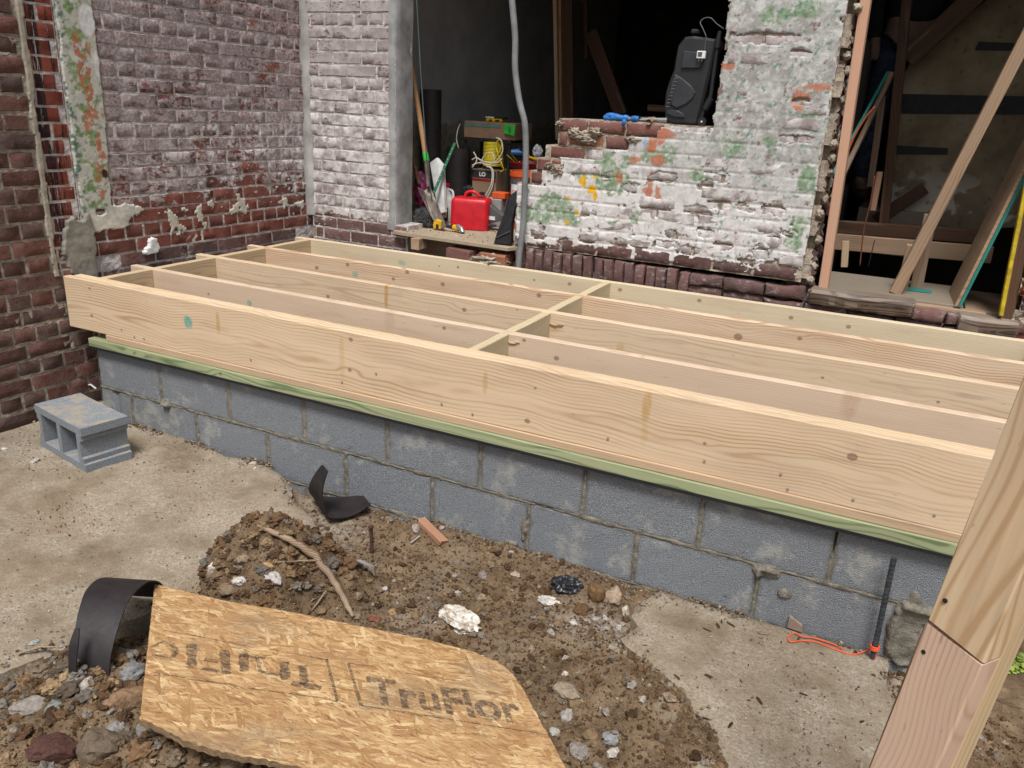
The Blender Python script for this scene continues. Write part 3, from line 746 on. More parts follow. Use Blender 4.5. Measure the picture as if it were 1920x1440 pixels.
mbk=MB(); mbk.box((2.55,1.80,-.02),(2.5,.30,.66)); mbk.build('footing',M['mortar_base'] if 'mortar_base' in M else M['mortar_dark'],broke)
# paint and plaster of the broken wall
def BP(px,py,rx,ry,seed):      # a patch seen at this pixel, turned into a place on the wall
    P=at(px,py,y=1.62); s=1/375.0; return (P.x,P.z,rx*s,ry*s,seed)
EXPO=[BP(*q) for q in [(1180,352,20,14,1),(1225,388,32,15,2),(1290,470,30,11,3),(1392,230+155,14,9,4),(1355,382,24,10,5),(1353,407,0,0,6),(1355,462,28,11,7),(1335,460,0,0,8),(1458,435,0,0,9),
   (1240,398,30,14,10),(1300,395,22,12,11),(1160,455,26,14,12),(1095,400,16,10,13),(1060,455,24,12,14),(1100,450,22,10,15),(1250,458,40,9,16),(1450,452,22,12,17),(1320,385+5,10,5,18),
   (1445,235,35,9,19),(1400,255,40,5,20),(1495,262,38,9,21),(1325,350-2,20,15,22),(1322,436,26,12,23),(1425,475,24,14,24),(1360,498,60,10,25),(1470,505,50,12,26),(1260,440,20,9,27),(1338,383,18,9,28),(1315,402,24,10,29),(1185,295,0,0,30),(1240,332,40,14,31),(1200,460,26,9,32),(1280,60,0,0,33),
   (1400,120,26,10,34),(1430,70,70,15,35),(1520,75,24,14,36),(1420,95,18,16,37),(1500,98,30,8,38),(1380,78,20,10,39),(1450,362+30,30,14,40),(1040,480,60,12,41),(1150,487,60,10,42),(1320,505,70,10,43),(1010,440,20,12,44),(1090,500,0,0,45),(1355,335,16,11,46),(1505,190,22,6,47)] if q[2]>0 and not (q[4] in (34,36,37,39,19,20,45))]
GREEN=[BP(*q) for q in [(1135,325,32,26,1),(1160,345,34,22,2),(1130,300,24,14,3),(1175,300,16,12,4),(1010,400,34,22,5),(1050,390,30,20,6),(1030,370,20,14,7),(1070,410,26,12,8),(985,395,14,30,9),(1085,328,22,8,10),(1183,262,7,9,11),(1215,290,16,12,12),(1250,290,18,20,13),(1160,420,24,8,14),(1190,405,14,14,15),(1260,340,12,8,16),(1510,335,14,22,17),(1490,440,16,30,18),(1310,330,20,10,19),(1450,30,24,16,20),(1510,20,30,14,21),(1520,215,16,10,22),(1440,265,8,8,23),(1510,345,12,12,24),(1370,275,18,14,25)]]
YEL=[BP(*q) for q in [(1094,340,6,12,1),(1110,356,9,9,2),(1116,368,5,8,3),(1065,372,4,4,4),(1115,332,4,3,5),(1082,399,4,5,6),(1063,417,4,5,7),(1090,340,5,5,8),(1095,465,22,4,9)]]
ORG=[BP(*q) for q in [(1161,332,8,10,1),(1218,275,10,10,2),(1232,300,16,10,3),(1218,355,5,38,4),(1233,368,6,16,5),(1213,358,10,5,6),(1500,190,14,16,7),(1540,165,22,7,8),(1225,260,10,20,9),(1190,300,12,6,10),(1365,125,14,6,11),(1240,260,8,14,12),(1250,250,14,8,13)]]
def mixc(b,m,c): return b*(1-m[...,None])+np.array(c)*m[...,None]
def th_br(U,V):
    n=fbm(U,V*1.8,14,6,101,.62); n1=fbm(U,V,5,4,102)
    lo=(.54+.06*sstep(.80,1.0,V+.25*(U-2.2))-.25*sstep(.47,.41,V)-.02*sstep(.75,.5,V))       # more bare brick near the foot
    m=n*.75+n1*.25 < (lo+.14)
    keep=(U<2.862+.02*(fbm(V,V*0,20,4,103)-.5))
    L=np.where(V>1.075,2.362+.022*(fbm(V*1.0,V*0,14,4,104)-.5)*2, np.where(V>1.02,2.09,np.where(V>.955,1.945,np.where(V>.895,1.82,np.where(V>.825,1.585,np.where(V>.745,1.487,1.35))))))
    L=L+.02*(fbm(U,V,18,4,105)-.5)
    keep&=(U>L)&(V>.40+.03*fbm(U,V,9,3,106))&m
    ex=np.zeros_like(U)
    for (cu,cv,ru,rv,sd) in EXPO: ex=np.maximum(ex,blob(U,V,cu,cv,ru*.66,rv*.62,200+sd,.9,40))
    keep&=ex<.5
    keep&=~((V>1.06)&(V<1.095)&(U<2.36)&(n>.45))
    return np.where(keep,.0008+.0016*n,-1)
def rel_br(U,V):
    # brick coursing shows through the paint
    rr=(V-Z0)/CH; dz=np.abs(rr-np.round(rr))*CH
    row=np.floor(rr); off=(row*.5%1)*.203; du=np.abs((U-off)/.203-np.round((U-off)/.203))*.203
    j=np.maximum(sstep(.009,.003,dz),sstep(.009,.003,du))
    thick=sstep(.95,1.25,V)*.75+.1
    nn=fbm(U,V,8,4,110)
    return j*.0030*(1-thick)*sstep(.35,.6,nn+.05)+(fbm(U,V,5,3,111)-.5)*.003
def col_br(U,V):
    n=fbm(U,V,20,6,120,.62); n2=fbm(U,V,60,4,121,.6); n3=fbm(U,V,4,4,122)
    c=np.array([.66,.645,.63])*(.90+.2*n[...,None])
    c=mixc(c,sstep(.46,.66,n)*.40,(.42,.35,.34))                       # pinkish thin spots
    up=sstep(.72,1.15,V+.18*(n3-.5)+.22*np.clip(U-2.0,0,.9))
    c=mixc(c,up*.85,(.36,.36,.345)); c=mixc(c,up*sstep(.5,.62,n)*.6,(.26,.25,.235)); c=mixc(c,up*sstep(.56,.64,n2)*.6,(.60,.60,.58))
    c=mixc(c,up*sstep(.40,.30,n)*.6,(.62,.62,.60))
    g=np.zeros_like(U)
    for (cu,cv,ru,rv,sd) in GREEN: g=np.maximum(g,blob(U,V,cu,cv,ru,rv,300+sd,.8,24)*sstep(.30,.50,fbm(U,V,70,4,330+sd,.6)))
    c=mixc(c,g*.78,(.20,.30,.17))
    c=mixc(c,g*sstep(.52,.6,n2)*.6,(.10,.19,.10))
    c=mixc(c,sstep(.66,.70,fbm(U,V,55,4,130,.65))*sstep(2.1,2.5,U+.3*(n3-.5))*.8,(.08,.22,.15))
    for (cu,cv,ru,rv,sd) in ORG: c=mixc(c,blob(U,V,cu,cv,ru,rv,400+sd,.9,34)*.85,(.44,.16,.09))
    for (cu,cv,ru,rv,sd) in YEL: c=mixc(c,blob(U,V,cu,cv,ru,rv,500+sd,.5,40),(.66,.38,.02))
    c=mixc(c,blob(U,V,at(1210,265,y=1.62).x,at(1210,265,y=1.62).z,.015,.05,140,.8,30)*.6,(.26,.40,.52))
    c=mixc(c,sstep(.70,.76,fbm(U,V,30,5,141,.65)),(.20,.14,.12))
    return c
sk2_=skin(broke,'flaking_paint',FB,1.335,2.885,.39,1.95,.0048,th_br,col_br,relief=rel_br,lift=.0010)
tag(sk2_,kind='stuff')
# mortar lumps left on the broken steps
def lumpy(name,c,size,mat,parent=None,seed=0,sub=3,rough=.35,flat=0,rot=0,smooth=True,colr=None,freq=2.6):
    bm=bmesh.new(); bmesh.ops.create_icosphere(bm,subdivisions=sub,radius=1.0)
    from mathutils import noise as mn
    mt=Matrix.Rotation(rot,3,'Z')
    for v in bm.verts:
        d=v.co.normalized(); f=1+rough*(mn.fractal(d*freq*.5+Vector((seed,seed*1.7,0)),.8,2.2,4))
        p=d*f; 
        if flat: 
            for ax in range(3):
                p[ax]=max(-1+flat*.0,min(1,p[ax])) 
            # planar facets
            for q in range(6):
                rr=random.Random(seed*13+q); nd=Vector((rr.uniform(-1,1),rr.uniform(-1,1),rr.uniform(-1,1))).normalized(); lim=1-flat*rr.uniform(.2,.6)
                t=p.dot(nd)
                if t>lim: p-=nd*(t-lim)
        v.co=mt@Vector((p.x*size[0],p.y*size[1],p.z*size[2]))
    me=bpy.data.meshes.new(name); bm.to_mesh(me); bm.free(); me.materials.append(mat)
    if colr is not None:
        ca=me.color_attributes.new('Col','FLOAT_COLOR','POINT'); ca.data.foreach_set('color',[*colr,1]*len(me.vertices))
    if smooth: me.polygons.foreach_set('use_smooth',[True]*len(me.polygons))
    o=bpy.data.objects.new(name,me); col.objects.link(o)
    if parent is not None: o.parent=parent
    o.location=c
    return o
for px,py,sx,sz,sd in [(1090,255,.055,.022,1),(1075,248,.03,.02,2),(1115,248,.03,.02,3),(1045,318,.032,.026,4),(1030,310,.025,.018,5),(1185,262,.035,.015,6),(1100,265,.04,.014,7),(1048,232,.02,.012,8)]:
    P=at(px,py,y=1.608); lumpy('mortar_lump',(P.x,1.622,P.z),(sx,.018,sz),M['mortar_raw'],broke,seed=sd,rough=.8,sub=4,freq=5)
# broken brick ends along the right edge of that wall
FR=wall_frame((2.90,1.62,0),(0,1,0),(-1,0,0))
lay(broke,FR,34,.02,CH,lambda r:[(.02+.05*((r*7)%3)/2,.33)],'brick_base','mortar_raw',seed=21,matfn=lambda u,z,r:r.choice(['brick_base','brick_base','brick_raw']),rough=3.2,jy=.014,mdepth=.05,mortar_name='rubble_mortar')
for i in range(22):
    z=.42+i*.062
    if r_.random()<.75:
        lumpy('mortar_lump',(2.893+r_.uniform(-.006,.012),1.655+r_.uniform(-.01,.05),z),(.018,.028,.020),M['mortar_raw'],broke,seed=50+i,rough=.45,sub=3,freq=4)

# --- far right pier
rp=thing('brick_wall','rough red brick pier at the right edge behind the yellow level','wall',(0,0,0))
FRP=wall_frame((3.745,1.60,0),(1,0,0),(0,1,0))
lay(rp,FRP,38,-.2,CH,lambda r:[(.0+.02*(r%2),.62)],'brick_raw','mortar_raw',seed=31,matfn=lambda u,z,r:r.choice(['brick_base','brick_strip','brick_base']) if z<.62 else 'brick_base',rough=3.0,jy=.012,mdepth=.30)

# --- room shell (the place behind the wall)
def plane_box(name,lo,hi,mat,kind='structure',sub=None):
    mb=MB(); c=[(a+b)/2 for a,b in zip(lo,hi)]; s=[b-a for a,b in zip(lo,hi)]
    mb.box(c,s); o=mb.build(name,mat); tag(o,kind=kind); return o
def mk_room():
    t=NT('room_plaster',.9,.15); P=t.pos(); x,y,z=t.sep(P)
    n=t.noise(P,3,6,.62); n2=t.noise(P,22,5,.65); n3=t.noise(t.vm('ADD',P,(4,4,4)),6.5,5,.62)
    c=t.ramp(n,[(.3,(.27,.27,.275)),(.7,(.42,.42,.42))])
    low=t.step(t.m('ADD',z,t.m('MULTIPLY',t.m('SUBTRACT',n3,.5),.40)),.97,1.0,1,0)
    c=t.mix(low,c,t.ramp(n2,[(.3,(.17,.15,.11)),(.7,(.36,.34,.26))]))
    fl=t.step(t.noise(t.vm('ADD',P,(8,2,1)),9,4,.6),.66,.675); c=t.mix(fl,c,(.34,.31,.24))
    sp=t.step(n2,.70,.74); c=t.mix(t.m('MULTIPLY',sp,.5),c,(.28,.28,.27))
    return t.out(c,n2,.4,.004)
M['room']=mk_room()
M['room_dark']=plain('dark_boards',(.045,.036,.030),.9,.1,var=.3,scale=6,bump=.3)  # even near-black brown shared by most of the room shell
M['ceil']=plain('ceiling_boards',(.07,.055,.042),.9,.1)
plane_box('room_wall',(.06,1.822,-.4),(.22,6.2,2.8),M['room'])
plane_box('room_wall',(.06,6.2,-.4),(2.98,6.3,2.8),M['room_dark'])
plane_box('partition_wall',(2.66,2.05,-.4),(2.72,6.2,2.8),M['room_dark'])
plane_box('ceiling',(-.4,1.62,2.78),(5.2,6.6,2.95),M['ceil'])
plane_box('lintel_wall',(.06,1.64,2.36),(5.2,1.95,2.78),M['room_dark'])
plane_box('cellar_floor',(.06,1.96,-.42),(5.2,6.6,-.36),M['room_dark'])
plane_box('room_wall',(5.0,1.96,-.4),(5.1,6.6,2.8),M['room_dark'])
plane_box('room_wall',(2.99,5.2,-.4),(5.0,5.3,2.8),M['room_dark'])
# ================================================================== DECK FRAME AND BLOCK WALL
def board(name,mat,x0,x1,y0,y1,z0,z1,parent,along='x',bev=.0022,jit=0.0):
    if along=='x': L,T,H=(x1-x0),(y1-y0),(z1-z0); rot=0
    else: L,T,H=(y1-y0),(x1-x0),(z1-z0); rot=math.pi/2
    # ends and long edges slightly uneven
    nseg=max(2,int(L/.12)); mb=MB(); ring=[(-T/2,-H/2+bev),(-T/2+bev,-H/2),(T/2-bev,-H/2),(T/2,-H/2+bev),(T/2,H/2-bev),(T/2-bev,H/2),(-T/2+bev,H/2),(-T/2,H/2-bev)]
    vs=[]; rr=random.Random(hash((name,round(x0*100),round(y0*100),round(z0*100))))
    b1=rr.uniform(-.0015,.0015)
    for i in range(nseg+1):
        x=-L/2+L*i/nseg; q=i/nseg
        dy=b1*math.sin(q*math.pi)*2; 
        for (y,z) in ring: vs.append((x,y+dy+rr.uniform(-1,1)*.0004,z+(rr.uniform(-1,1)*.0008 if z>0 else 0)))
    fs=[(i*8+k,(i+1)*8+k,(i+1)*8+(k+1)%8,i*8+(k+1)%8) for i in range(nseg) for k in range(8)]
    fs+=[tuple(range(8)),tuple(nseg*8+k for k in range(8))[::-1]]
    mb.add(vs,fs); me=mb.mesh(name,mat)
    o=bpy.data.objects.new(name,me); col.objects.link(o)
    o.location=((x0+x1)/2,(y0+y1)/2,(z0+z1)/2); o.rotation_euler=(0,0,rot)
    if parent: o.parent=parent
    return o
ZB,ZT=.068,.305; XR=3.905
frame=thing('deck_frame','new pine floor frame of long joists and blocking on the grey block wall','floor frame')
board('rim_board',M['w_rim'],-.149,XR,-.008,.0295,ZB,ZT,frame)
board('rim_board',M['w_rim2'],-.128,XR,.0315,.0685,ZB+.001,ZT+.001,frame)
for y,k,xl in ((.335,'w_j1',-.125),(.738,'w_j2',-.115),(1.112,'w_j3',-.108)):
    board('joist',M[k],xl,-.125+(XR-.04)+.083,y,y+.0375,ZB,ZT,frame)
board('ledger_board',M['w_led'],-.095,XR,1.505,1.543,ZB,ZT,frame)
ys=[(.071,.333),(.375,.736),(.778,1.110),(1.152,1.503)]
for i,(a,b) in enumerate(ys):
    board('blocking',M['w_blk'],1.922,1.960,a,b,ZB,ZT-.001,frame,along='y')
    board('end_block',M['w_cross'],-.012,.026,a,b,ZB,ZT-.001,frame,along='y')
    board('end_board',M['w_cross'],3.825,3.863,a,b,ZB,ZT-.001,frame,along='y')
board('bottom_plate',M['w_tan'],.095,XR,-.0125,.11,.0385,.0675,frame)
board('sill_plate',M['w_green'],-.012,XR,-.024,.116,.0005,.0380,frame)
mb=MB(); mb.box((1.83,.046,-.0035),(3.66,.148,.007)); mb.box((1.83,-.0262,-.001),(3.66,.003,.008)); mb.build('sill_gasket',M['black_membrane'],frame)
nm=MB(); nm.lathe([(.0,-.0015),(.0042,-.0015),(.0042,.0),(.0,.0005)],seg=8,rot=(R(90),0,0)); nme=nm.mesh('nail',M['nail'])
for (px,py) in [(641,716),(705,700-0),(828,757),(886,776),(1140,822),(1321,864),(1464,889),(1477,917),(1600,937),(1752,966),(470,674),(228,618),(252,632),(270,635)]:
    P=at(px,py,y=-.008); link('nail',nme,frame,loc=(P.x,-.0095,P.z))
# torn knot splinters
for px,py,y in ((1042,607,.735),(958,640,.332)):
    P=at(px,py,y=y); mb=MB()
    for i in range(5): mb.box((P.x+.012*i-.02,y-.004,P.z+random.uniform(-.006,.006)),(.02,.004,.003),rot=(random.uniform(-.6,.6),random.uniform(-.7,.7),0))
    mb.build('splinter',M['w_rim2'],frame)

bw=thing('block_wall','low grey concrete block wall carrying the new floor frame','wall')
def block_mesh(L,H=.194,T=.19,groove=False,seed=0):
    mb=MB(); r=random.Random(seed); c=.0035
    nx=max(2,int(L/.03)); nz=6
    xs=[-L/2+c+(L-2*c)*i/nx for i in range(nx+1)]; zs=[-H/2+c+(H-2*c)*i/nz for i in range(nz+1)]
    vs=[]
    for k,z in enumerate(zs):
        for i,x in enumerate(xs):
            e=(k in(0,nz)) or (i in(0,nx)); y=r.uniform(-.0004,.0008)+(r.uniform(0,.003) if e and r.random()<.25 else 0)
            if groove and abs(x-(-.005))<.012: y+=.012
            vs.append((x,y,z))
    W=nx+1; fs=[(k*W+i,k*W+i+1,(k+1)*W+i+1,(k+1)*W+i) for k in range(nz) for i in range(nx)]
    ring=list(range(W))+[k*W+nx for k in range(1,nz+1)]+[nz*W+nx-a for a in range(1,W)]+[k*W for k in range(nz-1,0,-1)]
    b0=len(vs); n=len(ring)
    for i in ring:
        x,y,z=vs[i]; vs.append((math.copysign(L/2,x) if abs(abs(x)-(L/2-c))<1e-4 else x, y+c+.001, math.copysign(H/2,z) if abs(abs(z)-(H/2-c))<1e-4 else z))
    b1=len(vs)
    for i in range(n): vs.append((vs[b0+i][0],T,vs[b0+i][2]))
    for i in range(n):
        fs.append((ring[i],b0+i,b0+(i+1)%n,ring[(i+1)%n])); fs.append((b0+i,b1+i,b1+(i+1)%n,b0+(i+1)%n))
    fs.append(tuple(b1+i for i in range(n)))
    mb.add(vs,fs); me=mb.mesh('concrete_block',M['block']); return me
PB=.4064; bm_full=[block_mesh(.397,seed=i) for i in range(4)]; bm_half=block_mesh(.194,groove=True,seed=9)
for row in range(3):
    zc=-.005-.097-row*.2032
    if row%2==0:
        for k in range(9): link('concrete_block',bm_full[(k*3+row)%4],bw,loc=(k*PB+.1985,random.uniform(-.001,.001),zc))
    else:
        link('concrete_block',bm_half,bw,loc=(.097,0,zc))
        for k in range(8): link('concrete_block',bm_full[(k+row)%4],bw,loc=(.2032+k*PB+.1985,random.uniform(-.001,.001),zc))
        link('concrete_block',bm_half,bw,loc=(.2032+8*PB+.097,0,zc))
# mortar of the block wall: one uneven sheet that swells out of the joints
step=.005; U,V=np.meshgrid(np.arange(0,3.655,step),np.arange(-.62,-.002,step))
dn=(fbm(U,V,26,5,900,.6)-.5); dn2=(fbm(U,V,7,4,901)-.5)
rowi=np.floor(-V/.2032); zb=np.abs(-V/.2032-np.round(-V/.2032))*.2032; zb=np.where(np.round(-V/.2032)==0,1,zb)
off=np.where(rowi%2==0,0,.2032); uu=(U-off+.005)/PB; xb=np.abs(uu-np.round(uu))*PB; xb=np.where((U<.03),1,xb)
d=np.minimum(zb*.95,xb)
wob=d+dn*.018+dn2*.012
m=sstep(.0150,.004,wob)
extra=blob(U,V,3.485,-.30,.045,.12,910,.6,14); extra=np.maximum(extra,blob(U,V,3.55,-.225,.07,.04,911,.6,14)); extra=np.maximum(extra,blob(U,V,3.07,-.222,.05,.016,912,.6,18))
extra=np.maximum(extra,blob(U,V,2.215,-.31,.011,.05,913,.4,18)); extra=np.maximum(extra,blob(U,V,3.13,-.28,.025,.02,914,.6,22)); extra=np.maximum(extra,blob(U,V,2.17,-.385,.03,.012,915,.6,22)); extra=np.maximum(extra,blob(U,V,.43,-.20,.022,.03,916,.5,22))
gap=blob(U,V,3.243,-.05,.004,.06,917,.2,20)
Y=.014-m*(.0125+.005*fbm(U,V,60,4,902,.65))-extra*(.020+.008*dn)+gap*.04
Y=np.where(U>3.64,.02,Y)
nv,nu=U.shape; ids=np.arange(nu*nv).reshape(nv,nu)
F4=np.stack([ids[:-1,:-1].ravel(),ids[:-1,1:].ravel(),ids[1:,1:].ravel(),ids[1:,:-1].ravel()],1)
me=np_mesh('mortar',np.stack([U.ravel(),Y.ravel(),V.ravel()],1),F4,M['mortar_block'],smooth=True)
link('mortar',me,bw)
mb=MB(); mb.box((1.83,.11,-.32),(3.62,.14,.60)); mb.build('block_core',M['mortar_block'],bw)

# ================================================================== GROUND
OSB_P=at(290,1095,z=-.245); OSB_Q=at(985,1300,z=-.365); OSB_R=at(262,1350,z=-.265)
OSB_N=(OSB_Q-OSB_P).cross(OSB_R-OSB_P).normalized()
if OSB_N.z<0: OSB_N=-OSB_N
def atp(px,py,P0=OSB_P,N=OSB_N):
    d=_M@Vector(((px-960)/FPX,-(py-720)/FPX,-1.0)); return CAM_LOC+d*((P0-CAM_LOC).dot(N)/d.dot(N))
SL=[(-1.2,.4),(-.4,.25),(.10,.02),(.3,.012),(.52,.02),(.70,-.01),(.79,-.033),(.90,-.012),(1.02,-.005),(1.1,-.04),(1.218,-.10),(1.30,-.19),(1.461,-.265),(1.55,-.33),(1.60,-.40),(1.62,-.6),(1.45,-.9),(1.372,-1.114),(1.30,-1.345),(1.0,-1.9),(.9,-2.6),(-1.2,-2.6)]
SRt=[(2.735,-.004),(2.69,-.139),(2.70,-.19),(2.73,-.232),(2.705,-.319),(2.82,-.42),(2.90,-.53),(3.0,-.64),(3.06,-.76),(3.12,-.95),(3.2,-1.3),(3.7,-1.3),(3.60,-.8),(3.53,-.4),(3.46,-.15),(3.455,-.004)]
def pinside(poly,X,Y):
    r=np.zeros(X.shape,bool); n=len(poly)
    for i in range(n):
        x1,y1=poly[i]; x2,y2=poly[(i+1)%n]
        c=((y1>Y)!=(y2>Y))&(X<(x2-x1)*(Y-y1)/(y2-y1+1e-12)+x1); r^=c
    return r
def pdist(poly,X,Y):
    D=np.full(X.shape,9.0); n=len(poly)
    for i in range(n):
        x1,y1=poly[i]; x2,y2=poly[(i+1)%n]; dx,dy=x2-x1,y2-y1
        t=np.clip(((X-x1)*dx+(Y-y1)*dy)/(dx*dx+dy*dy),0,1); D=np.minimum(D,np.hypot(X-x1-t*dx,Y-y1-t*dy))
    return D
def gauss(X,Y,cx,cy,sx,sy,rot=0):
    c,s=math.cos(rot),math.sin(rot); a=((X-cx)*c+(Y-cy)*s)/sx; b=(-(X-cx)*s+(Y-cy)*c)/sy; return np.exp(-(a*a+b*b)/2)
def GH(X,Y):
    X=np.asarray(X,float); Y=np.asarray(Y,float)
    h=-.432+.028*(fbm(X,Y,3.2,4,700)-.5)*2+.016*(fbm(X,Y,14,4,701)-.5)*2+.007*(fbm(X,Y,48,3,702)-.5)*2
    lump=np.abs(fbm(X,Y,18,5,703,.6)-.5)*2
    pile=.265*gauss(X,Y,1.60,-.66,.135,.12,-.3)+.10*gauss(X,Y,1.74,-.54,.12,.09,-.4)+.06*gauss(X,Y,1.42,-.68,.08,.08)
    h=h+pile*(1.10+.42*(lump-.3))
    h=h+.035*gauss(X,Y,2.25,-.02,.35,.05)*(1+lump)+.02*gauss(X,Y,1.9,-.05,.12,.07)
    h=h+.035*gauss(X,Y,2.52,-.10,.08,.05)
    # rubble along the near edge of the left slab
    h=h+.085*gauss(X,Y,1.62,-1.38,.30,.20,.5)*(1+.3*lump)+.06*gauss(X,Y,1.45,-1.2,.09,.10)
    h=h+.030*gauss(X,Y,2.80,-.75,.25,.22)+.02*gauss(X,Y,2.35,-.45,.3,.15)
    # dirt creeping over the near corner of the right slab
    h=h+.052*sstep(.14,.0,pdist([SRt[i] for i in (4,5,6,7,8,9,10)],X,Y)) *sstep(-.25,-.5,Y)
    # behind / outside: levels away from the scene
    h=np.where(X>3.62,h-.03*sstep(3.62,3.8,X)+.03*gauss(X,Y,3.95,.35,.12,.3),h)
    h=h+.025*gauss(X,Y,.05,-.02,.18,.05)
    # the sheet keeps clear of the board lying on it
    zp=OSB_P.z-((X-OSB_P.x)*OSB_N.x+(Y-OSB_P.y)*OSB_N.y)/OSB_N.z
    quad=[(OSB_P.x,OSB_P.y),tuple(atp(930,1240)[:2]),tuple(atp(985,1300)[:2]),tuple(atp(1060,1440)[:2]),tuple(atp(1100,1600)[:2]),tuple(atp(560,1500)[:2]),(OSB_R.x,OSB_R.y)]
    ins=pinside(quad,X,Y)
    return np.where(ins,np.minimum(h,zp-.028),h)
def gz(x,y): return float(GH(np.array([x]),np.array([y]))[0])
SZL,SZR=-.345,-.385
def surf(x,y):
    z=gz(x,y); X=np.array([x]); Y=np.array([y])
    if pinside(SL,X,Y)[0]: z=max(z,SZL)
    if pinside(SRt,X,Y)[0]: z=max(z,SZR)
    return z
def grid_obj(name,x0,x1,y0,y1,st,colfn,kind,sink=0):
    U,V=np.meshgrid(np.arange(x0,x1+st/2,st),np.arange(y0,y1+st/2,st)); H=GH(U,V)-sink
    nv,nu=U.shape; ids=np.arange(nu*nv).reshape(nv,nu)
    F4=np.stack([ids[:-1,:-1].ravel(),ids[:-1,1:].ravel(),ids[1:,1:].ravel(),ids[1:,:-1].ravel()],1)
    me=np_mesh(name,np.stack([U.ravel(),V.ravel(),H.ravel()],1),F4,M['dirt'],colfn(U,V).reshape(-1,3))
    o=bpy.data.objects.new(name,me); col.objects.link(o); tag(o,kind=kind); return o
def gcol(U,V):
    c=np.zeros(U.shape+(3,)); 
    pale=sstep(.45,.62,fbm(U,V,4,4,710))*.28*sstep(1.9,2.05,U)*sstep(2.6,2.4,U)
    pale=np.maximum(pale,.85*gauss(U,V,1.42,-.12,.22,.07,-.6)); pale=np.maximum(pale,.9*gauss(U,V,2.62,-.28,.12,.08))
    dust=.75*sstep(.12,.02,pdist(SRt,U,V))*sstep(.4,.6,fbm(U,V,12,4,711))
    c[...,0]=np.clip(dust,0,1); c[...,1]=np.clip(pale,0,1); return c
grid_obj('ground',.9,4.7,-1.75,.02,.0085,gcol,'structure')
grid_obj('ground',-.75,.9,-2.3,.02,.03,gcol,'structure')
# the rest of the yard, coarse, out to the horizon, just below
mb=MB(); mb.box((2,-15,-.60),(80,60,.2)); tag(mb.build('ground',M['dirt']),kind='structure')
grid_obj('ground',3.64,5.2,.02,1.62,.012,gcol,'structure')

def slab(name,poly,z,th,seed):
    r=random.Random(seed); pts=[]
    n=len(poly)
    for i in range(n):
        a=Vector(poly[i]); b=Vector(poly[(i+1)%n]); L=(b-a).length; k=max(1,int(L/.018)) if L<.6 else max(1,int(L/.05))
        for j in range(k):
            q=a.lerp(b,j/k); d=(b-a).normalized(); nn=Vector((-d.y,d.x)); q=q+nn*(.010*(float(fbm(np.array(q.x*30),np.array(q.y*30),1,3,seed))-.5)*2)
            pts.append(q)
    # top: fine triangulated grid clipped to the outline keeps a worn surface
    xs=np.array([p.x for p in pts]); ys=np.array([p.y for p in pts])
    st=.02; x0,x1=max(xs.min(),-.7),xs.max(); y0,y1=max(ys.min(),-2.2),ys.max()
    U,V=np.meshgrid(np.arange(x0,x1,st),np.arange(y0,y1,st)); P2=[(p.x,p.y) for p in pts]
    ins=pinside(P2,U,V)&(pdist(P2,U,V)>st*.55)
    bm=bmesh.new(); vs=[]
    import mathutils
    inner=[(float(a),float(b)) for a,b in zip(U[ins],V[ins])]
    allp=[Vector(p) for p in pts]+[Vector(q) for q in inner]; nb=len(pts)
    edges=[(i,(i+1)%nb) for i in range(nb)]
    from mathutils.geometry import delaunay_2d_cdt
    ov,oe,of,_,_,_=delaunay_2d_cdt(allp,edges,[],1,1e-5)
    X=np.array([v.x for v in ov]); Y=np.array([v.y for v in ov]); D=pdist(P2,X,Y)
    Z=z+.006*(fbm(X,Y,5,4,seed+1)-.5)*2+.003*(fbm(X,Y,30,3,seed+2)-.5)*2-.010*sstep(.02,.0,D)-.006*sstep(.05,.0,D)
    verts=[(x,y,zz) for x,y,zz in zip(X,Y,Z)]; faces=[tuple(f) for f in of]
    # skirt
    idx={}
    from mathutils.kdtree import KDTree
    kd=KDTree(len(verts)); [kd.insert((v[0],v[1],0),i) for i,v in enumerate(verts)]; kd.balance()
    loop=[kd.find((p.x,p.y,0))[1] for p in pts]; b=len(verts)
    for i in loop:
        v=verts[i]; verts.append((v[0]+r.uniform(-.004,.004),v[1]+r.uniform(-.004,.004),z-th*.5)); 
    for i in loop:
        v=verts[i]; verts.append((v[0],v[1],z-th))
    n=len(loop)
    for i in range(n):
        j=(i+1)%n; faces.append((loop[i],loop[j],b+j,b+i)); faces.append((b+i,b+j,b+n+j,b+n+i))
    me=bpy.data.meshes.new(name); me.from_pydata(verts,[],faces); me.update(); me.materials.append(M['dirt'])
    bm=bmesh.new(); bm.from_mesh(me); bmesh.ops.recalc_face_normals(bm,faces=bm.faces); bm.to_mesh(me); bm.free()
    ca=me.color_attributes.new('Col','FLOAT_COLOR','POINT'); ca.data.foreach_set('color',[1.0,0,0,1]*len(me.vertices))
    me.polygons.foreach_set('use_smooth',[True]*len(me.polygons)); me.set_sharp_from_angle(angle=R(45))
    o=bpy.data.objects.new(name,me); col.objects.link(o); tag(o,kind='structure'); return o
slab('concrete_slab',SL,SZL,.09,41); slab('concrete_slab',SRt,SZR,.09,43)

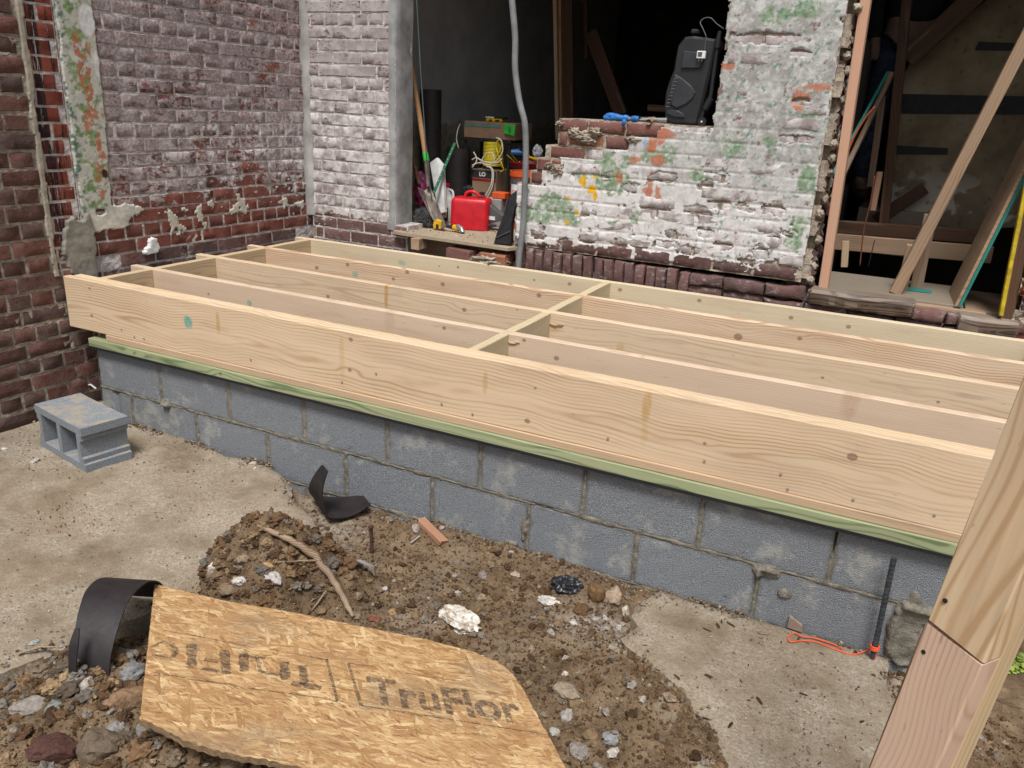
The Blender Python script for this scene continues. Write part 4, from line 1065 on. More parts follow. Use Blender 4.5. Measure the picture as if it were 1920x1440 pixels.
# clods, gravel and crumbs
def ico_variants(sub,n,seed,rough):
    out=[]
    from mathutils import noise as mn
    for i in range(n):
        bm=bmesh.new(); bmesh.ops.create_icosphere(bm,subdivisions=sub,radius=1)
        for v in bm.verts:
            d=v.co.normalized(); v.co=d*(1+rough*mn.fractal(d*1.6+Vector((seed+i*3.1,i,0)),.9,2.1,3))
        s=Vector((random.uniform(.8,1.3),random.uniform(.7,1.1),random.uniform(.5,.85)))
        P=np.array([[v.co.x*s.x,v.co.y*s.y,v.co.z*s.z] for v in bm.verts]); F=np.array([[q.index for q in f.verts] for f in bm.faces]); bm.free(); out.append((P,F))
    return out
V1=ico_variants(1,10,3,.55); V2=ico_variants(2,10,50,.6); V3=ico_variants(3,5,90,.7)
def scatter(name,XY,Z,S,variants,cols,label=None,cat=None,sinkf=.25,mat='clod',kind='stuff'):
    Ps=[];Fs=[];Cs=[];b=0
    n=len(S)
    for i in range(n):
        P,F=variants[rng.integers(len(variants))]
        a=rng.uniform(0,6.28); t=rng.uniform(-.6,.6); ca,sa=math.cos(a),math.sin(a); ct,st_=math.cos(t),math.sin(t)
        Rm=np.array([[ca,-sa,0],[sa,ca,0],[0,0,1]])@np.array([[1,0,0],[0,ct,-st_],[0,st_,ct]])
        Q=(P@Rm.T)*S[i]; Q=Q+np.array([XY[i,0],XY[i,1],Z[i]+S[i]*(.5-sinkf)])
        Ps.append(Q);Fs.append(F+b);b+=len(P);Cs.append(np.repeat(cols[i][None],len(P),0))
    me=np_mesh(name,np.concatenate(Ps),np.concatenate(Fs),M[mat],np.concatenate(Cs),smooth=False)
    o=bpy.data.objects.new(name,me); col.objects.link(o); tag(o,label,cat,kind=kind); return o
SOIL=np.array([(.120,.075,.042),(.09,.055,.031),(.165,.112,.065),(.20,.145,.088),(.07,.043,.026)])
STON=np.array([(.22,.20,.175),(.28,.26,.23),(.18,.145,.11),(.36,.34,.31),(.26,.21,.15),(.20,.15,.115),(.16,.13,.10)])
def sample(n,x0,x1,y0,y1,dens):
    X=rng.uniform(x0,x1,n); Y=rng.uniform(y0,y1,n); k=rng.uniform(0,1,n)<dens(X,Y); return X[k],Y[k]
def in_dirt(X,Y): return ~(pinside(SL,X,Y))&~(pinside(SRt,X,Y))
def dens(X,Y):
    d=in_dirt(X,Y).astype(float); cl=sstep(.42,.6,fbm(X,Y,5,4,720))
    p=gauss(X,Y,1.62,-.64,.22,.18)+gauss(X,Y,1.62,-1.35,.4,.28)+.8*gauss(X,Y,2.7,-.62,.28,.3)+.5*gauss(X,Y,2.3,-.3,.4,.12)+.4*gauss(X,Y,2.3,-.02,.5,.05)
    near=(GH(X,Y)>SZL+.004)&pinside(SL,X,Y)
    near2=(GH(X,Y)>SZR+.004)&pinside(SRt,X,Y)
    return np.clip(np.where(near|near2,.9,d*(.18+.5*cl+p)),0,1)*(Y<-.004)
def mkcol(n,pal,v=.22):
    c=pal[rng.integers(len(pal),size=n)]; return c*rng.uniform(1-v,1+v,(n,1))
X,Y=sample(52000,1.25,4.0,-1.6,0,lambda a,b:dens(a,b)**.8); S=.0016+.0042*rng.uniform(0,1,len(X))**2.2
scatter('soil_crumbs',np.stack([X,Y],1),GH(X,Y),S,V1,mkcol(len(X),SOIL),'loose brown crumbs of dug soil','soil')
X,Y=sample(4600,1.3,3.95,-1.6,0,dens); S=.004+.0125*rng.uniform(0,1,len(X))**3.5
scatter('soil_clods',np.stack([X,Y],1),GH(X,Y),S,V2,mkcol(len(X),SOIL),'brown clods of earth heaped round the strand board','soil')
X,Y=sample(2200,1.3,3.95,-1.6,0,lambda a,b:dens(a,b)*.45); S=.004+.011*rng.uniform(0,1,len(X))**3
scatter('gravel',np.stack([X,Y],1),GH(X,Y),S,V2,mkcol(len(X),STON),'small pale stones and mortar bits mixed in the dirt','gravel',sinkf=.1)
# near-left rubble, coarser
def dn2_(X,Y): return (gauss(X,Y,1.66,-1.42,.26,.18,.5)>.25)&in_dirt(X,Y)
X,Y=sample(900,1.2,2.5,-1.75,-1.0,lambda a,b:dn2_(a,b).astype(float)*.8); S=.010+.020*rng.uniform(0,1,len(X))**2
scatter('rubble',np.stack([X,Y],1),GH(X,Y),S,V3,mkcol(len(X),np.concatenate([SOIL*1.25,SOIL*1.5,STON*.7]),.2),'lumpy rubble and clods at the near left corner','rubble')
# crumbs spilled over the slab edges
X=rng.uniform(.9,3.6,60000); Y=rng.uniform(-1.6,-.01,60000); dd=np.minimum(pdist(SL,X,Y),pdist(SRt,X,Y)); on=(pinside(SL,X,Y)|pinside(SRt,X,Y)); k=on&(rng.uniform(0,1,60000)<np.exp(-dd/.030)*sstep(.38,.6,fbm(X,Y,9,4,760)))&(dd>.004)
X,Y=X[k],Y[k]; Z=np.maximum(np.where(pinside(SL,X,Y),SZL,SZR),GH(X,Y)); S=.0016+.006*rng.uniform(0,1,len(X))**3
scatter('edge_crumbs',np.stack([X,Y],1),Z,S,V1,mkcol(len(X),np.concatenate([SOIL*1.4,STON])),'crumbs of dirt spilled along the broken slab edges','soil')
X,Y=sample(420,1.35,1.85,-.9,-.45,lambda a,b:(GH(a,b)>-.33)*.9); S=.008+.014*rng.uniform(0,1,len(X))**2
scatter('pile_clods',np.stack([X,Y],1),GH(X,Y),S,V3,mkcol(len(X),np.concatenate([SOIL*1.1,SOIL*1.5,STON[:2]*.7]),.2),'larger clods covering the dirt pile','soil')
# sawdust, grit on the slabs
def dsl(X,Y): return (pinside(SL,X,Y)|pinside(SRt,X,Y)).astype(float)*(.15+.85*sstep(.45,.65,fbm(X,Y,4,4,730)))
X,Y=sample(32000,-.25,3.6,-1.7,-.02,dsl); Z=np.where(pinside(SL,X,Y),SZL,SZR); k=Z>GH(X,Y); X,Y,Z=X[k],Y[k],Z[k]; S=.0009+.0030*rng.uniform(0,1,len(X))**4
scatter('grit',np.stack([X,Y],1),Z+.0015,S,V1,mkcol(len(X),np.concatenate([STON,np.array([(.5,.40,.25),(.45,.36,.24),(.08,.06,.045)])]),.2),'grit and sawdust strewn over the concrete slabs','grit',sinkf=.2)
n_=70; X=rng.uniform(2.75,3.45,n_); Y=rng.uniform(-.75,-.06,n_); k=pinside(SRt,X,Y); X,Y=X[k],Y[k]; S=.004+.009*rng.uniform(0,1,len(X))**2
flat_=[(P_*np.array([1.5,.55,.25]),F_) for P_,F_ in V1]
scatter('bark_bits',np.stack([X,Y],1),np.full(len(X),SZR+.001),S,flat_,mkcol(len(X),np.array([(.045,.03,.02),(.07,.045,.03),(.30,.25,.19)])),'dark flakes of bark and chips on the right slab','bark',sinkf=.35)
# crumbs swept against the block wall
X=rng.uniform(.05,3.5,2000); Y=-np.abs(rng.normal(0,.022,2000))-.004; Z=GH(X,Y); Z=np.where(pinside(SL,X,Y),np.maximum(Z,SZL),Z); Z=np.where(pinside(SRt,X,Y),np.maximum(Z,SZR),Z); S=.002+.006*rng.uniform(0,1,len(X))**2.5
k=sstep(.40,.55,fbm(X,Y*0,6,3,740))>rng.uniform(0,1,len(X)); k|=(X>1.2)&(X<2.7)
scatter('wall_foot_crumbs',np.stack([X,Y],1)[k],Z[k],S[k],V1,mkcol(k.sum(),np.concatenate([SOIL*1.3,STON*.8])),'crumbs of dirt gathered along the foot of the block wall','soil')
# ================================================================== FOREGROUND THINGS
_gx=np.arange(-.75,4.6,.006); _gy=np.arange(-1.8,.9,.006); _GX,_GY=np.meshgrid(_gx,_gy); _S=GH(_GX,_GY)
_S=np.where(pinside(SL,_GX,_GY),np.maximum(_S,SZL),_S); _S=np.where(pinside(SRt,_GX,_GY),np.maximum(_S,SZR),_S)
def surf(x,y):
    i=min(max(int((x+.75)/.006+.5),0),len(_gx)-1); j=min(max(int((y+1.8)/.006+.5),0),len(_gy)-1); return float(_S[j,i])
def hit(px,py,up=0.0):
    """where the line of sight through a photograph pixel meets the ground or a slab"""
    d=_M@Vector(((px-960)/FPX,-(py-720)/FPX,-1.0)); t=(.0-CAM_LOC.z)/d.z; lo=t; 
    for i in range(400):
        p=CAM_LOC+d*t
        if p.z<=surf(p.x,p.y): break
        lo=t; t+=.006
    p=CAM_LOC+d*((lo+t)/2); return Vector((p.x,p.y,surf(p.x,p.y)+up))
UH=Vector((math.cos(R(26.2)),math.sin(R(26.2)),0)); AH=Vector((math.sin(R(26.2)),-math.cos(R(26.2)),0))

# --- timber prop, two-by-fours nailed together, leaning across the right edge
def post_at(px,py): return at(px,py,y=-1.22)
Pt=post_at(1858,858); Pb=post_at(1630,1440); D=(Pt-Pb).normalized()
Wd=Vector((math.cos(R(38)),-math.sin(R(38)),0)); Wd=(Wd-D*Wd.dot(D)).normalized(); Nn=Wd.cross(D).normalized()
if Nn.y>0: Nn=-Nn
post=thing('timber_prop','leaning prop of doubled yellow and pink two-by-fours at the right edge, nearest the camera','prop')
def stick(name,mat,origin,d,wv,length,width,thick,parent=None,bev=.0025,roughend=0):
    """board from origin along d; width along wv; thickness along d x wv"""
    d=Vector(d).normalized(); wv=Vector(wv); wv=(wv-d*wv.dot(d)).normalized(); tv=d.cross(wv)
    m=Matrix((d,-tv if False else tv*-1 if False else (wv.cross(d)),wv)).transposed().to_4x4()
    mb=MB(); mb_len=length; n=max(2,int(length/.12)); H=width;T=thick
    ring=[(-T/2,-H/2+bev),(-T/2+bev,-H/2),(T/2-bev,-H/2),(T/2,-H/2+bev),(T/2,H/2-bev),(T/2-bev,H/2),(-T/2+bev,H/2),(-T/2,H/2-bev)]
    vs=[]; rr=random.Random(int(length*1000))
    for i in range(n+1):
        for (y,z) in ring: vs.append((-length/2+length*i/n+(rr.uniform(-1,1)*roughend if i in(0,n) else 0),y+rr.uniform(-1,1)*.0005,z+rr.uniform(-1,1)*.0006))
    fs=[(i*8+k,(i+1)*8+k,(i+1)*8+(k+1)%8,i*8+(k+1)%8) for i in range(n) for k in range(8)]+[tuple(range(8)),tuple(n*8+k for k in range(8))[::-1]]
    mb.add(vs,fs); me=mb.mesh(name,mat); o=bpy.data.objects.new(name,me); col.objects.link(o)
    m.translation=Vector(origin)+d*length/2; o.matrix_world=m
    if parent: o.parent=parent
    return o
join=(post_at(1742,1165)-Pb).length
base0=Pb-D*.62
A0=Pb+D*join+Wd*.0445-Nn*.019
stick('board',M['w_post'],A0,D,Wd,1.5,.089,.038,post,roughend=.004)
stick('board',M['w_pink'],base0+Wd*.0445-Nn*.019+Nn*.001,D,Wd,.62+join-.002,.089,.0385,post,roughend=.004)
stick('board',M['w_post2'],base0+Wd*.0445-Nn*.058,D,Wd,2.9,.0895,.038,post)
stick('board',M['w_old2'],base0+Wd*.010-Nn*.078,D,Wd,.62+join-.05,.089,.038,post)
for px,py in((1773,1126),(1733,1222)):
    d=_M@Vector(((px-960)/FPX,-(py-720)/FPX,-1.0)); q=CAM_LOC+d*((Pb-CAM_LOC).dot(Nn)/d.dot(Nn)); mb=MB(); mb.lathe([(0,.0),(.0035,.0),(.0035,.0022),(0,.0022)],q,8,rot=Nn.to_track_quat('Z','Y').to_matrix()); mb.build('nail',M['black_membrane'],post)

# --- strand board lying on the rubble
def mk_osb():
    t=NT('strand_board',.75,.2); p=t.obj()
    def aniso(ang,sx,sy,of,det=3,rg=.6,warp=.02):
        q=t.map(p,rot=(0,0,ang),loc=(of*.37,of*.21,0)); wv=t.vm('SCALE',t.vm('SUBTRACT',t.noise(p,7,2,.5,color=True),(.5,.5,.5)),warp)
        x,y,z=t.sep(t.vm('ADD',q,wv)); return t.noise(t.comb(t.m('MULTIPLY',x,sx),t.m('MULTIPLY',y,sy),of),1.0,det,rg),x,y
    n1,_,_=aniso(.06,10,75,1,4,.62); n2,_,_=aniso(-.28,14,110,4,4,.6); n3,_,_=aniso(.36,16,120,8,3,.6); sel=t.noise(p,9,4,.6)
    f=t.mix(t.step(sel,.46,.54),n1,n2); f=t.mix(t.step(t.noise(t.vm('ADD',p,(3,5,1)),11,4,.6),.56,.62),f,n3); f=t.sep(f)[0]
    c=t.ramp(f,[(.30,(.17,.088,.038)),(.43,(.30,.17,.075)),(.52,(.42,.26,.12)),(.62,(.49,.33,.165)),(.74,(.58,.42,.23))])
    h=f
    for i,(ang,sx,sy,of,lo) in enumerate([(.12,17,85,11,.66),(-.45,14,75,17,.76),(.55,17,90,23,.80),(-.18,20,110,29,.66),(.95,18,90,37,.86)]):
        q=t.map(p,rot=(0,0,ang),loc=(of*.11,of*.23,0)); wv=t.vm('SCALE',t.vm('SUBTRACT',t.noise(p,16,3,.6,color=True),(.5,.5,.5)),.020)
        x,y,z=t.sep(t.vm('ADD',q,wv)); vv=t.comb(t.m('MULTIPLY',x,sx),t.m('MULTIPLY',y,sy),0.0)
        vc=t.sep(t.voro(vv,1.0,'F1','Color')); vd=t.voro(vv,1.0,'DISTANCE_TO_EDGE','Distance')
        fb=t.noise(t.comb(t.m('MULTIPLY',x,25),t.m('MULTIPLY',y,500),vc[0]),1,2,.6)
        ci=t.ramp(vc[0],[(0,(.30,.16,.065)),(.5,(.44,.27,.125)),(1,(.60,.44,.24))]); ci=t.mix(t.m('MULTIPLY',t.step(fb,.48,.7),.45),ci,(.26,.14,.06)); ci=t.mix(t.m('MULTIPLY',t.step(vd,.05,.0),.7),ci,(.13,.065,.028))
        mk=t.m('MULTIPLY',t.step(vc[1],lo,lo+.03),t.step(vd,.0,.03)); mk=t.m('MULTIPLY',mk,t.step(t.noise(t.vm('ADD',p,(of*.3,0,0)),30,3,.6),.36,.46))
        c=t.mix(mk,c,ci); h=t.m('ADD',h,t.m('MULTIPLY',mk,.35))
    ck,_,_=aniso(.15,34,240,51,3,.65,.03); c=t.mix(t.m('MULTIPLY',t.step(ck,.58,.65),.8),c,(.10,.045,.02))
    ck2,_,_=aniso(-.5,40,260,57,3,.65,.03); c=t.mix(t.m('MULTIPLY',t.step(ck2,.64,.69),.7),c,(.12,.055,.024))
    b=t.noise(p,5,5,.65); c=t.mix(t.m('MULTIPLY',t.step(b,.44,.68),.48),c,(.28,.155,.07))
    e=t.noise(t.vm('ADD',p,(7,1,0)),3.2,4,.6); c=t.mix(t.m('MULTIPLY',t.step(e,.50,.68),.45),c,(.19,.145,.10))
    return t.out(c,h,.6,.0018,rough=.74)
M['osb']=mk_osb()
def mk_osbedge(): 
    t=NT('strand_edge',.85,.1); p=t.obj(); n=t.noise(t.vm('MULTIPLY',p,(1,1,12)),60,4,.7)
    return t.out(t.ramp(n,[(.35,(.14,.085,.045)),(.6,(.30,.205,.12))]),n,.8,.004)
M['osbe']=mk_osbedge()
XO=(OSB_Q-OSB_P); XO=(XO-OSB_N*XO.dot(OSB_N)).normalized(); YO=OSB_N.cross(XO)
MO=Matrix((XO,YO,OSB_N)).transposed().to_4x4(); MO.translation=OSB_P; MOi=MO.inverted()
def ol(px,py): q=MOi@atp(px,py); return Vector((q.x,q.y))
out=[(290,1095),(420,1126),(560,1150),(665,1172),(800,1199),(880,1220),(932,1240),(962,1264),(985,1300),(1012,1350),(1045,1410),(1085,1490),(1000,1520),(850,1510),(700,1478),(600,1448),(520,1428),(440,1415),(395,1403),(345,1388),(315,1372),(290,1358),(262,1350)]
pts=[]; rr=random.Random(5)
for i in range(len(out)):
    a=ol(*out[i]); b=ol(*out[(i+1)%len(out)]); k=max(1,int((b-a).length/.009)); nn=Vector((-(b-a).y,(b-a).x)).normalized()
    rag=.0032 if 13<=i<=21 else (.0018 if i in(5,6,7,8,9,10) else .0008)
    for j in range(k):
        q=a.lerp(b,j/k); pts.append(q+nn*rr.uniform(-1,1)*rag)
n=len(pts); vs=[(p.x,p.y,0) for p in pts]+[(p.x+rr.uniform(-1,1)*.001,p.y+rr.uniform(-1,1)*.001,-.009) for p in pts]+[(p.x,p.y,-.0185) for p in pts]
ccw=sum(pts[i].x*pts[(i+1)%n].y-pts[(i+1)%n].x*pts[i].y for i in range(n))>0
fs=[tuple(range(n)) if ccw else tuple(range(n))[::-1], tuple(2*n+i for i in range(n))[::-1] if ccw else tuple(2*n+i for i in range(n))]
for lv in(0,1):
    for i in range(n):
        j=(i+1)%n; q=(lv*n+i,(lv+1)*n+i,(lv+1)*n+j,lv*n+j); fs.append(q if ccw else q[::-1])
me=bpy.data.meshes.new('strand_board'); me.from_pydata(vs,[],fs); me.update(); me.materials.append(M['osb']); me.materials.append(M['osbe'])
for i,f in enumerate(me.polygons): f.material_index=0 if i<1 else 1
osb=bpy.data.objects.new('strand_board',me); col.objects.link(osb); osb.matrix_world=MO
tag(osb,'torn sheet of golden strand board with worn TruFlor print lying on the rubble','board')
# worn ink
def mk_ink():
    t=NT('worn_ink',.8,.2); p=t.obj(); n=t.noise(p,130,5,.75); n2=t.noise(t.vm('MULTIPLY',p,(1,4,1)),26,4,.65)
    a=t.step(t.m('ADD',t.m('MULTIPLY',n,.5),t.m('MULTIPLY',n2,.5)),.41,.60,.62,.05)
    t.put(t.b.inputs['Alpha'],a); return t.out((.060,.050,.045))
M['ink']=mk_ink()
mb=MB()
def stroke(x1,y1,x2,y2,wd):
    a=ol(x1,y1); b=ol(x2,y2); d=(b-a).normalized(); nn=Vector((-d.y,d.x))*wd/2
    k=6; vs=[];
    for i in range(k+1):
        q=a.lerp(b,i/k); j=rr.uniform(.8,1.15); vs+= [(q.x-nn.x*j,q.y-nn.y*j,.0007),(q.x+nn.x*j,q.y+nn.y*j,.0007)]
    mb.add(vs,[(2*i,2*i+2,2*i+3,2*i+1) for i in range(k)])
def za(x,y): return (260+x/4.8,1090+y/4.8)
def st(x1,y1,x2,y2,wd): stroke(*za(x1,y1),*za(x2,y2),wd)
for q in [(100,600,200,550,.008),(200,545,290,560,.010),(300,560,345,640,.014),(345,640,300,690,.012),(290,690,120,660,.006),
          (475,565,480,780,.026),(590,705,715,725,.013),(570,785,715,812,.012),(770,620,790,840,.026),(945,650,950,812,.026),(900,665,1140,690,.009),(1060,665,1098,835,.010),(1110,815,1260,850,.011),
          (1310,725,1320,885,.026),(1375,915,1640,965,.018),(1475,755,1490,930,.022)]: st(*q)
for q in [(220,440,660,520,.004),(660,520,1100,610,.003),(1180,610,1700,710,.004),(130,820,420,870,.004),(440,880,880,935,.004),(980,960,1640,1050,.005),(1690,700,1790,1080,.008),(1640,1050,1790,1085,.004)]: st(*q)
stroke(653,1243,665,1283,.008); stroke(665,1283,677,1323,.010); stroke(677,1323,850,1350,.005); stroke(855,1351,1035,1379,.004); stroke(653,1243,700,1250,.004); stroke(760,1262,860,1278,.003)
# lettering
fc=bpy.data.curves.new('t','FONT'); fc.body='TruFlor'; fc.size=1; fc.offset=.028; fo=bpy.data.objects.new('t',fc); col.objects.link(fo)
bpy.context.view_layer.update(); dg=bpy.context.evaluated_depsgraph_get(); tm=bpy.data.meshes.new_from_object(fo.evaluated_get(dg))
P_=np.array([v.co[:] for v in tm.vertices]); x0,x1=P_[:,0].min(),P_[:,0].max(); hh=P_[:,1].max()
a=ol(693,1318); b=ol(985,1357); up=ol(825,1286)-ol(838,1337); up=up*.98
F_=[tuple(p.vertices) for p in tm.polygons]
for bold in ((0,0),):
    vs=[]
    for v in P_:
        q=a+(b-a)*((v[0]-x0)/(x1-x0))+up*(v[1]/hh); vs.append((q.x+bold[0],q.y+bold[1],.0008+abs(bold[0])*.02+bold[0]*.01+bold[1]*.05))
    mb.add(vs,F_)
col.objects.unlink(fo); bpy.data.objects.remove(fo)
me=mb.mesh('printed_lettering',M['ink']); o=bpy.data.objects.new('printed_lettering',me); col.objects.link(o); o.parent=osb

# --- black bent strips of form tube
M['tubeblk']=plain('black_sheet',(.022,.017,.018),.55,.35,var=.25,scale=14,bump=.2)
def strip(name,label,cat,pts,widths,org,u,a,th=.004,seg=4,mat='tubeblk',hang=.5):
    """pts (u,z), widths along a: a bent sheet with thickness"""
    # smooth the polyline
    P=[Vector(p) for p in pts]; W=list(widths); N=6; Q=[];WW=[]
    for i in range(len(P)-1):
        p0=P[max(i-1,0)];p1=P[i];p2=P[i+1];p3=P[min(i+2,len(P)-1)]
        for j in range(N):
            t=j/N; Q.append(.5*((2*p1)+(p2-p0)*t+(2*p0-5*p1+4*p2-p3)*t*t+(3*p1-p0-3*p2+p3)*t**3)); WW.append(W[i]*(1-t)+W[i+1]*t)
    Q.append(P[-1]); WW.append(W[-1]); n=len(Q); vs=[]
    for side in(0,1):
        for i in range(n):
            d=(Q[min(i+1,n-1)]-Q[max(i-1,0)]).normalized(); nn=Vector((-d.y,d.x))*th*side
            for k in range(seg+1):
                aa=(k/seg-hang)*WW[i]; q=Q[i]+nn; vs.append(org+u*q.x+Vector((0,0,1))*q.y+a*(aa+.0015*math.sin(i*.4+k*2)*(k in(0,seg))))
    K=seg+1; o1=n*K; fs=[]
    for i in range(n-1):
        for k in range(seg):
            fs.append((i*K+k,i*K+k+1,(i+1)*K+k+1,(i+1)*K+k)); fs.append((o1+i*K+k,o1+(i+1)*K+k,o1+(i+1)*K+k+1,o1+i*K+k+1))
        fs.append((i*K,(i+1)*K,o1+(i+1)*K,o1+i*K)); fs.append((i*K+seg,o1+i*K+seg,o1+(i+1)*K+seg,(i+1)*K+seg))
    fs.append(tuple(range(K))+tuple(o1+k for k in range(K))[::-1]); e=(n-1)*K; fs.append(tuple(e+k for k in range(K))[::-1]+tuple(o1+e+k for k in range(K)))
    mb=MB(); mb.add(vs,fs); o=mb.build(name,M[mat],smooth='auto'); return tag(o,label,cat)
F0=hit(197,1266); r0=.180; UA=Vector((-.40,.917,0)).normalized(); AA=Vector((.917,.40,0)).normalized()
arc=[(r0-r0*math.cos(t),r0*1.05*math.sin(t)-.05) for t in [math.radians(q) for q in (-6,14,36,60,84,110,138,165)]]
strip('bent_sheet','wide black arch of cut form tube standing at the left end of the strand board','form tube',arc,[.06,.08,.10,.12,.135,.14,.14,.14],F0+AA*.01,UA,AA,hang=1.0)
strip('bent_sheet','thin black sliver of tube leaning just outside the wide black arch','form tube',[(-.018,-.01),(-.022,.04),(-.004,.10),(.02,.14)],[.012,.022,.022,.010],F0-AA*.06-UA*.012,UA,AA)
F1=at(641,974,z=-.412); F1.z=surf(F1.x,F1.y)+.004; UB=Vector((.55,.83,0)).normalized(); AB=Vector((.83,-.55,0)).normalized()
strip('bent_sheet','black curled shard with a raised tongue lying against the block wall','form tube',[(-.022,.225),(-.040,.165),(-.044,.09),(-.028,.030),(.025,.010),(.085,.014),(.150,.042)],[.06,.11,.17,.215,.20,.16,.08],F1-UB*.03+Vector((0,0,.014)),UB,AB,hang=1.0)

# --- branch, splinter, stake, slats
def branch(name,label,cat,pxs,rs,mat,lift,side=()):
    path=[hit(x,y)+Vector((0,0,l)) for (x,y),l in zip(pxs,lift)]
    mb=MB(); P=[];RR=[]
    for i in range(len(path)-1):
        for j in range(5):
            t=j/5; P.append(path[i].lerp(path[i+1],t)+Vector([random.uniform(-1,1)*rs[i]*.18 for _ in range(3)])); RR.append((rs[i]*(1-t)+rs[i+1]*t)*random.uniform(.9,1.12))
    P.append(path[-1]); RR.append(rs[-1]); mb.tube(P,RR,8)
    for s in side:
        mb.tube([hit(x,y)+Vector((0,0,l)) for x,y,l in s],[.004,.003,.002][:len(s)],6)
    return tag(mb.build(name,mat,smooth=True),label,cat)
M['bark']=mk_wood('weathered_branch',seed=30,con=1.2,ring=.006,light=(.30,.215,.14),dark=(.14,.09,.055),grey=.3)
branch('branch','dead crooked branch lying down the side of the dirt pile','branch',[(492,998),(545,1022),(590,1056),(625,1096),(650,1140),(662,1166)],[.008,.010,.012,.0105,.009,.006],M['bark'],[.02,.02,.022,.022,.016,.02],side=[((602,1066,.02),(570,1068,.02),(520,1072,.02))])
branch('root','thin pale root curling on the dirt just above the strand board','root',[(585,1148),(603,1135),(612,1120)],[.002,.003,.002],M['bark'],[.006,.016,.028])
branch('twig','thin dark twigs poking from the ground at the left, before the arch','twig',[(38,1228),(80,1222),(118,1218)],[.003,.004,.002],M['bark'],[.006,.012,.01])
M['redwood']=mk_wood('split_wood',seed=31,con=1.3,ring=.007,light=(.42,.24,.15),dark=(.22,.10,.06))
a_=hit(790,985,.018); b_=hit(832,1022,.006); stick('split_block',M['redwood'],a_,b_-a_,(0,0,1),(b_-a_).length,.030,.035,None,roughend=.01)
tag(bpy.context.scene.objects[-1] if False else bpy.data.objects['split_block'],'splintered reddish block of wood at the foot of the block wall','wood scrap')
M['rust']=plain('rusty_iron',(.085,.045,.03),.8,.3,var=.35,scale=60,bump=.5)
q=hit(697,1036); mb=MB(); mb.tube([q-Vector((0,0,.02)),q+Vector((0,0,.055)),q+Vector((-.002,0,.105))],[.008,.0075,.007],10); mb.tube([q+Vector((-.002,0,.105)),q+Vector((-.002,0,.112))],[.011,.010],10)
tag(mb.build('iron_stake',M['rust'],smooth='auto'),'short rusty bolt standing upright in the dirt','stake')
M['ash']=plain('grey_paint_chip',(.34,.33,.31),.8,.2,var=.25,scale=40)
strip('plaster_strip','curved pale grey strip of lath on the right flank of the dirt pile','lath scrap',[(-.055,.035),(-.02,.028),(.015,.008),(.02,-.02)],[.02,.035,.03,.018],hit(690,1078,.02),UH,(AH+Vector((0,0,.4))).normalized(),th=.004,mat='ash')
branch('pale_stick','short pale stick lying flat on the dirt left of the split block','stick',[(770,1022),(787,1011)],[.003,.003],M['ash'],[.008,.010])
# --- crumpled plastic
def crumple(name,c,size,mat,seed,sub=5,fold=.5,rot=0):
    bm=bmesh.new(); bmesh.ops.create_icosphere(bm,subdivisions=sub,radius=1)
    from mathutils import noise as mn
    mt=Matrix.Rotation(rot,3,'Z')
    for v in bm.verts:
        d=v.co.normalized(); s=Vector((seed,seed*.7,seed*1.3))
        dd=Vector((d.x*1.0,d.y*2.2,d.z*1.4)); n=1-abs(mn.noise(dd*1.1+s))*2.4; n2=1-abs(mn.noise(dd*2.3+s+mn.noise_vector(d*1.5)*.8))*2.2; n3=mn.noise(dd*6+s)
        f=.66+fold*(.50*n+.26*n2+.05*n3)
        p=mt@Vector((d.x*f*size[0],d.y*f*size[1],d.z*f*size[2])); v.co=p
    me=bpy.data.meshes.new(name); bm.to_mesh(me); bm.free(); me.materials.append(mat); me.polygons.foreach_set('use_smooth',[True]*len(me.polygons)); me.set_sharp_from_angle(angle=R(32))
    o=bpy.data.objects.new(name,me); col.objects.link(o); o.location=c; return o
def mk_rag():
    t=NT('dirty_white_plastic',.5,.4); P=t.pos(); n=t.noise(P,40,5,.65); n2=t.noise(P,150,4,.7)
    c=t.ramp(n,[(.38,(.28,.22,.155)),(.52,(.50,.455,.39)),(.66,(.66,.635,.595))]); c=t.mix(t.m('MULTIPLY',t.step(n2,.6,.7),.6),c,(.12,.08,.05)); return t.out(c,n2,.3,.002)
M['rag']=mk_rag()
tag(crumple('plastic_bag',hit(862,1168,.012),(.085,.050,.038),M['rag'],3,rot=-.3),'crumpled dirty white plastic bag half sunk in the dirt above the strand board','plastic bag')
M['blkbag']=plain('black_plastic',(.018,.019,.022),.32,.5,var=.2)
tag(crumple('plastic_bag',hit(1062,1103,.012),(.060,.040,.034),M['blkbag'],8,rot=.2),'crumpled black plastic scrap beside the block wall','plastic bag')
M['paper']=plain('wet_paper',(.50,.47,.42),.85,.2,var=.3,scale=50,bump=.4)
tag(crumple('paper_scrap',hit(1030,1130,.004),(.044,.028,.009),M['paper'],12),'flat whitish scrap in front of the black plastic','paper')
# --- stones one can tell apart
def stone(px,py,size,colr,label,seed,name='stone',cat='stone',sub=3,flat=.5,up=.25,rot=None,group=None):
    p=hit(px,py); s=size if isinstance(size,tuple) else (size,size*.75,size*.6)
    o=lumpy(name,(p.x,p.y,p.z+s[2]*up),s,M['clod'],None,seed=seed,sub=sub,rough=.45,flat=flat,rot=random.uniform(0,6) if rot is None else rot,smooth=False,colr=colr,freq=2.2)
    if sub>=3: o.data.polygons.foreach_set('use_smooth',[True]*len(o.data.polygons)); o.data.set_sharp_from_angle(angle=R(28))
    return tag(o,label,cat,group)
G1=(.36,.35,.33); TAN=(.36,.27,.19)
stone(1150,1122,(.042,.030,.028),(.42,.33,.25),'angular tan broken stone between the brown clod and the right slab',1)
stone(1118,1118,(.030,.026,.036),(.16,.10,.05),'round brown clod of clay next to the black plastic',2,'clod','clod',flat=.1)
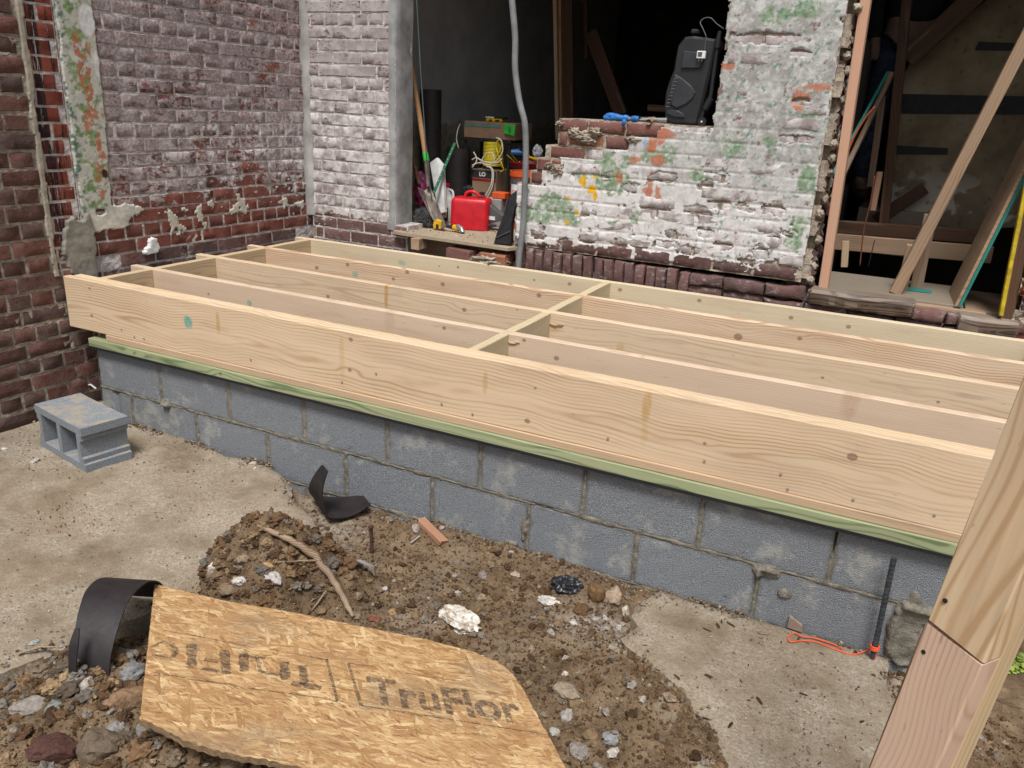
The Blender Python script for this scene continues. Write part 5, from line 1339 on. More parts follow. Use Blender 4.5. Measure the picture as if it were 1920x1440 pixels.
stone(1090,1145,(.030,.024,.018),(.13,.08,.045),'dark brown clod just below the black plastic',3,'clod','clod',flat=.1)
stone(1172,1152,(.014,.014,.026),(.60,.55,.46),'upright white stone against the left end of the right slab',4)
for i,(x,y,s) in enumerate([(1118,1162,.017),(1135,1160,.014),(1150,1172,.016),(1138,1180,.013),(1160,1180,.014),(1168,1172,.012),(1100,1168,.014),(1075,1170,.016),(1040,1172,.012)]):
    stone(x,y,s,[G1,(.45,.44,.42),(.30,.28,.26)][i%3],'pale pebble left of the right slab, '+['just right of the brown clods','second in the top row of the cluster','third in the top row of the cluster','lowest in the middle of the cluster','lowest and nearest the slab edge','touching the upright stone','below the dark clod','left of the cluster','farthest left, below the whitish scrap'][i],20+i,group='pebbles beside the right slab')
stone(1068,1302,(.050,.030,.020),(.30,.255,.20),'long flat brownish stone right of the strand board corner',5,rot=-.5)
stone(1060,1347,(.020,.018,.018),(.36,.35,.33),'rounded grey stone below the long flat stone',6)
stone(1060,1266,(.011,.008,.012),(.66,.63,.60),'small bright white pebble above the long flat stone',7)
stone(1060,1238,(.014,.011,.011),(.42,.40,.37),'small grey-white stone higher up the dirt slope, above the bright white pebble',8)
stone(1040,1372,(.018,.014,.008),(.40,.43,.38),'flat greenish white chip touching the strand board edge',9)
stone(1150,1385,(.030,.022,.014),(.25,.27,.29),'blue-grey broken stone low on the dirt slope',10)
stone(1085,1410,(.030,.024,.014),(.27,.25,.23),'grey stone low in the dirt close to the strand board',11)
stone(1150,1412,(.018,.014,.012),(.45,.43,.41),'pale stone at the bottom of the dirt slope',12)
stone(1200,1268,(.010,.008,.006),(.30,.20,.12),'small brown stone midway up the dirt slope',13)
stone(415,1052,(.022,.018,.016),(.52,.50,.48),'white mortar lump on the left shoulder of the dirt pile',14)
stone(398,1058,(.014,.012,.012),(.62,.60,.57),'small white lump at the left foot of the dirt pile',15)
stone(448,1092,(.026,.014,.014),(.55,.54,.53),'elongated white-grey mortar piece on the pile, left of the bigger lump',16,rot=.5)
stone(508,1084,(.046,.022,.020),(.46,.45,.45),'big grey-white lump of mortar in the middle of the dirt pile',17,rot=-.1)
stone(502,1062,(.026,.012,.009),(.44,.31,.15),'yellowish flat stone above the big mortar lump',18,rot=-.1)
stone(430,1112,(.030,.022,.018),(.22,.17,.12),'brown stone just above the upper edge of the strand board',19)
stone(400,1075,(.020,.018,.014),(.26,.21,.16),'dull brown stone behind the tip of the black arch',41)
stone(455,1045,(.022,.018,.013),(.28,.23,.17),'tan stone near the crest of the dirt pile',42)
stone(905,1080,(.024,.016,.014),(.26,.23,.23),'purple-grey stone in the open dirt before the block wall',43)
stone(965,1078,(.018,.010,.009),(.38,.33,.28),'pale curved chip right of the purple-grey stone',44)
stone(780,993,(.022,.016,.016),(.34,.32,.31),'round grey stone left of the split block',45)
stone(722,1105,(.016,.010,.008),(.50,.48,.45),'small white stone below the grey strip of lath',46)
stone(735,1148,(.014,.012,.009),(.38,.25,.13),'ochre pebble above the strand board',47)
stone(700,1162,(.026,.012,.008),(.20,.075,.05),'reddish brick chip just above the strand board',48,'brick_chip','brick chip',rot=.4)
stone(828,992,(.012,.010,.008),(.38,.38,.37),'small grey stone below the black curled shard',49)
stone(245,1265,(.040,.030,.024),(.24,.25,.26),'grey concrete lump inside the foot of the black arch',50)
stone(240,1320,(.060,.030,.034),(.25,.165,.105),'furrowed brown chunk of rotten wood left of the strand board',51,'rotten_chunk','wood scrap',rot=.9)
stone(115,1312,(.050,.018,.007),(.055,.04,.03),'thin dark flat shard lying on the near-left rubble',52,'shard','shard',rot=.3)
stone(100,1408,(.062,.045,.034),(.095,.050,.042),'big purplish brick fragment at the bottom left corner',53,'brick_fragment','brick fragment',flat=.9,rot=.35)
stone(190,1405,(.055,.045,.036),(.15,.12,.09),'large brown lump right of the brick fragment',54,'clod','clod')
stone(55,1325,(.045,.026,.020),(.30,.28,.26),'long grey stone at the left edge of the rubble',55,rot=.8)
stone(105,1325,(.026,.020,.014),(.21,.24,.22),'greenish grey stone beside the dark shard',56)
stone(160,1290,(.018,.022,.018),(.42,.39,.37),'pale stone at the foot of the sliver of tube',57)
stone(215,1368,(.022,.018,.014),(.28,.28,.29),'small grey stone near the lower left corner of the strand board',58)
stone(270,1372,(.028,.022,.020),(.20,.19,.18),'grey-brown stone under the lower left corner of the strand board',59)
stone(440,1422,(.045,.030,.022),(.26,.20,.13),'tan stone poking out beneath the lower edge of the strand board',60)
stone(64,1206,(.014,.010,.006),(.36,.42,.42),'pale blue-green chip on the left slab',61)
stone(66,865,(.020,.014,.010),(.44,.43,.40),'white chip on the left slab near the brick wall',62)
stone(8,843,(.014,.010,.008),(.60,.60,.60),'little white chip at the very left edge of the slab',63)
stone(475,868,(.016,.010,.006),(.56,.50,.42),'cream chip of mortar at the broken slab edge, farther from the block wall',64)
stone(478,878,(.013,.008,.005),(.60,.54,.46),'second cream chip just in front of the first one at the slab edge',65)
stone(945,1140+10,(.012,.010,.010),(.16,.10,.06),'small dark clod in the open dirt right of the white bag',66,'clod','clod',flat=.1)
# brick shard leaning on the wall, string, rebar
P=at(1490,1172,y=-.02); mb=MB(); mb.prism([P+Vector(v) for v in ((-.022,0,-.018),(.026,0,-.020),(.022,.0,.004),(-.020,.0,.026))],(0,.014,0),inset=.002)
tag(mb.build('brick_shard',plain('shard_tan',(.27,.20,.155),.9,var=.2)),'small tan shard standing against the block wall behind the orange string','shard')
M['string']=plain('orange_string',(.75,.10,.03),.6,.3,var=.1)
def sp(x,y,l=.004): q=hit(x,y); q.z+=l; return q
def smooth_path(P,N=6):
    Q=[]
    for i in range(len(P)-1):
        p0=P[max(i-1,0)];p1=P[i];p2=P[i+1];p3=P[min(i+2,len(P)-1)]
        for j in range(N):
            t=j/N; Q.append(.5*((2*p1)+(p2-p0)*t+(2*p0-5*p1+4*p2-p3)*t*t+(3*p1-p0-3*p2+p3)*t**3))
    return Q+[P[-1]]
top=at(1640,1213,y=-.05)
mb=MB(); mb.tube(smooth_path([top,sp(1626,1224,.01),sp(1600,1229),sp(1570,1222),sp(1530,1206),sp(1500,1203),sp(1482,1206),sp(1477,1198),sp(1488,1190),sp(1503,1197,.007),sp(1530,1200),sp(1565,1212),sp(1580,1220)]),.0022,6)
mb.tube(smooth_path([top,sp(1641,1226,.006),sp(1640,1238,.003)]),.0022,6)
for k in range(3): mb.tube([top+Vector((.012*math.cos(t),.012*math.sin(t),-.006+k*.005)) for t in [j*math.pi/6 for j in range(13)]],.0026,6,cap=False)
tag(mb.build('string',M['string'],smooth=True),'bright orange mason string trailing over the slab from the steel bar','string')
a_=at(1638,1222,y=-.05); b_=at(1676,1046,y=-.05); mb=MB(); dd=(b_-a_); mb.tube([a_-dd*.15,b_],.0072,12)
nR=46
for k in range(nR):
    t=k/nR; c_=a_.lerp(b_,t); 
    mb.tube([c_+Vector((.0074*math.cos(q),.0074*math.sin(q),.0030*math.sin(q*1.0+(k%2)*3))) for q in [j*math.pi/4 for j in range(9)]],.0013,4,cap=False)
mb.tube([a_.lerp(b_,0)+Vector((.0072,0,0)),b_+Vector((.0072,0,0))],.0016,4); 
M['rebar']=plain('rebar_steel',(.055,.062,.072),.5,.5,metal=.3,var=.3,scale=60)
tag(mb.build('steel_bar',M['rebar'],smooth='auto'),'ribbed steel reinforcing bar standing before the right end of the block wall','steel bar')

# --- loose hollow block
blk=thing('hollow_block','loose grey hollow concrete block lying on its side, cores facing the camera','concrete block',(.300,-.327,-.345),(0,0,R(-11)))
mb=MB(); L=.397; Dp=.194; H=.194
def prof(sgn): 
    return [(sgn*.1985,0),(sgn*.1985,.034),(sgn*.187,.037),(sgn*.189,.058),(sgn*.176,.063),(sgn*.176,.131),(sgn*.189,.136),(sgn*.187,.157),(sgn*.1985,.160),(sgn*.1985,.194),(sgn*.150,.194),(sgn*.150,0)]
for s_ in(-1,1):
    pf=prof(s_); mb.prism([(x,-Dp/2,z) for x,z in pf],(0,Dp,0))
for zc in(.017,.177): mb.box((0,0,zc),(.300,Dp,.034),bev=.002)
mb.box((0,0,.097),(.030,Dp,.126),bev=.0)
me=mb.mesh('block_body',M['loose']); bm=bmesh.new(); bm.from_mesh(me); bmesh.ops.recalc_face_normals(bm,faces=bm.faces); bm.to_mesh(me); bm.free()
link('block_body',me,blk)
M['whitestick']=plain('white_trim',(.62,.62,.60),.6)
a_=at(108,735,z=-.30); b_=at(170,721,z=-.24); mb=MB(); mb.tube([a_,a_.lerp(b_,.6),b_,b_+Vector((.02,.01,-.02))],.0045,6)
tag(mb.build('trim_strip',M['whitestick']),'thin white strip lying behind the loose hollow block','strip')
def chunk(px,py,size,rot,mat,name,label,cat,z=None):
    p=hit(px,py); mb=MB(); mb.box((p.x,p.y,p.z+size[2]/2-.002),size,rot=(0,0,rot),bev=.004,jit=.003); return tag(mb.build(name,M[mat]),label,cat)
chunk(45,770,(.09,.06,.035),.3,'brick_base','brick_fragment','small brick fragment against the foot of the dark brick wall','brick fragment')
chunk(52,792,(.065,.018,.015),.6,'w_pink','wood_scrap','little pinkish stick in front of the brick fragment','wood scrap')
# --- beyond the prop: footing, pipe, clover
M['conc']=plain('old_concrete',(.20,.20,.19),.9,.2,var=.25,scale=8,bump=.5)
mb=MB(); mb.box((4.35,.62,-.38),(.98,.40,.18),bev=.012); tag(mb.build('concrete_block',M['conc']),'grey concrete block lying behind the prop at the right edge','concrete block')
mb=MB(); mb.tube([(3.80,.44,-.272),(4.7,.60,-.272)],.018,12); tag(mb.build('pipe',M['whitestick'],smooth='auto'),'white plastic pipe lying on the grey concrete at the right edge','pipe')
M['leaf']=plain('clover_leaf',(.30,.40,.07),.6,.3,var=.3,scale=30)
mb=MB()
for i in range(150):
    q=hit(random.uniform(1835,1925),random.uniform(1242,1266)); c=Vector((q.x,q.y,q.z+random.uniform(.008,.035))); r1=random.uniform(.006,.011); nr=Vector((random.uniform(-.5,.5),random.uniform(-.8,.2),1)).normalized(); rot=nr.to_track_quat('Z','Y').to_matrix()
    mb.add([c+rot@Vector((r1*math.cos(k*math.pi/3)*(1+.2*(k%2)),r1*math.sin(k*math.pi/3),.001*(k%2))) for k in range(6)],[tuple(range(6))])
    mb.tube([c,Vector((c.x,c.y,q.z-.004))],.0008,3,cap=False)
tag(mb.build('clover',M['leaf']),'patch of yellow-green clover leaves behind the prop','plant',kind='stuff')
# ================================================================== INSIDE THE OPENINGS
FZ=.402
def A(px,py,y): return at(px,py,y=y)
def quadbox(name,mat,px0,px1,pyt,pyb,y,depth,parent=None,bev=.004,rot=0,**k):
    a=A(px0,(pyt+pyb)/2,y); b=A(px1,(pyt+pyb)/2,y); t=A((px0+px1)/2,pyt,y); q=A((px0+px1)/2,pyb,y)
    mb=MB(); mb.box(((a.x+b.x)/2,y+depth/2,(t.z+q.z)/2),(abs(b.x-a.x),depth,abs(t.z-q.z)),rot=(0,0,rot),bev=bev); return mb.build(name,mat,parent,**k)
# plywood floor of the room, void and loose bricks beneath its edge
ply=thing('plywood_floor','dusty plywood floor sheet inside the broken opening under the red can','floor')
mb=MB(); 
poly=[(.552,1.615),(.62,1.60),(1.0,1.575),(1.34,1.555),(1.36,1.60),(1.62,1.97),(2.6,1.97),(2.6,4.6),(.23,4.6),(.23,1.85),(.552,1.85)]
mb.prism([(x,y,FZ-.019) for x,y in poly],(0,0,.019),inset=.001); mb.build('sheet',M['w_ply'],ply)
mb=MB(); mb.box((1.4,3.2,.30),(2.1,.05,.14)); mb.build('joist',M['w_old'],ply); mb=MB(); mb.box((1.0,1.75,.30),(.8,.045,.15)); mb.build('joist',M['w_old'],ply)
M['block_wood']=M['w_old2']
mb=MB(); P=A(783,462,1.585); mb.box((P.x,1.60,.352),(.055,.09,.062),bev=.003,jit=.003); tag(mb.build('wood_block',M['w_old2']),'little square wood block under the left corner of the plywood','wood block')
for (px,py,L,rot,lab) in [(862,482,.165,-.10,'whole old brick with a chipped face under the plywood edge, nearer the wood block'),(925,494,.17,-.02,'dusty brick half under mortar crumbs below the black folded item')]:
    P=A(px,py,1.57); mb=MB(); mb.box((P.x,1.60,.325),(L,.10,.062),rot=(0,.02,rot),bev=.005,jit=.004); tag(mb.build('brick',M['brick_raw']),lab,'brick')
lumpy('mortar_rubble',(1.22,1.575,.315),(.10,.05,.03),M['mortar_raw'],None,seed=5,rough=.8,sub=4,freq=5); tag(bpy.data.objects['mortar_rubble'],'crumbling pale mortar under the right end of the plywood','rubble')
# shavings on the plywood
n_=420; X=rng.uniform(.6,1.3,n_); Y=rng.uniform(1.6,2.1,n_); S=.0015+.004*rng.uniform(0,1,n_)**2
scatter('shavings',np.stack([X,Y],1),np.full(n_,FZ+.001),S,V1,mkcol(n_,np.array([(.50,.42,.30),(.40,.33,.25),(.55,.52,.46),(.2,.15,.1)])),'wood shavings and grit on the plywood floor','shavings')

C=dict(red=(.52,.012,.022),green=(.03,.42,.05),yellow=(.62,.36,.01),yel2=(.72,.58,.03),orange=(.62,.10,.025),white=(.62,.62,.60),card=(.25,.16,.10),blk=(.014,.014,.016),grey=(.18,.18,.18))
def pm(n,c,rough=.45,**k): M[n]=plain(n,c,rough,**k); return M[n]
pm('red_plastic',C['red'],.38); pm('tool_yellow',C['yellow'],.4); pm('cable_yellow',C['yel2'],.45); pm('orange_plastic',C['orange'],.4); pm('white_plastic',C['white'],.4); pm('cardboard',C['card'],.85,var=.15,scale=8); pm('black_rubber',C['blk'],.6); pm('dark_plastic',(.022,.023,.026),.42); pm('green_label',C['green'],.6); pm('label_white',(.7,.7,.7),.6); pm('label_black',(.02,.02,.02),.6)
pm('spade_steel',(.17,.14,.115),.55,metal=.3,var=.3); pm('sign_green',(.02,.13,.06),.5); pm('cable_white',(.58,.55,.47),.5); pm('dark_red',(.24,.01,.012),.4); pm('purple_bag',(.20,.02,.09),.5,var=.3); pm('blue_glove',(.03,.17,.50),.6,var=.25); pm('steel',(.42,.42,.42),.3,metal=.8); pm('glove_grey',(.14,.17,.19),.8); pm('leather_tan',(.26,.18,.12),.7); pm('conduit_grey',(.20,.205,.21),.45,var=.18,scale=10); pm('blue_plastic',(.02,.12,.32),.4); pm('foam_dark',(.03,.03,.032),.8); pm('grey_plastic',(.09,.09,.095),.45)

# red can
can=thing('fuel_can','bright red plastic fuel can standing on the plywood','fuel can')
y0=1.93; a=A(838,425,y0); b=A(898,428,y0); W_=b.x-a.x+.012; c=Vector(((a.x+b.x)/2+.012,y0+.085,FZ))
def rbox(w_,d_,h_,r,seg=5,zs=None):
    """rounded-rectangle column profile: list of (z, inset)"""
    vs=[];K=4*seg
    for (z,ins) in zs:
        ww,dd=w_/2-ins,d_/2-ins; rr_=max(.004,r-ins*.5)
        for q,(sx,sy) in enumerate([(1,1),(-1,1),(-1,-1),(1,-1)]):
            for k in range(seg):
                t=q*math.pi/2+k/(seg-1)*math.pi/2; vs.append(Vector((sx*(ww-rr_)+rr_*math.cos(t),sy*(dd-rr_)+rr_*math.sin(t),z)))
    n=len(zs); fs=[(i*K+k,i*K+(k+1)%K,(i+1)*K+(k+1)%K,(i+1)*K+k) for i in range(n-1) for k in range(K)]
    fs+=[tuple(range(K))[::-1],tuple((n-1)*K+k for k in range(K))]; return vs,fs
def place(vs,c,rot=0,tilt=0,tx=0):
    m=Euler((tx,tilt,rot)).to_matrix(); return [m@v+Vector(c) for v in vs]
h=.190; vs,fs=rbox(W_,.155,h,.028,zs=[(0,.008),(.006,.001),(.03,0),(h-.03,0),(h-.012,.004),(h-.003,.012),(h,.024)])
mb=MB(); mb.add(place(vs,c,.28),fs)
hp=[c+Vector(v) for v in ((-.045,-.01,h-.006),(-.035,-.008,h+.022),(-.012,-.002,h+.034),(.018,.004,h+.030),(.050,.014,h+.004))]
mb.tube(smooth_path(hp),.0105,10); mb.lathe([(.022,h-.004),(.020,h+.016),(.0,h+.017)],(c.x+.052,c.y+.03,c.z),14)
mb.build('can_body',M['red_plastic'],can,smooth='auto')
mb=MB(); mb.lathe([(.016,h+.012),(.017,h+.034),(.0,h+.036)],(c.x+.052,c.y+.03,c.z),14); mb.build('cap',M['dark_plastic'],can,smooth='auto')
# white jug
jug=thing('jug','white plastic jug with red cap and black label behind the red can','jug')
c=A(838,420,2.16); c=Vector((c.x-.005,2.16,FZ)); mb=MB()
vs,fs=rbox(.105,.105,.2,.03,zs=[(0,.006),(.01,0),(.13,0),(.155,.010),(.185,.028),(.205,.038),(.225,.040)]); mb.add(place(vs,c),fs)
mb.tube(smooth_path([c+Vector(v) for v in ((.012,0,.205),(.045,-.005,.195),(.053,-.008,.15),(.048,-.008,.11))]),.008,8)
mb.build('jug_body',M['white_plastic'],jug,smooth='auto')
mb=MB(); mb.lathe([(.018,.22),(.019,.24),(0,.241)],c,12); mb.build('cap',M['red_plastic'],jug)
mb=MB(); mb.box((c.x,c.y-.053,c.z+.055),(.085,.002,.085)); l=mb.build('label',M['label_black'],jug)
mb=MB(); mb.lathe([(0,0),(.030,0),(.030,.001),(0,.001)],(c.x+.006,c.y-.054,c.z+.056),20,rot=(R(90),0,0)); mb.build('label_disc',M['label_white'],l)
JUG=(c.copy(),l)
# form tubes
def tubeobj(px,pyt,y,r,zb,label,tiltx=0,zt=None,lean=0):
    t=A(px,pyt,y); zt=t.z if zt is None else zt; mb=MB(); sg=28; vs=[]
    for (rr_,z) in ((r,zb),(r,zt),(r-.004,zt),(r-.004,zb)):
        for k in range(sg):
            q=2*math.pi*k/sg; vs.append((t.x+rr_*math.cos(q)+lean*(z-zb),y+rr_*math.sin(q),z+.0*math.sin(q)))
    mb.add(vs,[(j*sg+k,j*sg+(k+1)%sg,(j+1)*sg+(k+1)%sg,(j+1)*sg+k) for j in range(3) for k in range(sg)]+[(3*sg+k,3*sg+(k+1)%sg,(k+1)%sg,k) for k in range(sg)])
    return tag(mb.build('form_tube',M['tubeblk'],smooth='auto'),label,'tube')
tubeobj(808,168,2.36,.070,FZ,'tall black form tube standing against the room wall behind the spade')
tubeobj(860,277,2.42,.078,FZ+.02,'short wide black form tube standing behind the red can')
# spade
sp_=thing('spade','long-handled spade with green tape, leaning in the corner left of the can','spade')
a=A(771,120,2.02); b=A(798,292,1.90); b2=A(800,302,1.895); c=A(803,350,1.86)
mb=MB(); mb.tube([a+(a-b)*.25,b],.0155,12); mb.build('handle',M['w_wall'],sp_,smooth='auto')
mb=MB(); mb.tube([b-(b-a)*.03,b2],.0175,12); mb.build('green_tape',M['green_label'],sp_)
mb=MB(); mb.tube([b2,c.lerp(b2,.3),c],[.016,.015,.010],10); d=A(782,352,1.90); e=A(806,345,1.90); f=A(836,428,1.80); g=A(826,432,1.80); h_=A(808,400,1.80)
mb.build('socket',M['spade_steel'],sp_,smooth='auto')
mb=MB(); bl=[A(783,352,1.90),A(795,358,1.87),A(806,350,1.90),A(818,378,1.86),A(836,425,1.80),A(822,430,1.80),A(806,402,1.82)]
mb.prism(bl,(0,.004,.002)); mb.build('blade',M['spade_steel'],sp_)
mb=MB(); mb.tube([A(768,200,1.99),A(774,300,1.97),A(786,345,1.96)],[.014,.015,.012],10); tag(mb.build('long_tool',M['w_dark'],smooth='auto'),'dark tool handle half hidden behind the spade handle','handle')
mb=MB(); mb.tube([A(779,-40,1.82),A(788,120,1.82),A(800,300,1.83),A(812,392,1.86)],.0035,6); tag(mb.build('cord',pm('thin_green',(.07,.10,.09),.6)),'thin grey-green cord hanging in front of the spade','cord')
# gutter piece and perforated green stake
gp=[A(806,305,2.05),A(818,296,2.05),A(830,310,2.05),A(834,398,2.0),A(822,402,2.0)]
mb=MB(); mb.prism(gp,(.0,.03,.0),inset=.003); tag(mb.build('gutter_piece',M['white_plastic']),'white channel piece leaning behind the green stake','gutter')
a=A(853,268,2.12); b=A(803,386,1.90); mb=MB(); 
stick('green_stake',M['sign_green'],b,a-b,(1,0,.3),(a-b).length,.020,.006,None,bev=.001); stk=bpy.data.objects['green_stake']; tag(stk,'perforated green steel stake leaning across the white channel','stake')
mb=MB(); 
for i in range(11):
    q=b.lerp(a,.06+i*.085)-Vector((0,.0045,0)); mb.lathe([(0,0),(.0028,0),(.0028,.001),(0,.001)],q,8,rot=(R(90),0,0))
o=mb.build('stake_holes',M['label_white'],None); mw=o.matrix_world.copy(); bpy.context.view_layer.update(); o.parent=stk; o.matrix_parent_inverse=stk.matrix_world.inverted()
# brush / wire ball
br=thing('brush','dark bristly broom head lying at the foot of the spade','broom')
c=A(797,408,1.86); c.z=max(c.z,FZ+.05); mb=MB(); mb2=MB()
o=lumpy('brush_core',(0,0,0),(.062,.035,.058),M['black_rubber'],br,seed=3,rough=.1,sub=3); o.location=c; o.rotation_euler=(0,.5,0)
for i in range(520):
    v=Vector((random.gauss(0,1),-abs(random.gauss(0,1)),random.gauss(0,1))).normalized(); m_=Euler((0,.5,0)).to_matrix(); s0=c+m_@Vector((v.x*.058,v.y*.032,v.z*.054)); s1=s0+(v*.35+Vector((random.uniform(-.5,.5),-.25,random.uniform(-.5,.5)))).normalized()*random.uniform(.012,.026); s2=s1+Vector((random.uniform(-1,1),random.uniform(-.3,.3),random.uniform(-1,.3)))*.008
    mb.tube([s0,s1,s2],.0006,3,cap=False)
tag(mb.build('bristles',pm('bristle',(.13,.13,.13),.6),br),kind='stuff')
# purple bag
tag(crumple('sack',A(789,352,2.02)+Vector((0,0,-.01)),(.055,.05,.13),M['purple_bag'],21,sub=4,fold=.35),'magenta plastic sack slumped behind the spade','sack')
# cordless right-angle drill
dr=thing('drill','yellow and black cordless right-angle drill lying before the red can','drill')
y=1.80
def D3(px,py,dy=0): q=A(px,py,y+dy); return Vector((q.x,q.y,max(q.z,FZ+.010)))
mb=MB(); mb.prism([D3(812,436),D3(812,418),D3(818,411),D3(827,415),D3(826,434),D3(819,439)],(0,.045,0),inset=.003); mb.build('battery_frame',M['tool_yellow'],dr)
mb=MB(); mb.box(D3(820,425)+Vector((0,-.001,0)),(.018,.004,.028)); mb.build('battery',M['label_black'],dr)
mb=MB(); mb.tube([D3(826,420,.02),D3(840,424,.02),D3(852,427,.02)],[.014,.011,.013],12); mb.build('grip',M['black_rubber'],dr,smooth='auto')
mb=MB(); mb.tube([D3(850,426,.02),D3(860,428,.02)],[.016,.020],12); mb.build('gear_case',M['tool_yellow'],dr,smooth='auto')
mb=MB(); mb.tube([D3(858,425,.02),D3(865,429,.005),D3(868,436,-.005)],[.017,.017,.012],14); mb.build('chuck',M['steel'],dr,smooth='auto')
# shelf, cardboard box with the yellow tool, spool, cartons
sh=thing('tool_stand','low black stand carrying the cardboard box','stand'); ys=2.45
zt=A(905,260,ys).z; xa=A(866,260,ys).x; xb=A(958,262,ys).x
mb=MB(); mb.box(((xa+xb)/2,ys+.13,zt-.008),(xb-xa,.26,.016)); mb.build('top',M['black_rubber'],sh)
for lx in(xa+.02,xb-.02):
    for ly in(ys+.02,ys+.24):
        mb=MB(); mb.tube([(lx,ly,FZ),(lx,ly,zt-.01)],.009,8); mb.build('leg',M['black_rubber'],sh)
box=thing('cardboard_box','brown cardboard box with teal stripe and bright green tag','box')
x1=A(862,240,ys).x; x2=A(958,240,ys).x; zT=A(900,228,ys).z
mb=MB(); mb.box(((x1+x2)/2+.03,ys+.13,(zt+zT)/2+.001),(x2-x1,.25,zT-zt),rot=(0,0,.0),bev=.003); mb.build('carton',M['cardboard'],box)
mb=MB(); mb.box(((x1+x2)/2-.02,ys+.0035,zT-.022),(x2-x1-.11,.002,.020)); mb.build('stripe',pm('teal_print',(.10,.20,.17),.8),box)
mb=MB(); q=[A(946,231,ys-.01),A(966,236,ys-.02),A(964,255,ys-.02),A(945,250,ys-.01)]; mb.prism(q,(0,.003,0)); gl=mb.build('tag',M['green_label'],box)
mb=MB(); [mb.box(A(955.5,239+i*3,ys-.022),(.020-.004*(i%2),.001,.003)) for i in range(4)]; mb.build('tag_print',M['label_black'],gl)
yt=thing('saw_tool','yellow and black power tool lying on the cardboard box','power tool'); yy=ys+.02
q=A(925,224,yy); mb=MB(); mb.box((q.x,yy+.03,zT+.012),(.115,.06,.022),bev=.006); mb.build('tool_body',M['tool_yellow'],yt)
mb=MB(); mb.box((q.x+.03,yy-.002,zT+.012),(.03,.004,.012)); mb.box((q.x-.02,yy-.002,zT+.012),(.02,.004,.010)); mb.box((q.x+.035,yy+.04,zT+.030),(.08,.05,.012),bev=.004); mb.build('vents',M['black_rubber'],yt)
mb=MB(); mb.box((q.x-.02,yy+.07,zT+.028),(.11,.10,.006),rot=(0,.04,.2)); tag(mb.build('papers',M['label_white']),'white papers under the yellow power tool','paper')
# spool
spl=thing('cable_spool','spool wound with bright yellow cable on the brown carton','spool'); ysp=2.42; c=A(916,316,ysp); r=.068; cz=c.z
cx=A(916,290,ysp).x; hz=A(916,264,ysp).z-cz
mb=MB(); mb.lathe([(.03,.0),(r*1.05,.0),(r*1.05,.006),(.03,.006)],(cx,ysp+.07,cz),24); mb.build('flange',M['dark_plastic'],spl,smooth='auto'); mb=MB(); mb.lathe([(.03,hz),(r*1.05,hz),(r*1.05,hz+.006),(.03,hz+.006)],(cx,ysp+.07,cz),24); mb.build('flange',M['dark_plastic'],spl,smooth='auto')
mb=MB(); nn=17
pth=[]
for k in range(nn*18+1):
    t=2*math.pi*k/18; pth.append((cx+(r-.004)*math.cos(t),ysp+.07+(r-.004)*math.sin(t),cz+.010+(hz-.018)*k/(nn*18)))
mb.tube(pth,(hz-.012)/nn*.52,6); mb.build('cable',M['cable_yellow'],spl,smooth=True)
mb=MB(); mb.tube(smooth_path([A(925,305,ysp-.01),A(936,285,ysp-.02),A(941,270,ysp-.02),A(936,262,ysp-.01),A(930,275,ysp-.01),A(940,305,ysp-.02),A(944,318,ysp-.01),A(938,322,ysp)]),.0045,6); mb.build('loose_end',M['cable_yellow'],spl,smooth=True)
bb=thing('carton','brown carton with a black band and red stripe under the spool','box'); yb=2.36
x1=A(885,345,yb).x; x2=A(930,345,yb).x; z1=A(905,318,yb).z; 
mb=MB(); mb.box(((x1+x2)/2,yb+.11,(FZ+z1)/2),(x2-x1,.22,z1-FZ),bev=.003); mb.build('carton_body',M['cardboard'],bb)
mb=MB(); mb.box(((x1+x2)/2,yb-.0015,z1-.028),(x2-x1-.004,.002,.045)); band=mb.build('band',M['label_black'],bb)
mb=MB(); mb.box(((x1+x2)/2,yb-.0015,z1-.064),(x2-x1-.004,.002,.012)); mb.build('stripe',M['dark_red'],bb)
def text_on(body,size,loc,rot,mat,name,parent,bold=.0):
    fc=bpy.data.curves.new('t','FONT'); fc.body=body; fc.size=size; fc.align_x='CENTER'; fc.align_y='CENTER'; fc.offset=bold*size
    fo=bpy.data.objects.new('t',fc); col.objects.link(fo); bpy.context.view_layer.update(); dg=bpy.context.evaluated_depsgraph_get()
    me=bpy.data.meshes.new_from_object(fo.evaluated_get(dg)); col.objects.unlink(fo); bpy.data.objects.remove(fo); me.materials.clear(); me.materials.append(mat)
    o=bpy.data.objects.new(name,me); col.objects.link(o); o.location=loc; o.rotation_euler=rot
    if parent: o.parent=parent
    return o
text_on('LO',.036,((x1+x2)/2-.012,yb-.004,z1-.030),(R(90),0,0),M['label_white'],'printed_letters',band,.03)
mb=MB()
for q in [[(885,300),(893,296),(905,302),(918,305),(932,305),(941,298)],[(885,310),(900,305),(915,309),(930,302),(942,285),(940,264),(930,258)],[(888,285),(894,300),(885,315)],[(900,308),(910,290),(922,287),(927,300),(920,310)],[(912,312),(922,318),(921,345),(908,372)],[(918,312),(925,322),(923,350),(912,374)]]:
    mb.tube(smooth_path([A(x,y,2.34) for x,y in q]),.0042,6)
tag(mb.build('cable',M['cable_white'],smooth=True),'tangled off-white cable draped over the carton and spool','cable')
mb=MB(); mb.tube(smooth_path([A(863,232,2.5),A(858,245,2.44),A(856,262,2.42),A(860,278,2.42)]),.0035,6); tag(mb.build('cord',M['cable_white'],smooth=True),'thin white cord hanging left of the cardboard box','cord')
for i,(tx,s_) in enumerate((('BAR',.021),('CHAIN',.019),('OIL',.013))): text_on(tx,s_,(JUG[0].x+.006,JUG[0].y-.0565,JUG[0].z+.070-.017*i),(R(90),0,0),M['red_plastic'],'printed_letters',JUG[1],.03)
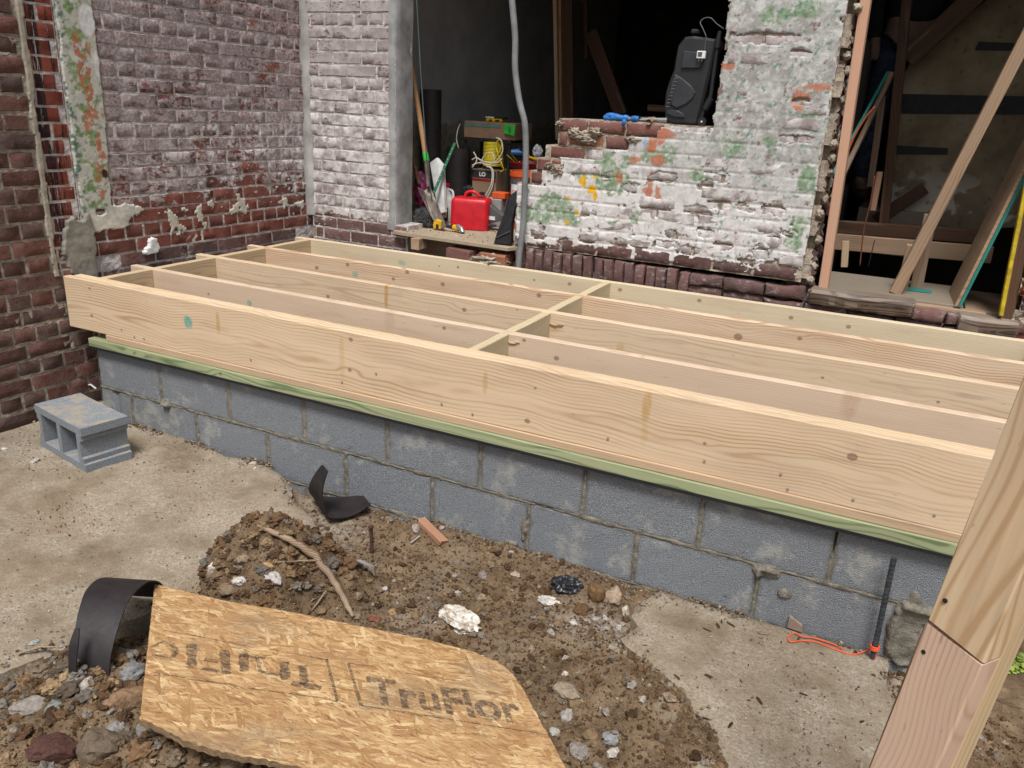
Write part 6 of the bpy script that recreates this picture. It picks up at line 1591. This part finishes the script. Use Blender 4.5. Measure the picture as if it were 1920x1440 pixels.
# red tray with tools over a black tub, on an upturned bucket
tr=thing('tool_tray','red round tool tray with handles and clips, above the orange bucket','tray'); yb2=2.40; c=A(978,312,yb2)
mb=MB(); rx=(A(1012,305,yb2).x-A(944,305,yb2).x)/2; zc=A(978,322,yb2).z
mb.lathe([(rx*.9,0),(rx*1.0,.035),(rx*1.04,.040),(rx*1.0,.044),(rx*.96,.036),(rx*.88,.008),(0,.006)],(c.x,yb2+rx*.9,zc+.012),28); mb.build('tray',M['dark_red'],tr,smooth='auto')
mb=MB(); mb.lathe([(rx*.8,-.05),(rx*.97,.0),(rx*.99,.010),(rx*.8,.012)],(c.x,yb2+rx*.9,zc+.012),28); mb.build('lower_tray',M['black_rubber'],tr,smooth='auto')
def tool(name,label,mat,p1,p2,r,y=2.38,cat='hand tool'):
    mb=MB(); a=A(*p1,y); b=A(*p2,y+.05); mb.tube([a,a.lerp(b,.5),b],[r*.7,r,r*.85],8); return tag(mb.build(name,mat,smooth='auto'),label,cat)
tool('screwdriver','yellow-handled tool at the right side of the red tray',M['tool_yellow'],(988,293),(1011,301),.009,cat='screwdriver')
tool('drill_case','blue plastic case behind the tray',M['blue_plastic'],(958,285),(985,286),.022,cat='case')
tool('pliers','black pliers standing up in the red tray',M['black_rubber'],(972,273),(985,292),.007,cat='pliers')
tool('file','pale steel blade standing in front of the tray',M['steel'],(974,303),(974,318),.005,cat='blade')
tool('pencil','thin yellow pencil in the red tray',M['cable_yellow'],(950,290),(966,304),.003,cat='pencil'); tool('pencil','second thin yellow pencil crossing the first in the red tray',M['cable_yellow'],(958,288),(972,305),.003,cat='pencil')
tag(crumple('plastic_wrap',A(1008,285,2.5),(.035,.03,.05),pm('clear_wrap',(.45,.46,.47),.25),31,sub=4),'shiny clear plastic wrap right of the red tray','plastic wrap')
bu=thing('bucket','orange plastic bucket with white lettering behind the grey conduit','bucket'); yk=2.16; xa=A(944,370,yk).x; xb=A(1003,370,yk).x; r=(xb-xa)/2; zt=A(970,322,yk).z; hgt=zt-FZ
M['bucket_in']=M['orange_plastic']
mb=MB(); mb.lathe([(r*.86,0),(r*.97,hgt-.03),(r*1.03,hgt-.03),(r*1.03,hgt),(r*.97,hgt),(r*.83,.01),(0,.01)],((xa+xb)/2,yk+r,FZ),32); mb.build('pail',M['orange_plastic'],bu,smooth='auto')
# lettering wraps the pail: curved patches
def wrap_rect(mb,th0,th1,z0,z1,rad,c):
    n=6; vs=[];
    for k in range(n+1):
        t=th0+(th1-th0)*k/n
        for z in(z0,z1): vs.append((c[0]+rad*math.cos(t),c[1]+rad*math.sin(t),z))
    mb.add(vs,[(2*k,2*k+2,2*k+3,2*k+1) for k in range(n)])
cc=((xa+xb)/2,yk+r); T0=-math.pi/2
mb=MB(); wrap_rect(mb,T0-.72,T0-.08,FZ+hgt*.16,FZ+hgt*.78,r*.99,cc); wh=mb.build('label_patch',M['label_white'],bu)
def wrapped_text(body,size,zc,tc,rad,mat,name,parent):
    o=text_on(body,size,(0,0,0),(0,0,0),mat,name,None,.03)
    for v in o.data.vertices:
        t=tc+v.co.x/rad; z=zc+v.co.y; v.co=Vector((cc[0]+(rad+.001)*math.cos(t),cc[1]+(rad+.001)*math.sin(t),z))
    o.parent=parent; return o
mb=MB(); rq=random.Random(3)      # lettering too worn to read: three rows of orange strokes
for row_ in range(3):
    zc_=FZ+hgt*(.64-.18*row_); th=T0-.66
    while th<T0-.16:
        dw=rq.uniform(.018,.035); k_=rq.random(); wrap_rect(mb,th,th+dw,zc_-.016,zc_+.016,r*1.002,cc)
        if k_<.7: wrap_rect(mb,th+dw,th+dw+.04,zc_+(.010 if k_<.35 else -.016),zc_+(.016 if k_<.35 else -.010),r*1.002,cc)
        th+=dw+.058
tag(mb.build('printed_marks',M['orange_plastic'],wh),kind='stuff')
mb=MB(); [wrap_rect(mb,T0+.20+i*.09,T0+.25+i*.09,FZ+hgt*.62,FZ+hgt*.74,r*.99,cc) for i in range(3)]; tag(mb.build('printed_marks',M['label_white'],wh),kind='stuff')
mb=MB(); wrap_rect(mb,T0-1.2,T0+.9,FZ+hgt*.76,FZ+hgt*.88,r*.985,cc); mb.build('band',M['grey_plastic'],bu)
quad=quadbox('small_box',M['orange_plastic'],922,946,361,373,2.20,.08); tag(quad,'small flat orange box left of the bucket','box')
quad.location.z=quad.location.z
q=quadbox('paper_stack',M['label_white'],924,945,318,360,2.5,.1); tag(q,'white papers stacked behind the small orange box','paper')
z_=A(930,373,2.20).z; mb=MB(); xx=A(930,390,2.24).x; mb.box((xx,2.25,(FZ+z_)/2),(.12,.12,z_-FZ),bev=.004); tag(mb.build('carton',pm('carton_grey',(.30,.28,.27),.8)),'small pale carton under the orange box','box')
# black folded item on the plywood edge
bl=thing('blade_guard','black folded plastic scabbard leaning against the broken wall end','scabbard'); y=1.60
P=[A(925,460,y),A(930,440,y),A(957,365,y+.04),A(976,352,y+.04),A(987,338,y+.04),A(1000,341,y+.04),A(996,354,y+.04),A(985,375,y+.03),A(966,385,y+.02),A(958,420,y),A(957,458,y)]
P=[Vector((p.x,p.y,max(p.z,FZ+.003))) for p in P]
mb=MB(); mb.prism(P,(.0,.035,0),inset=.005); mb.build('sheath',M['dark_plastic'],bl)
mb=MB(); mb.tube([A(929,446,y-.004),A(956,434,y-.004)],.003,6); mb.tube([A(944,400,y-.004),A(952,372,y-.004)],.003,6); mb.tube([A(914,459,y-.01),A(935,460,y-.005)],.006,6); mb.build('rib',M['grey_plastic'],bl)
# black power tool between can and bucket
pt=thing('power_tool','black power tool with a white label between the can and the bucket','power tool'); y=2.02
mb=MB(); mb.prism([A(908,405,y),A(906,390,y),A(918,384,y),A(942,405,y),A(940,415,y),A(918,418,y)],(0,.05,0),inset=.004); mb.build('tool_body',M['grey_plastic'],pt)
mb=MB(); mb.tube([A(902,420,y-.02),A(912,424,y-.02),A(930,423,y-.02)],[.012,.010,.006],8); mb.tube(smooth_path([A(896,385,y),A(900,372,y),A(908,378,y),A(908,392,y)]),.012,8); mb.build('handle',M['black_rubber'],pt,smooth='auto')
mb=MB(); mb.box(A(922,409,y-.004),(.045,.002,.022)); mb.build('label',M['label_white'],pt)
tag(crumple('black_bag',A(878,357,2.24),(.04,.03,.035),M['black_rubber'],41,sub=4),'small crumpled black pouch behind the jug','pouch')

# --- conduit in front of the broken wall
mb=MB(); mb.tube(smooth_path([at(x,y_,y=yy_) for x,y_,yy_ in [(957,-60,1.585),(960,0,1.585),(966,70,1.585),(966,130,1.585),(974,190,1.585),(984,232,1.585),(986,290,1.585),(984,350,1.585),(981,420,1.58),(974,478,1.575),(972,510,1.573)]],8),.0165,14)
tag(mb.build('conduit',M['conduit_grey'],smooth=True),'grey flexible conduit hanging down in front of the opening','conduit')

# --- on top of the low broken wall
zw=1.087
gl=thing('glove','pair of blue rubber-dipped work gloves heaped on the broken wall','gloves')
mb=MB(); y=1.68
def gp_(x,y_,r1,dz=0): p=A(x,y_,1.655); return Vector((p.x,1.655,max(p.z,zw+r1*.8)))
for (x1,y1,x2,y2,r1) in [(a_,b_,c_,d_,e_*1.35) for a_,b_,c_,d_,e_ in [(1133,225,1146,222,.010),(1137,218,1152,217,.010),(1150,218,1164,223,.011),(1145,228,1160,232,.011),(1158,222,1170,228,.011),(1168,231,1176,222,.011),(1186,224,1197,224,.011),(1184,230,1196,232,.010)]]:
    a=gp_(x1,y1,r1); b=gp_(x2,y2,r1); mb.tube(smooth_path([a,a.lerp(b,.5)+Vector((0,-.004,.003)),b]),[r1*.8]+[r1]*11+[r1*.7],10)
a=A(1171,224,1.60); b=A(1168,236,1.605); mb.tube([a,a.lerp(b,.5),b],[.009,.010,.007],10)
for (x,y_,sx) in ((1160,230,.026),(1188,230,.018)):
    p=gp_(x,y_,.014); mb.lathe([(0,-.016),(sx*.5,-.012),(sx,0),(sx*.6,.012),(0,.016)],(p.x,p.y+.03,p.z),12,sy=.8)
tag(mb.build('rubber_fingers',M['blue_glove'],gl,smooth=True),kind='stuff')
mb=MB(); p=gp_(1172,224,.014); mb.lathe([(0,-.012),(.03,-.006),(.034,.004),(0,.014)],(p.x+.004,p.y+.03,p.z),12); mb.build('knit_back',M['glove_grey'],gl,smooth=True)
hm=thing('hammer','steel claw hammer lying head-on on the broken wall beside the gloves','hammer')
a=A(1201,221,1.66); b=A(1216,224,1.66); c=A(1251,226,1.66)
for v in(a,b,c): v.z=zw+.016
mb=MB(); mb.tube([a+Vector((0,.01,.004)),b+Vector((0,.004,0))],[.004,.009],8); mb.tube([a+Vector((0,-.012,-.004)),b+Vector((0,-.004,0))],[.004,.009],8); mb.tube([b,b.lerp(c,.5),c.lerp(b,.2),c],[.011,.010,.012,.013],12); mb.build('head',M['steel'],hm,smooth='auto')
mb=MB(); p=b.lerp(c,.2); mb.tube([p+Vector((0,-.02,-.002)),p+Vector((0,-.055,-.012)),p+Vector((0,.02,.0))],[.014,.013,.014],12); mb.build('handle',M['leather_tan'],hm,smooth='auto')

# --- wheeled black case
cs=thing('wheeled_case','black moulded wheeled case with vent ribs, standing tilted on the broken wall','case'); y=1.66
def cp(x,y_,dy=0): p=A(x,y_,y+dy); return Vector((p.x,p.y,max(p.z,zw+.001)))
outl=[(1248,228),(1245,200),(1247,175),(1253,155),(1262,133),(1266,110),(1271,85),(1284,69),(1300,67),(1341,73),(1341,85),(1330,140),(1318,190),(1305,236),(1285,236),(1262,233)]
P=[cp(*q) for q in outl]; mb=MB(); mb.prism(P,(0,.19,0),inset=.012); mb.build('shell',M['dark_plastic'],cs)
mb=MB(); mb.prism([cp(x,y_,-.008) for x,y_ in [(1265,139),(1278,146),(1295,160),(1304,174),(1300,184),(1288,195),(1268,204),(1258,198),(1254,180),(1257,158)]],(0,.014,0),inset=.006); mb.build('wheel_arch',M['foam_dark'] if False else pm('case_grey',(.035,.038,.043),.35),cs)
mb=MB(); mb.prism([cp(x,y_,-.010) for x,y_ in [(1281,95),(1310,98),(1320,110),(1312,128),(1276,128)]],(0,.014,0),inset=.005); mb.build('recess_panel',M['case_grey'],cs); mb=MB(); mb.prism([cp(x,y_,-.010) for x,y_ in [(1250,206),(1270,207),(1282,214),(1284,220),(1262,219),(1249,212)]],(0,.014,0),inset=.004); mb.build('recess_panel',M['case_grey'],cs)
rib0=None
for i in range(9):
    x=1268-i*2.1; y_=147+i*6.6; a=cp(x-3,y_,-.016); b=cp(x+4,y_,-.016); m2=MB(); m2.tube([a,b],.0022,6); m2.build('vent_rib',M['grey_plastic'],cs)
mb=MB(); mb.tube([cp(1350,58,.03),cp(1346,78,.03)],[.009,.012],12); mb.tube([cp(1346,78,.03),cp(1331,190,.03)],.010,12); mb.tube([cp(1347,76,.03),cp(1344,90,.03)],.016,12); mb.tube([cp(1333,185,.03),cp(1322,205,.03)],.018,12); mb.tube([cp(1322,200,.03),cp(1312,228,.03)],.012,10); mb.build('trolley_tube',M['black_rubber'],cs,smooth='auto')
w0=cp(1315,233,-.01); w0.z=zw+.019
whl=MB(); whl.tube([w0,w0+Vector((0,.02,0))],.019,20); wo=whl.build('wheel',M['black_rubber'],cs,smooth='auto'); m2=MB(); m2.tube([w0-Vector((0,.002,0)),w0],.0045,10); m2.build('hub',M['label_white'],wo)
mb=MB(); mb.tube(smooth_path([cp(1324,68,-.004),cp(1318,54,0),cp(1313,42,.01),cp(1321,34,.02),cp(1333,34,.02),cp(1343,44,.02),cp(1354,52,.02),cp(1357,54,.02)]),.0024,6); mb.build('power_cord',M['grey_plastic'],cs,smooth=True)
mb=MB(); mb.tube([cp(1324,68,-.004),cp(1321,96,-.004)],.0024,6); mb.build('power_cord',M['grey_plastic'],cs)
mb=MB(); q=cp(1315,103,-.02); mb.box(q,(.040,.022,.034),bev=.003); pl_=mb.build('plug',M['label_white'],cs)
mb=MB(); mb.box(q+Vector((-.004,-.0115,.002)),(.020,.001,.020)); mb.build('plug_label',M['grey_plastic'],pl_)
mb=MB(); [mb.box(q+Vector((dx,0,-.022)),(.003,.005,.012)) for dx in(-.008,.006)]; mb.build('prong',M['steel'],pl_)
mb=MB(); mb.box(cp(1304,60,.06)+Vector((-.0,0,.0)),(.035,.05,.022),bev=.006); mb.build('top_grip',M['black_rubber'],cs)

# --- timbers seen in the dark room
for (x1,y1,x2,y2,yv,wd,mt,lab) in [(1040,-60,1046,262,3.0,.026,'w_old2','narrow light batten standing in the dark room behind the conduit'),(1050,-60,1052,266,3.04,.018,'w_wall','thin batten right next to the light batten'),(1062,-60,1066,280,3.3,.09,'w_dark','wide dark board standing beside the battens'),(1098,-60,1100,110,3.7,.03,'w_dark','dim stud farther back in the dark room'),(1108,60,1165,215,3.6,.10,'w_dark','dim board leaning to the right in the dark room')]:
    a=A(x1,y1,yv); b=A(x2,y2,yv); tag(stick('timber',M[mt],b,a-b,(1,0,0),(a-b).length,wd,.03),lab,'timber')
mb=MB(); q=A(1180,218,2.9); mb.box((q.x+.1,2.95,q.z-.02),(.5,.12,.05),bev=.004); q=A(1232,203,2.9); mb.box((q.x,2.95,q.z),(.12,.14,.04),bev=.004); tag(mb.build('timber_pile',M['w_dark']),'dark stack of wood offcuts behind the gloves','wood stack')

# ================================================================== RIGHT-HAND BAY
bay=thing('sill_boards','worn grey floorboards at the threshold of the right opening','floor')
zb=.385
mb=MB(); mb.box((3.25,1.93,zb-.0125),(.62,.50,.025),bev=.003); mb.build('floor_board',M['w_floor'],bay); mb=MB(); mb.box((3.68,1.93,zb-.020),(.22,.50,.02),bev=.003); mb.build('floor_board',M['w_old'],bay)
mb=MB(); mb.box((3.45,1.665,.352),(.40,.05,.045),bev=.002); mb.build('edge_board',M['w_old2'],bay)
mb=MB(); mb.box((3.44,1.675,.305),(.22,.04,.04),bev=.002); mb.build('edge_board',M['green_board'],bay)
mb=MB(); mb.box((3.60,1.668,.30),(.05,.03,.03),bev=.002); mb.build('shim',M['teal'],bay)
# rotten sill pieces
def rotten(name,label,x0,x1,y0,y1,z0,z1,seed):
    nx=40; ring=10; vs=[]; r=random.Random(seed)
    for i in range(nx+1):
        q=i/nx; x=x0+(x1-x0)*q
        for k in range(ring):
            t=2*math.pi*k/ring+.3; cy,cz=(y0+y1)/2,(z0+z1)/2; ry,rz=(y1-y0)/2*1.15,(z1-z0)/2*1.15
            a=math.copysign(abs(math.cos(t))**.5,math.cos(t)); b=math.copysign(abs(math.sin(t))**.5,math.sin(t))
            n_=float(fbm(np.array(x*14.0),np.array(k*2.1+seed),1,4,seed)); dmp=1-(.35*n_ if b<0.2 and a<.2 else .06*n_)
            e=1 if 0<i<nx else .85
            yy_=cy+a*ry*dmp*e; zz_=cz+b*rz*(dmp if b<0 else 1)*e+ (0.0)
            vs.append((x+r.uniform(-.003,.003),min(max(yy_,y0-.01),y1),min(zz_,z1)))
    fs=[(i*ring+k,i*ring+(k+1)%ring,(i+1)*ring+(k+1)%ring,(i+1)*ring+k) for i in range(nx) for k in range(ring)]+[tuple(range(ring))[::-1],tuple(nx*ring+k for k in range(ring))]
    mb=MB(); mb.add(vs,fs); o=mb.build(name,M['w_rot'],smooth='auto'); return tag(o,label,'sill beam')
rotten('sill_beam','long rotten grey sill beam with a split dark face under the right opening',2.915,3.365,1.555,1.69,.315,.392,5)
rotten('sill_beam','short rotten stub of sill beam at the foot of the yellow level',3.545,3.775,1.56,1.69,.275,.368,9)
# posts and braces
def tstick(name,label,cat,mat,p1,p2,wv,width,thick,ext=.0,group=None):
    p1=Vector(p1);p2=Vector(p2); o=stick(name,M[mat],p1,p2-p1,wv,(p2-p1).length*(1+ext),width,thick); return tag(o,label,cat,group)
a=at(1547,524,y=1.70); a.z=zb; b=at(1624,0,y=1.70); tstick('stud','pinkish upright two-by-four stud at the left side of the right opening','stud','w_stud',a,(a.x+(b.x-a.x)*1.0,1.70,b.z),(1,0,0),.042,.089,.7)
a=at(1683,528,y=1.80); a.z=zb+.004; b=at(1935,50,y=1.72); tstick('brace','long weathered diagonal brace crossing the right opening','brace','w_old2',a,b,(1,0,0),.050,.07,.3)
a=at(1723,518,y=1.98); a.z=zb; b=at(1745,402,y=1.98); tstick('post_stub','short reddish post stub behind the diagonal brace','post','w_old',a,b,(1,0,0),.055,.04)
a=at(1697,505,y=1.90); a.z=zb; b=at(1712,460,y=1.88); tstick('wedge','short wood wedge propping the foot of the diagonal brace','wedge','w_old2',a,b,(1,0,0),.05,.04)
# leaning sheathing board with teal edge
p1=at(1800,556,y=1.66); p1.z=zb; p2=at(1792,515,y=2.02); p2.z=zb; d1=at(1925,316,y=1.66)-p1
sb=thing('leaning_board','wide weathered board with a teal edge leaning in the right opening','board')
up=d1.normalized()*1.15; mb=MB(); mb.prism([p1,p2,p2+up,p1+up],Vector((-.014,0,-.003))); mb.build('panel',M['w_old2'],sb)
mb=MB(); mb.prism([p1+Vector((.002,-.004,0)),p2+Vector((.002,0,0)),p2+up+Vector((.002,0,0)),p1+up+Vector((.002,-.004,0))],Vector((.012,0,0))); mb.build('coating',M['teal'],sb)
for (x1,y1,x2,y2) in ((1838,500,1900,340),):
    pass
# yellow level and dark post behind it
a=at(1876,590,y=1.60); b=at(1921,360,y=1.60); lv=thing('level','long yellow spirit level leaning on a black post at the right edge','level')
stick('level_body',pm('level_yellow',(.52,.38,.02),.45,var=.3),a,b-a,(1,0,0),(b-a).length*2.2,.016,.05).parent=lv
tstick('corner_post','rough blackened corner post behind the yellow level','post','w_dark',at(1886,596,y=1.64),at(1938,330,y=1.66),(1,0,0),.05,.06,1.5)
# teal chip on the floor
mb=MB(); mb.prism([at(x,y_,z=zb+.002) for x,y_ in ((1680,537),(1690,543),(1745,550),(1748,546),(1715,540))],(0,0,.003)); tag(mb.build('teal_chip',M['teal']),'teal sliver of board lying on the worn floorboards','board scrap')
# lean poles, cords
tstick('pole','teal-painted pole leaning inside behind the pink stud','pole','teal',at(1548,350,y=2.1),at(1665,135,y=2.5),(1,0,0),.014,.014)
tstick('timber','old brown timber leaning beside the teal pole','timber','w_old',at(1560,372,y=2.2),at(1672,138,y=2.6),(1,0,0),.024,.03)
mb=MB(); mb.tube(smooth_path([at(x,y_,y=2.15) for x,y_ in ((1585,300),(1600,260),(1622,222),(1640,200))]),.004,6); tag(mb.build('cord',M['orange_plastic'],smooth=True),'orange-red cord slung along the leaning timber','cord')
mb=MB(); mb.tube(smooth_path([at(x,y_,y=2.3) for x,y_ in ((1612,500),(1620,430),(1632,380),(1640,330))]),.004,6); tag(mb.build('cord',pm('rust_cord',(.16,.05,.03),.7),smooth=True),'rust-brown cord hanging down to the worn floorboards','cord')
mb=MB(); mb.tube([at(1640,450,y=2.3),at(1628,500,y=2.3)],.0025,5); tag(mb.build('cord',M['black_rubber']),'thin black cord next to the rust-brown cord','cord')
# plaster partition with dark bands at the back
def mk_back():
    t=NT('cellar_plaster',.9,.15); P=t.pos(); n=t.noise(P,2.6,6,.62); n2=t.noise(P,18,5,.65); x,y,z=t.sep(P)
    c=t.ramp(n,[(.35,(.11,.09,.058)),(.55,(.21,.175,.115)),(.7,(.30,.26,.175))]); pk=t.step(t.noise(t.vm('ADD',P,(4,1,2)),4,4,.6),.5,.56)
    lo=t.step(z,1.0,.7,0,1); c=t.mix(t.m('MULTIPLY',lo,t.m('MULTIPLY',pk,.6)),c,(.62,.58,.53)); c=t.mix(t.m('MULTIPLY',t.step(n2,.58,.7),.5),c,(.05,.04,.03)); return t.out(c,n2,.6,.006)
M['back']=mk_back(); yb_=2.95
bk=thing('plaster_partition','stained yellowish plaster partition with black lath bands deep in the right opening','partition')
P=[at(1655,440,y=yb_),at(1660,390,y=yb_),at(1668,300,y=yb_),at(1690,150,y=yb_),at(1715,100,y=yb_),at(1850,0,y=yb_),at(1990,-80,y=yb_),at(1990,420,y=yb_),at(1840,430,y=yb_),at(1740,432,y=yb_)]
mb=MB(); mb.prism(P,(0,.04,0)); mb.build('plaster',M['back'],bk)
for q in [[(1692,176),(1990,182),(1990,215),(1690,213)],[(1672,272),(1778,278),(1776,290),(1670,289)],[(1835,78),(1990,84),(1990,96),(1828,94)]]:
    mb=MB(); mb.prism([at(x,y_,y=yb_-.006) for x,y_ in q],(0,.012,0)); mb.build('lath_band',M['foam_dark'],bk)
tstick('fallen_lath','dark slanting lath fallen across the foot of the plaster partition','lath','w_dark',at(1642,414,y=2.9),at(1735,352,y=2.9),(0,0,1),.07,.02)
tstick('fallen_lath','second, paler slanting lath just above the dark one','lath','w_old',at(1650,398,y=2.92),at(1705,358,y=2.92),(0,0,1),.018,.02)
tstick('stair_stringer','brown slanting stair stringer at the top of the right opening','stringer','w_dark',at(1700,112,y=2.8),at(1840,-20,y=2.8),(0,0,1),.10,.04,.5)
tstick('stud','blackened stud standing at the left end of the plaster partition','stud','w_dark',at(1652,470,y=2.7),at(1705,-40,y=2.7),(1,0,0),.05,.08)
tstick('stud','lighter short stud with a pointed top below the blackened stud','stud','w_stud',at(1637,394,y=2.6),at(1650,322,y=2.6),(1,0,0),.030,.04)
tstick('stud','reddish stud in front of the jeans','stud','w_old',at(1632,350,y=2.75),at(1655,180,y=2.75),(1,0,0),.036,.04)
tstick('cross_beam','pale crosswise beam low behind the threshold','beam','w_old2',at(1558,452,y=2.45),at(1860,478,y=2.45),(0,0,1),.085,.04)
tstick('cross_beam','blackened crosswise beam above the pale one','beam','w_dark',at(1570,425,y=2.6),at(1860,445,y=2.6),(0,0,1),.07,.05)
tstick('stub','little upright block in front of the pale beam','wood block','w_tan',at(1583,500,y=2.35),at(1586,452,y=2.35),(1,0,0),.035,.03)
tstick('teal_strip','teal board edge low across the foot of the plaster partition','board edge','teal',at(1745,440,y=2.62),at(1830,445,y=2.62),(0,0,1),.014,.02)
tag(plane_box('back_landing',(2.995,2.9,.40),(3.40,3.9,.66),M['w_floor']),kind='structure')
mb=MB(); q=[at(x,y_,y=3.95) for x,y_ in ((1570,345),(1606,290),(1612,345))]; mb.prism(q,(0,.02,0)); tag(mb.build('board_scrap',M['osbe']),'triangle of golden board left of the jeans','board scrap')
# --- person: only the jeans and a boot show between the studs
def figure(name,label,base,head_h=1.75,face=0):
    root=thing(name,label,'person',base,(0,0,face))
    S=head_h/1.75
    def skinobj(nm,pts,edges,rad,mat,sub=2):
        me=bpy.data.meshes.new(nm); me.from_pydata([Vector(p)*S for p in pts],edges,[]); me.update()
        o=bpy.data.objects.new(nm,me); col.objects.link(o)
        sk=o.modifiers.new('skin','SKIN'); me.skin_vertices[0].data[0].use_root=True
        for i,r_ in enumerate(rad): me.skin_vertices[0].data[i].radius=(r_[0]*S,r_[1]*S) if isinstance(r_,tuple) else (r_*S,r_*S)
        ss=o.modifiers.new('s','SUBSURF'); ss.levels=sub; ss.render_levels=sub
        bpy.context.view_layer.update(); dg=bpy.context.evaluated_depsgraph_get(); m2=bpy.data.meshes.new_from_object(o.evaluated_get(dg)); col.objects.unlink(o); bpy.data.objects.remove(o)
        m2.materials.clear(); m2.materials.append(mat); m2.polygons.foreach_set('use_smooth',[True]*len(m2.polygons)); q=bpy.data.objects.new(nm,m2); col.objects.link(q); q.parent=root; return q
    pts=[(0,0,.95),(0,.0,1.10),(0,0,1.28),(0,0,1.43),(0,-.01,1.50),(0,-.015,1.60),(0,-.015,1.70),
         (.10,0,.90),(.11,-.01,.50),(.11,.01,.09),(.11,-.12,.045),(-.10,0,.90),(-.11,.01,.50),(-.12,.03,.09),(-.12,-.10,.045),
         (.17,0,1.40),(.23,.0,1.13),(.22,-.10,.90),(.22,-.13,.82),(-.17,0,1.40),(-.23,0,1.13),(-.22,-.10,.90),(-.22,-.13,.82)]
    ed=[(0,1),(1,2),(2,3),(3,4),(4,5),(5,6),(0,7),(7,8),(8,9),(9,10),(0,11),(11,12),(12,13),(13,14),(3,15),(15,16),(16,17),(17,18),(3,19),(19,20),(20,21),(21,22)]
    rad=[(.15,.10),(.14,.10),(.16,.11),(.12,.09),.055,.085,.07,.08,.055,.04,.035,.08,.055,.04,.035,.05,.04,.03,.028,.05,.04,.03,.028]
    skinobj('body',pts,ed,rad,M['skin_tone'])
    skinobj('jeans',[(0,0,.98),(.10,0,.88),(.11,-.01,.50),(.11,.01,.12),(-.10,0,.88),(-.11,.01,.50),(-.12,.03,.12)],[(0,1),(1,2),(2,3),(0,4),(4,5),(5,6)],[(.165,.12),.10,.078,.068,.10,.078,.068],M['denim'])
    skinobj('jacket',[(0,0,1.0),(0,0,1.15),(0,0,1.32),(0,0,1.44),(.18,0,1.40),(.24,0,1.13),(.225,-.09,.93),(-.18,0,1.40),(-.24,0,1.13),(-.225,-.09,.93)],[(0,1),(1,2),(2,3),(3,4),(4,5),(5,6),(3,7),(7,8),(8,9)],[(.175,.125),(.16,.12),(.175,.13),(.12,.09),.068,.056,.045,.068,.056,.045],M['dark_cloth'])
    for sx,dy in((.11,0),(-.12,.02)):
        skinobj('boot',[(sx,dy+.03,.16),(sx,dy+.025,.06),(sx,dy-.06,.045),(sx,dy-.14,.04)],[(0,1),(1,2),(2,3)],[.058,.055,.048,.036],M['boot'])
    mb=MB(); mb.lathe([(.0,.0),(.095,.02),(.10,.07),(.07,.12),(0,.135)],(0,-.005,1.63),16); q=mb.build('hair',M['dark_cloth'],root,smooth=True,loc=(0,0,0))
    return root
pm('skin_tone',(.40,.25,.18),.6); pm('denim',(.07,.10,.17),.85,var=.25,scale=30); pm('dark_cloth',(.03,.03,.032),.9); pm('boot',(.07,.055,.04),.7)
pf=at(1616,345,y=3.35); figure('person','worker in blue jeans and brown boots standing deep in the right opening',(pf.x+.11,3.40,.664),1.75,R(20))
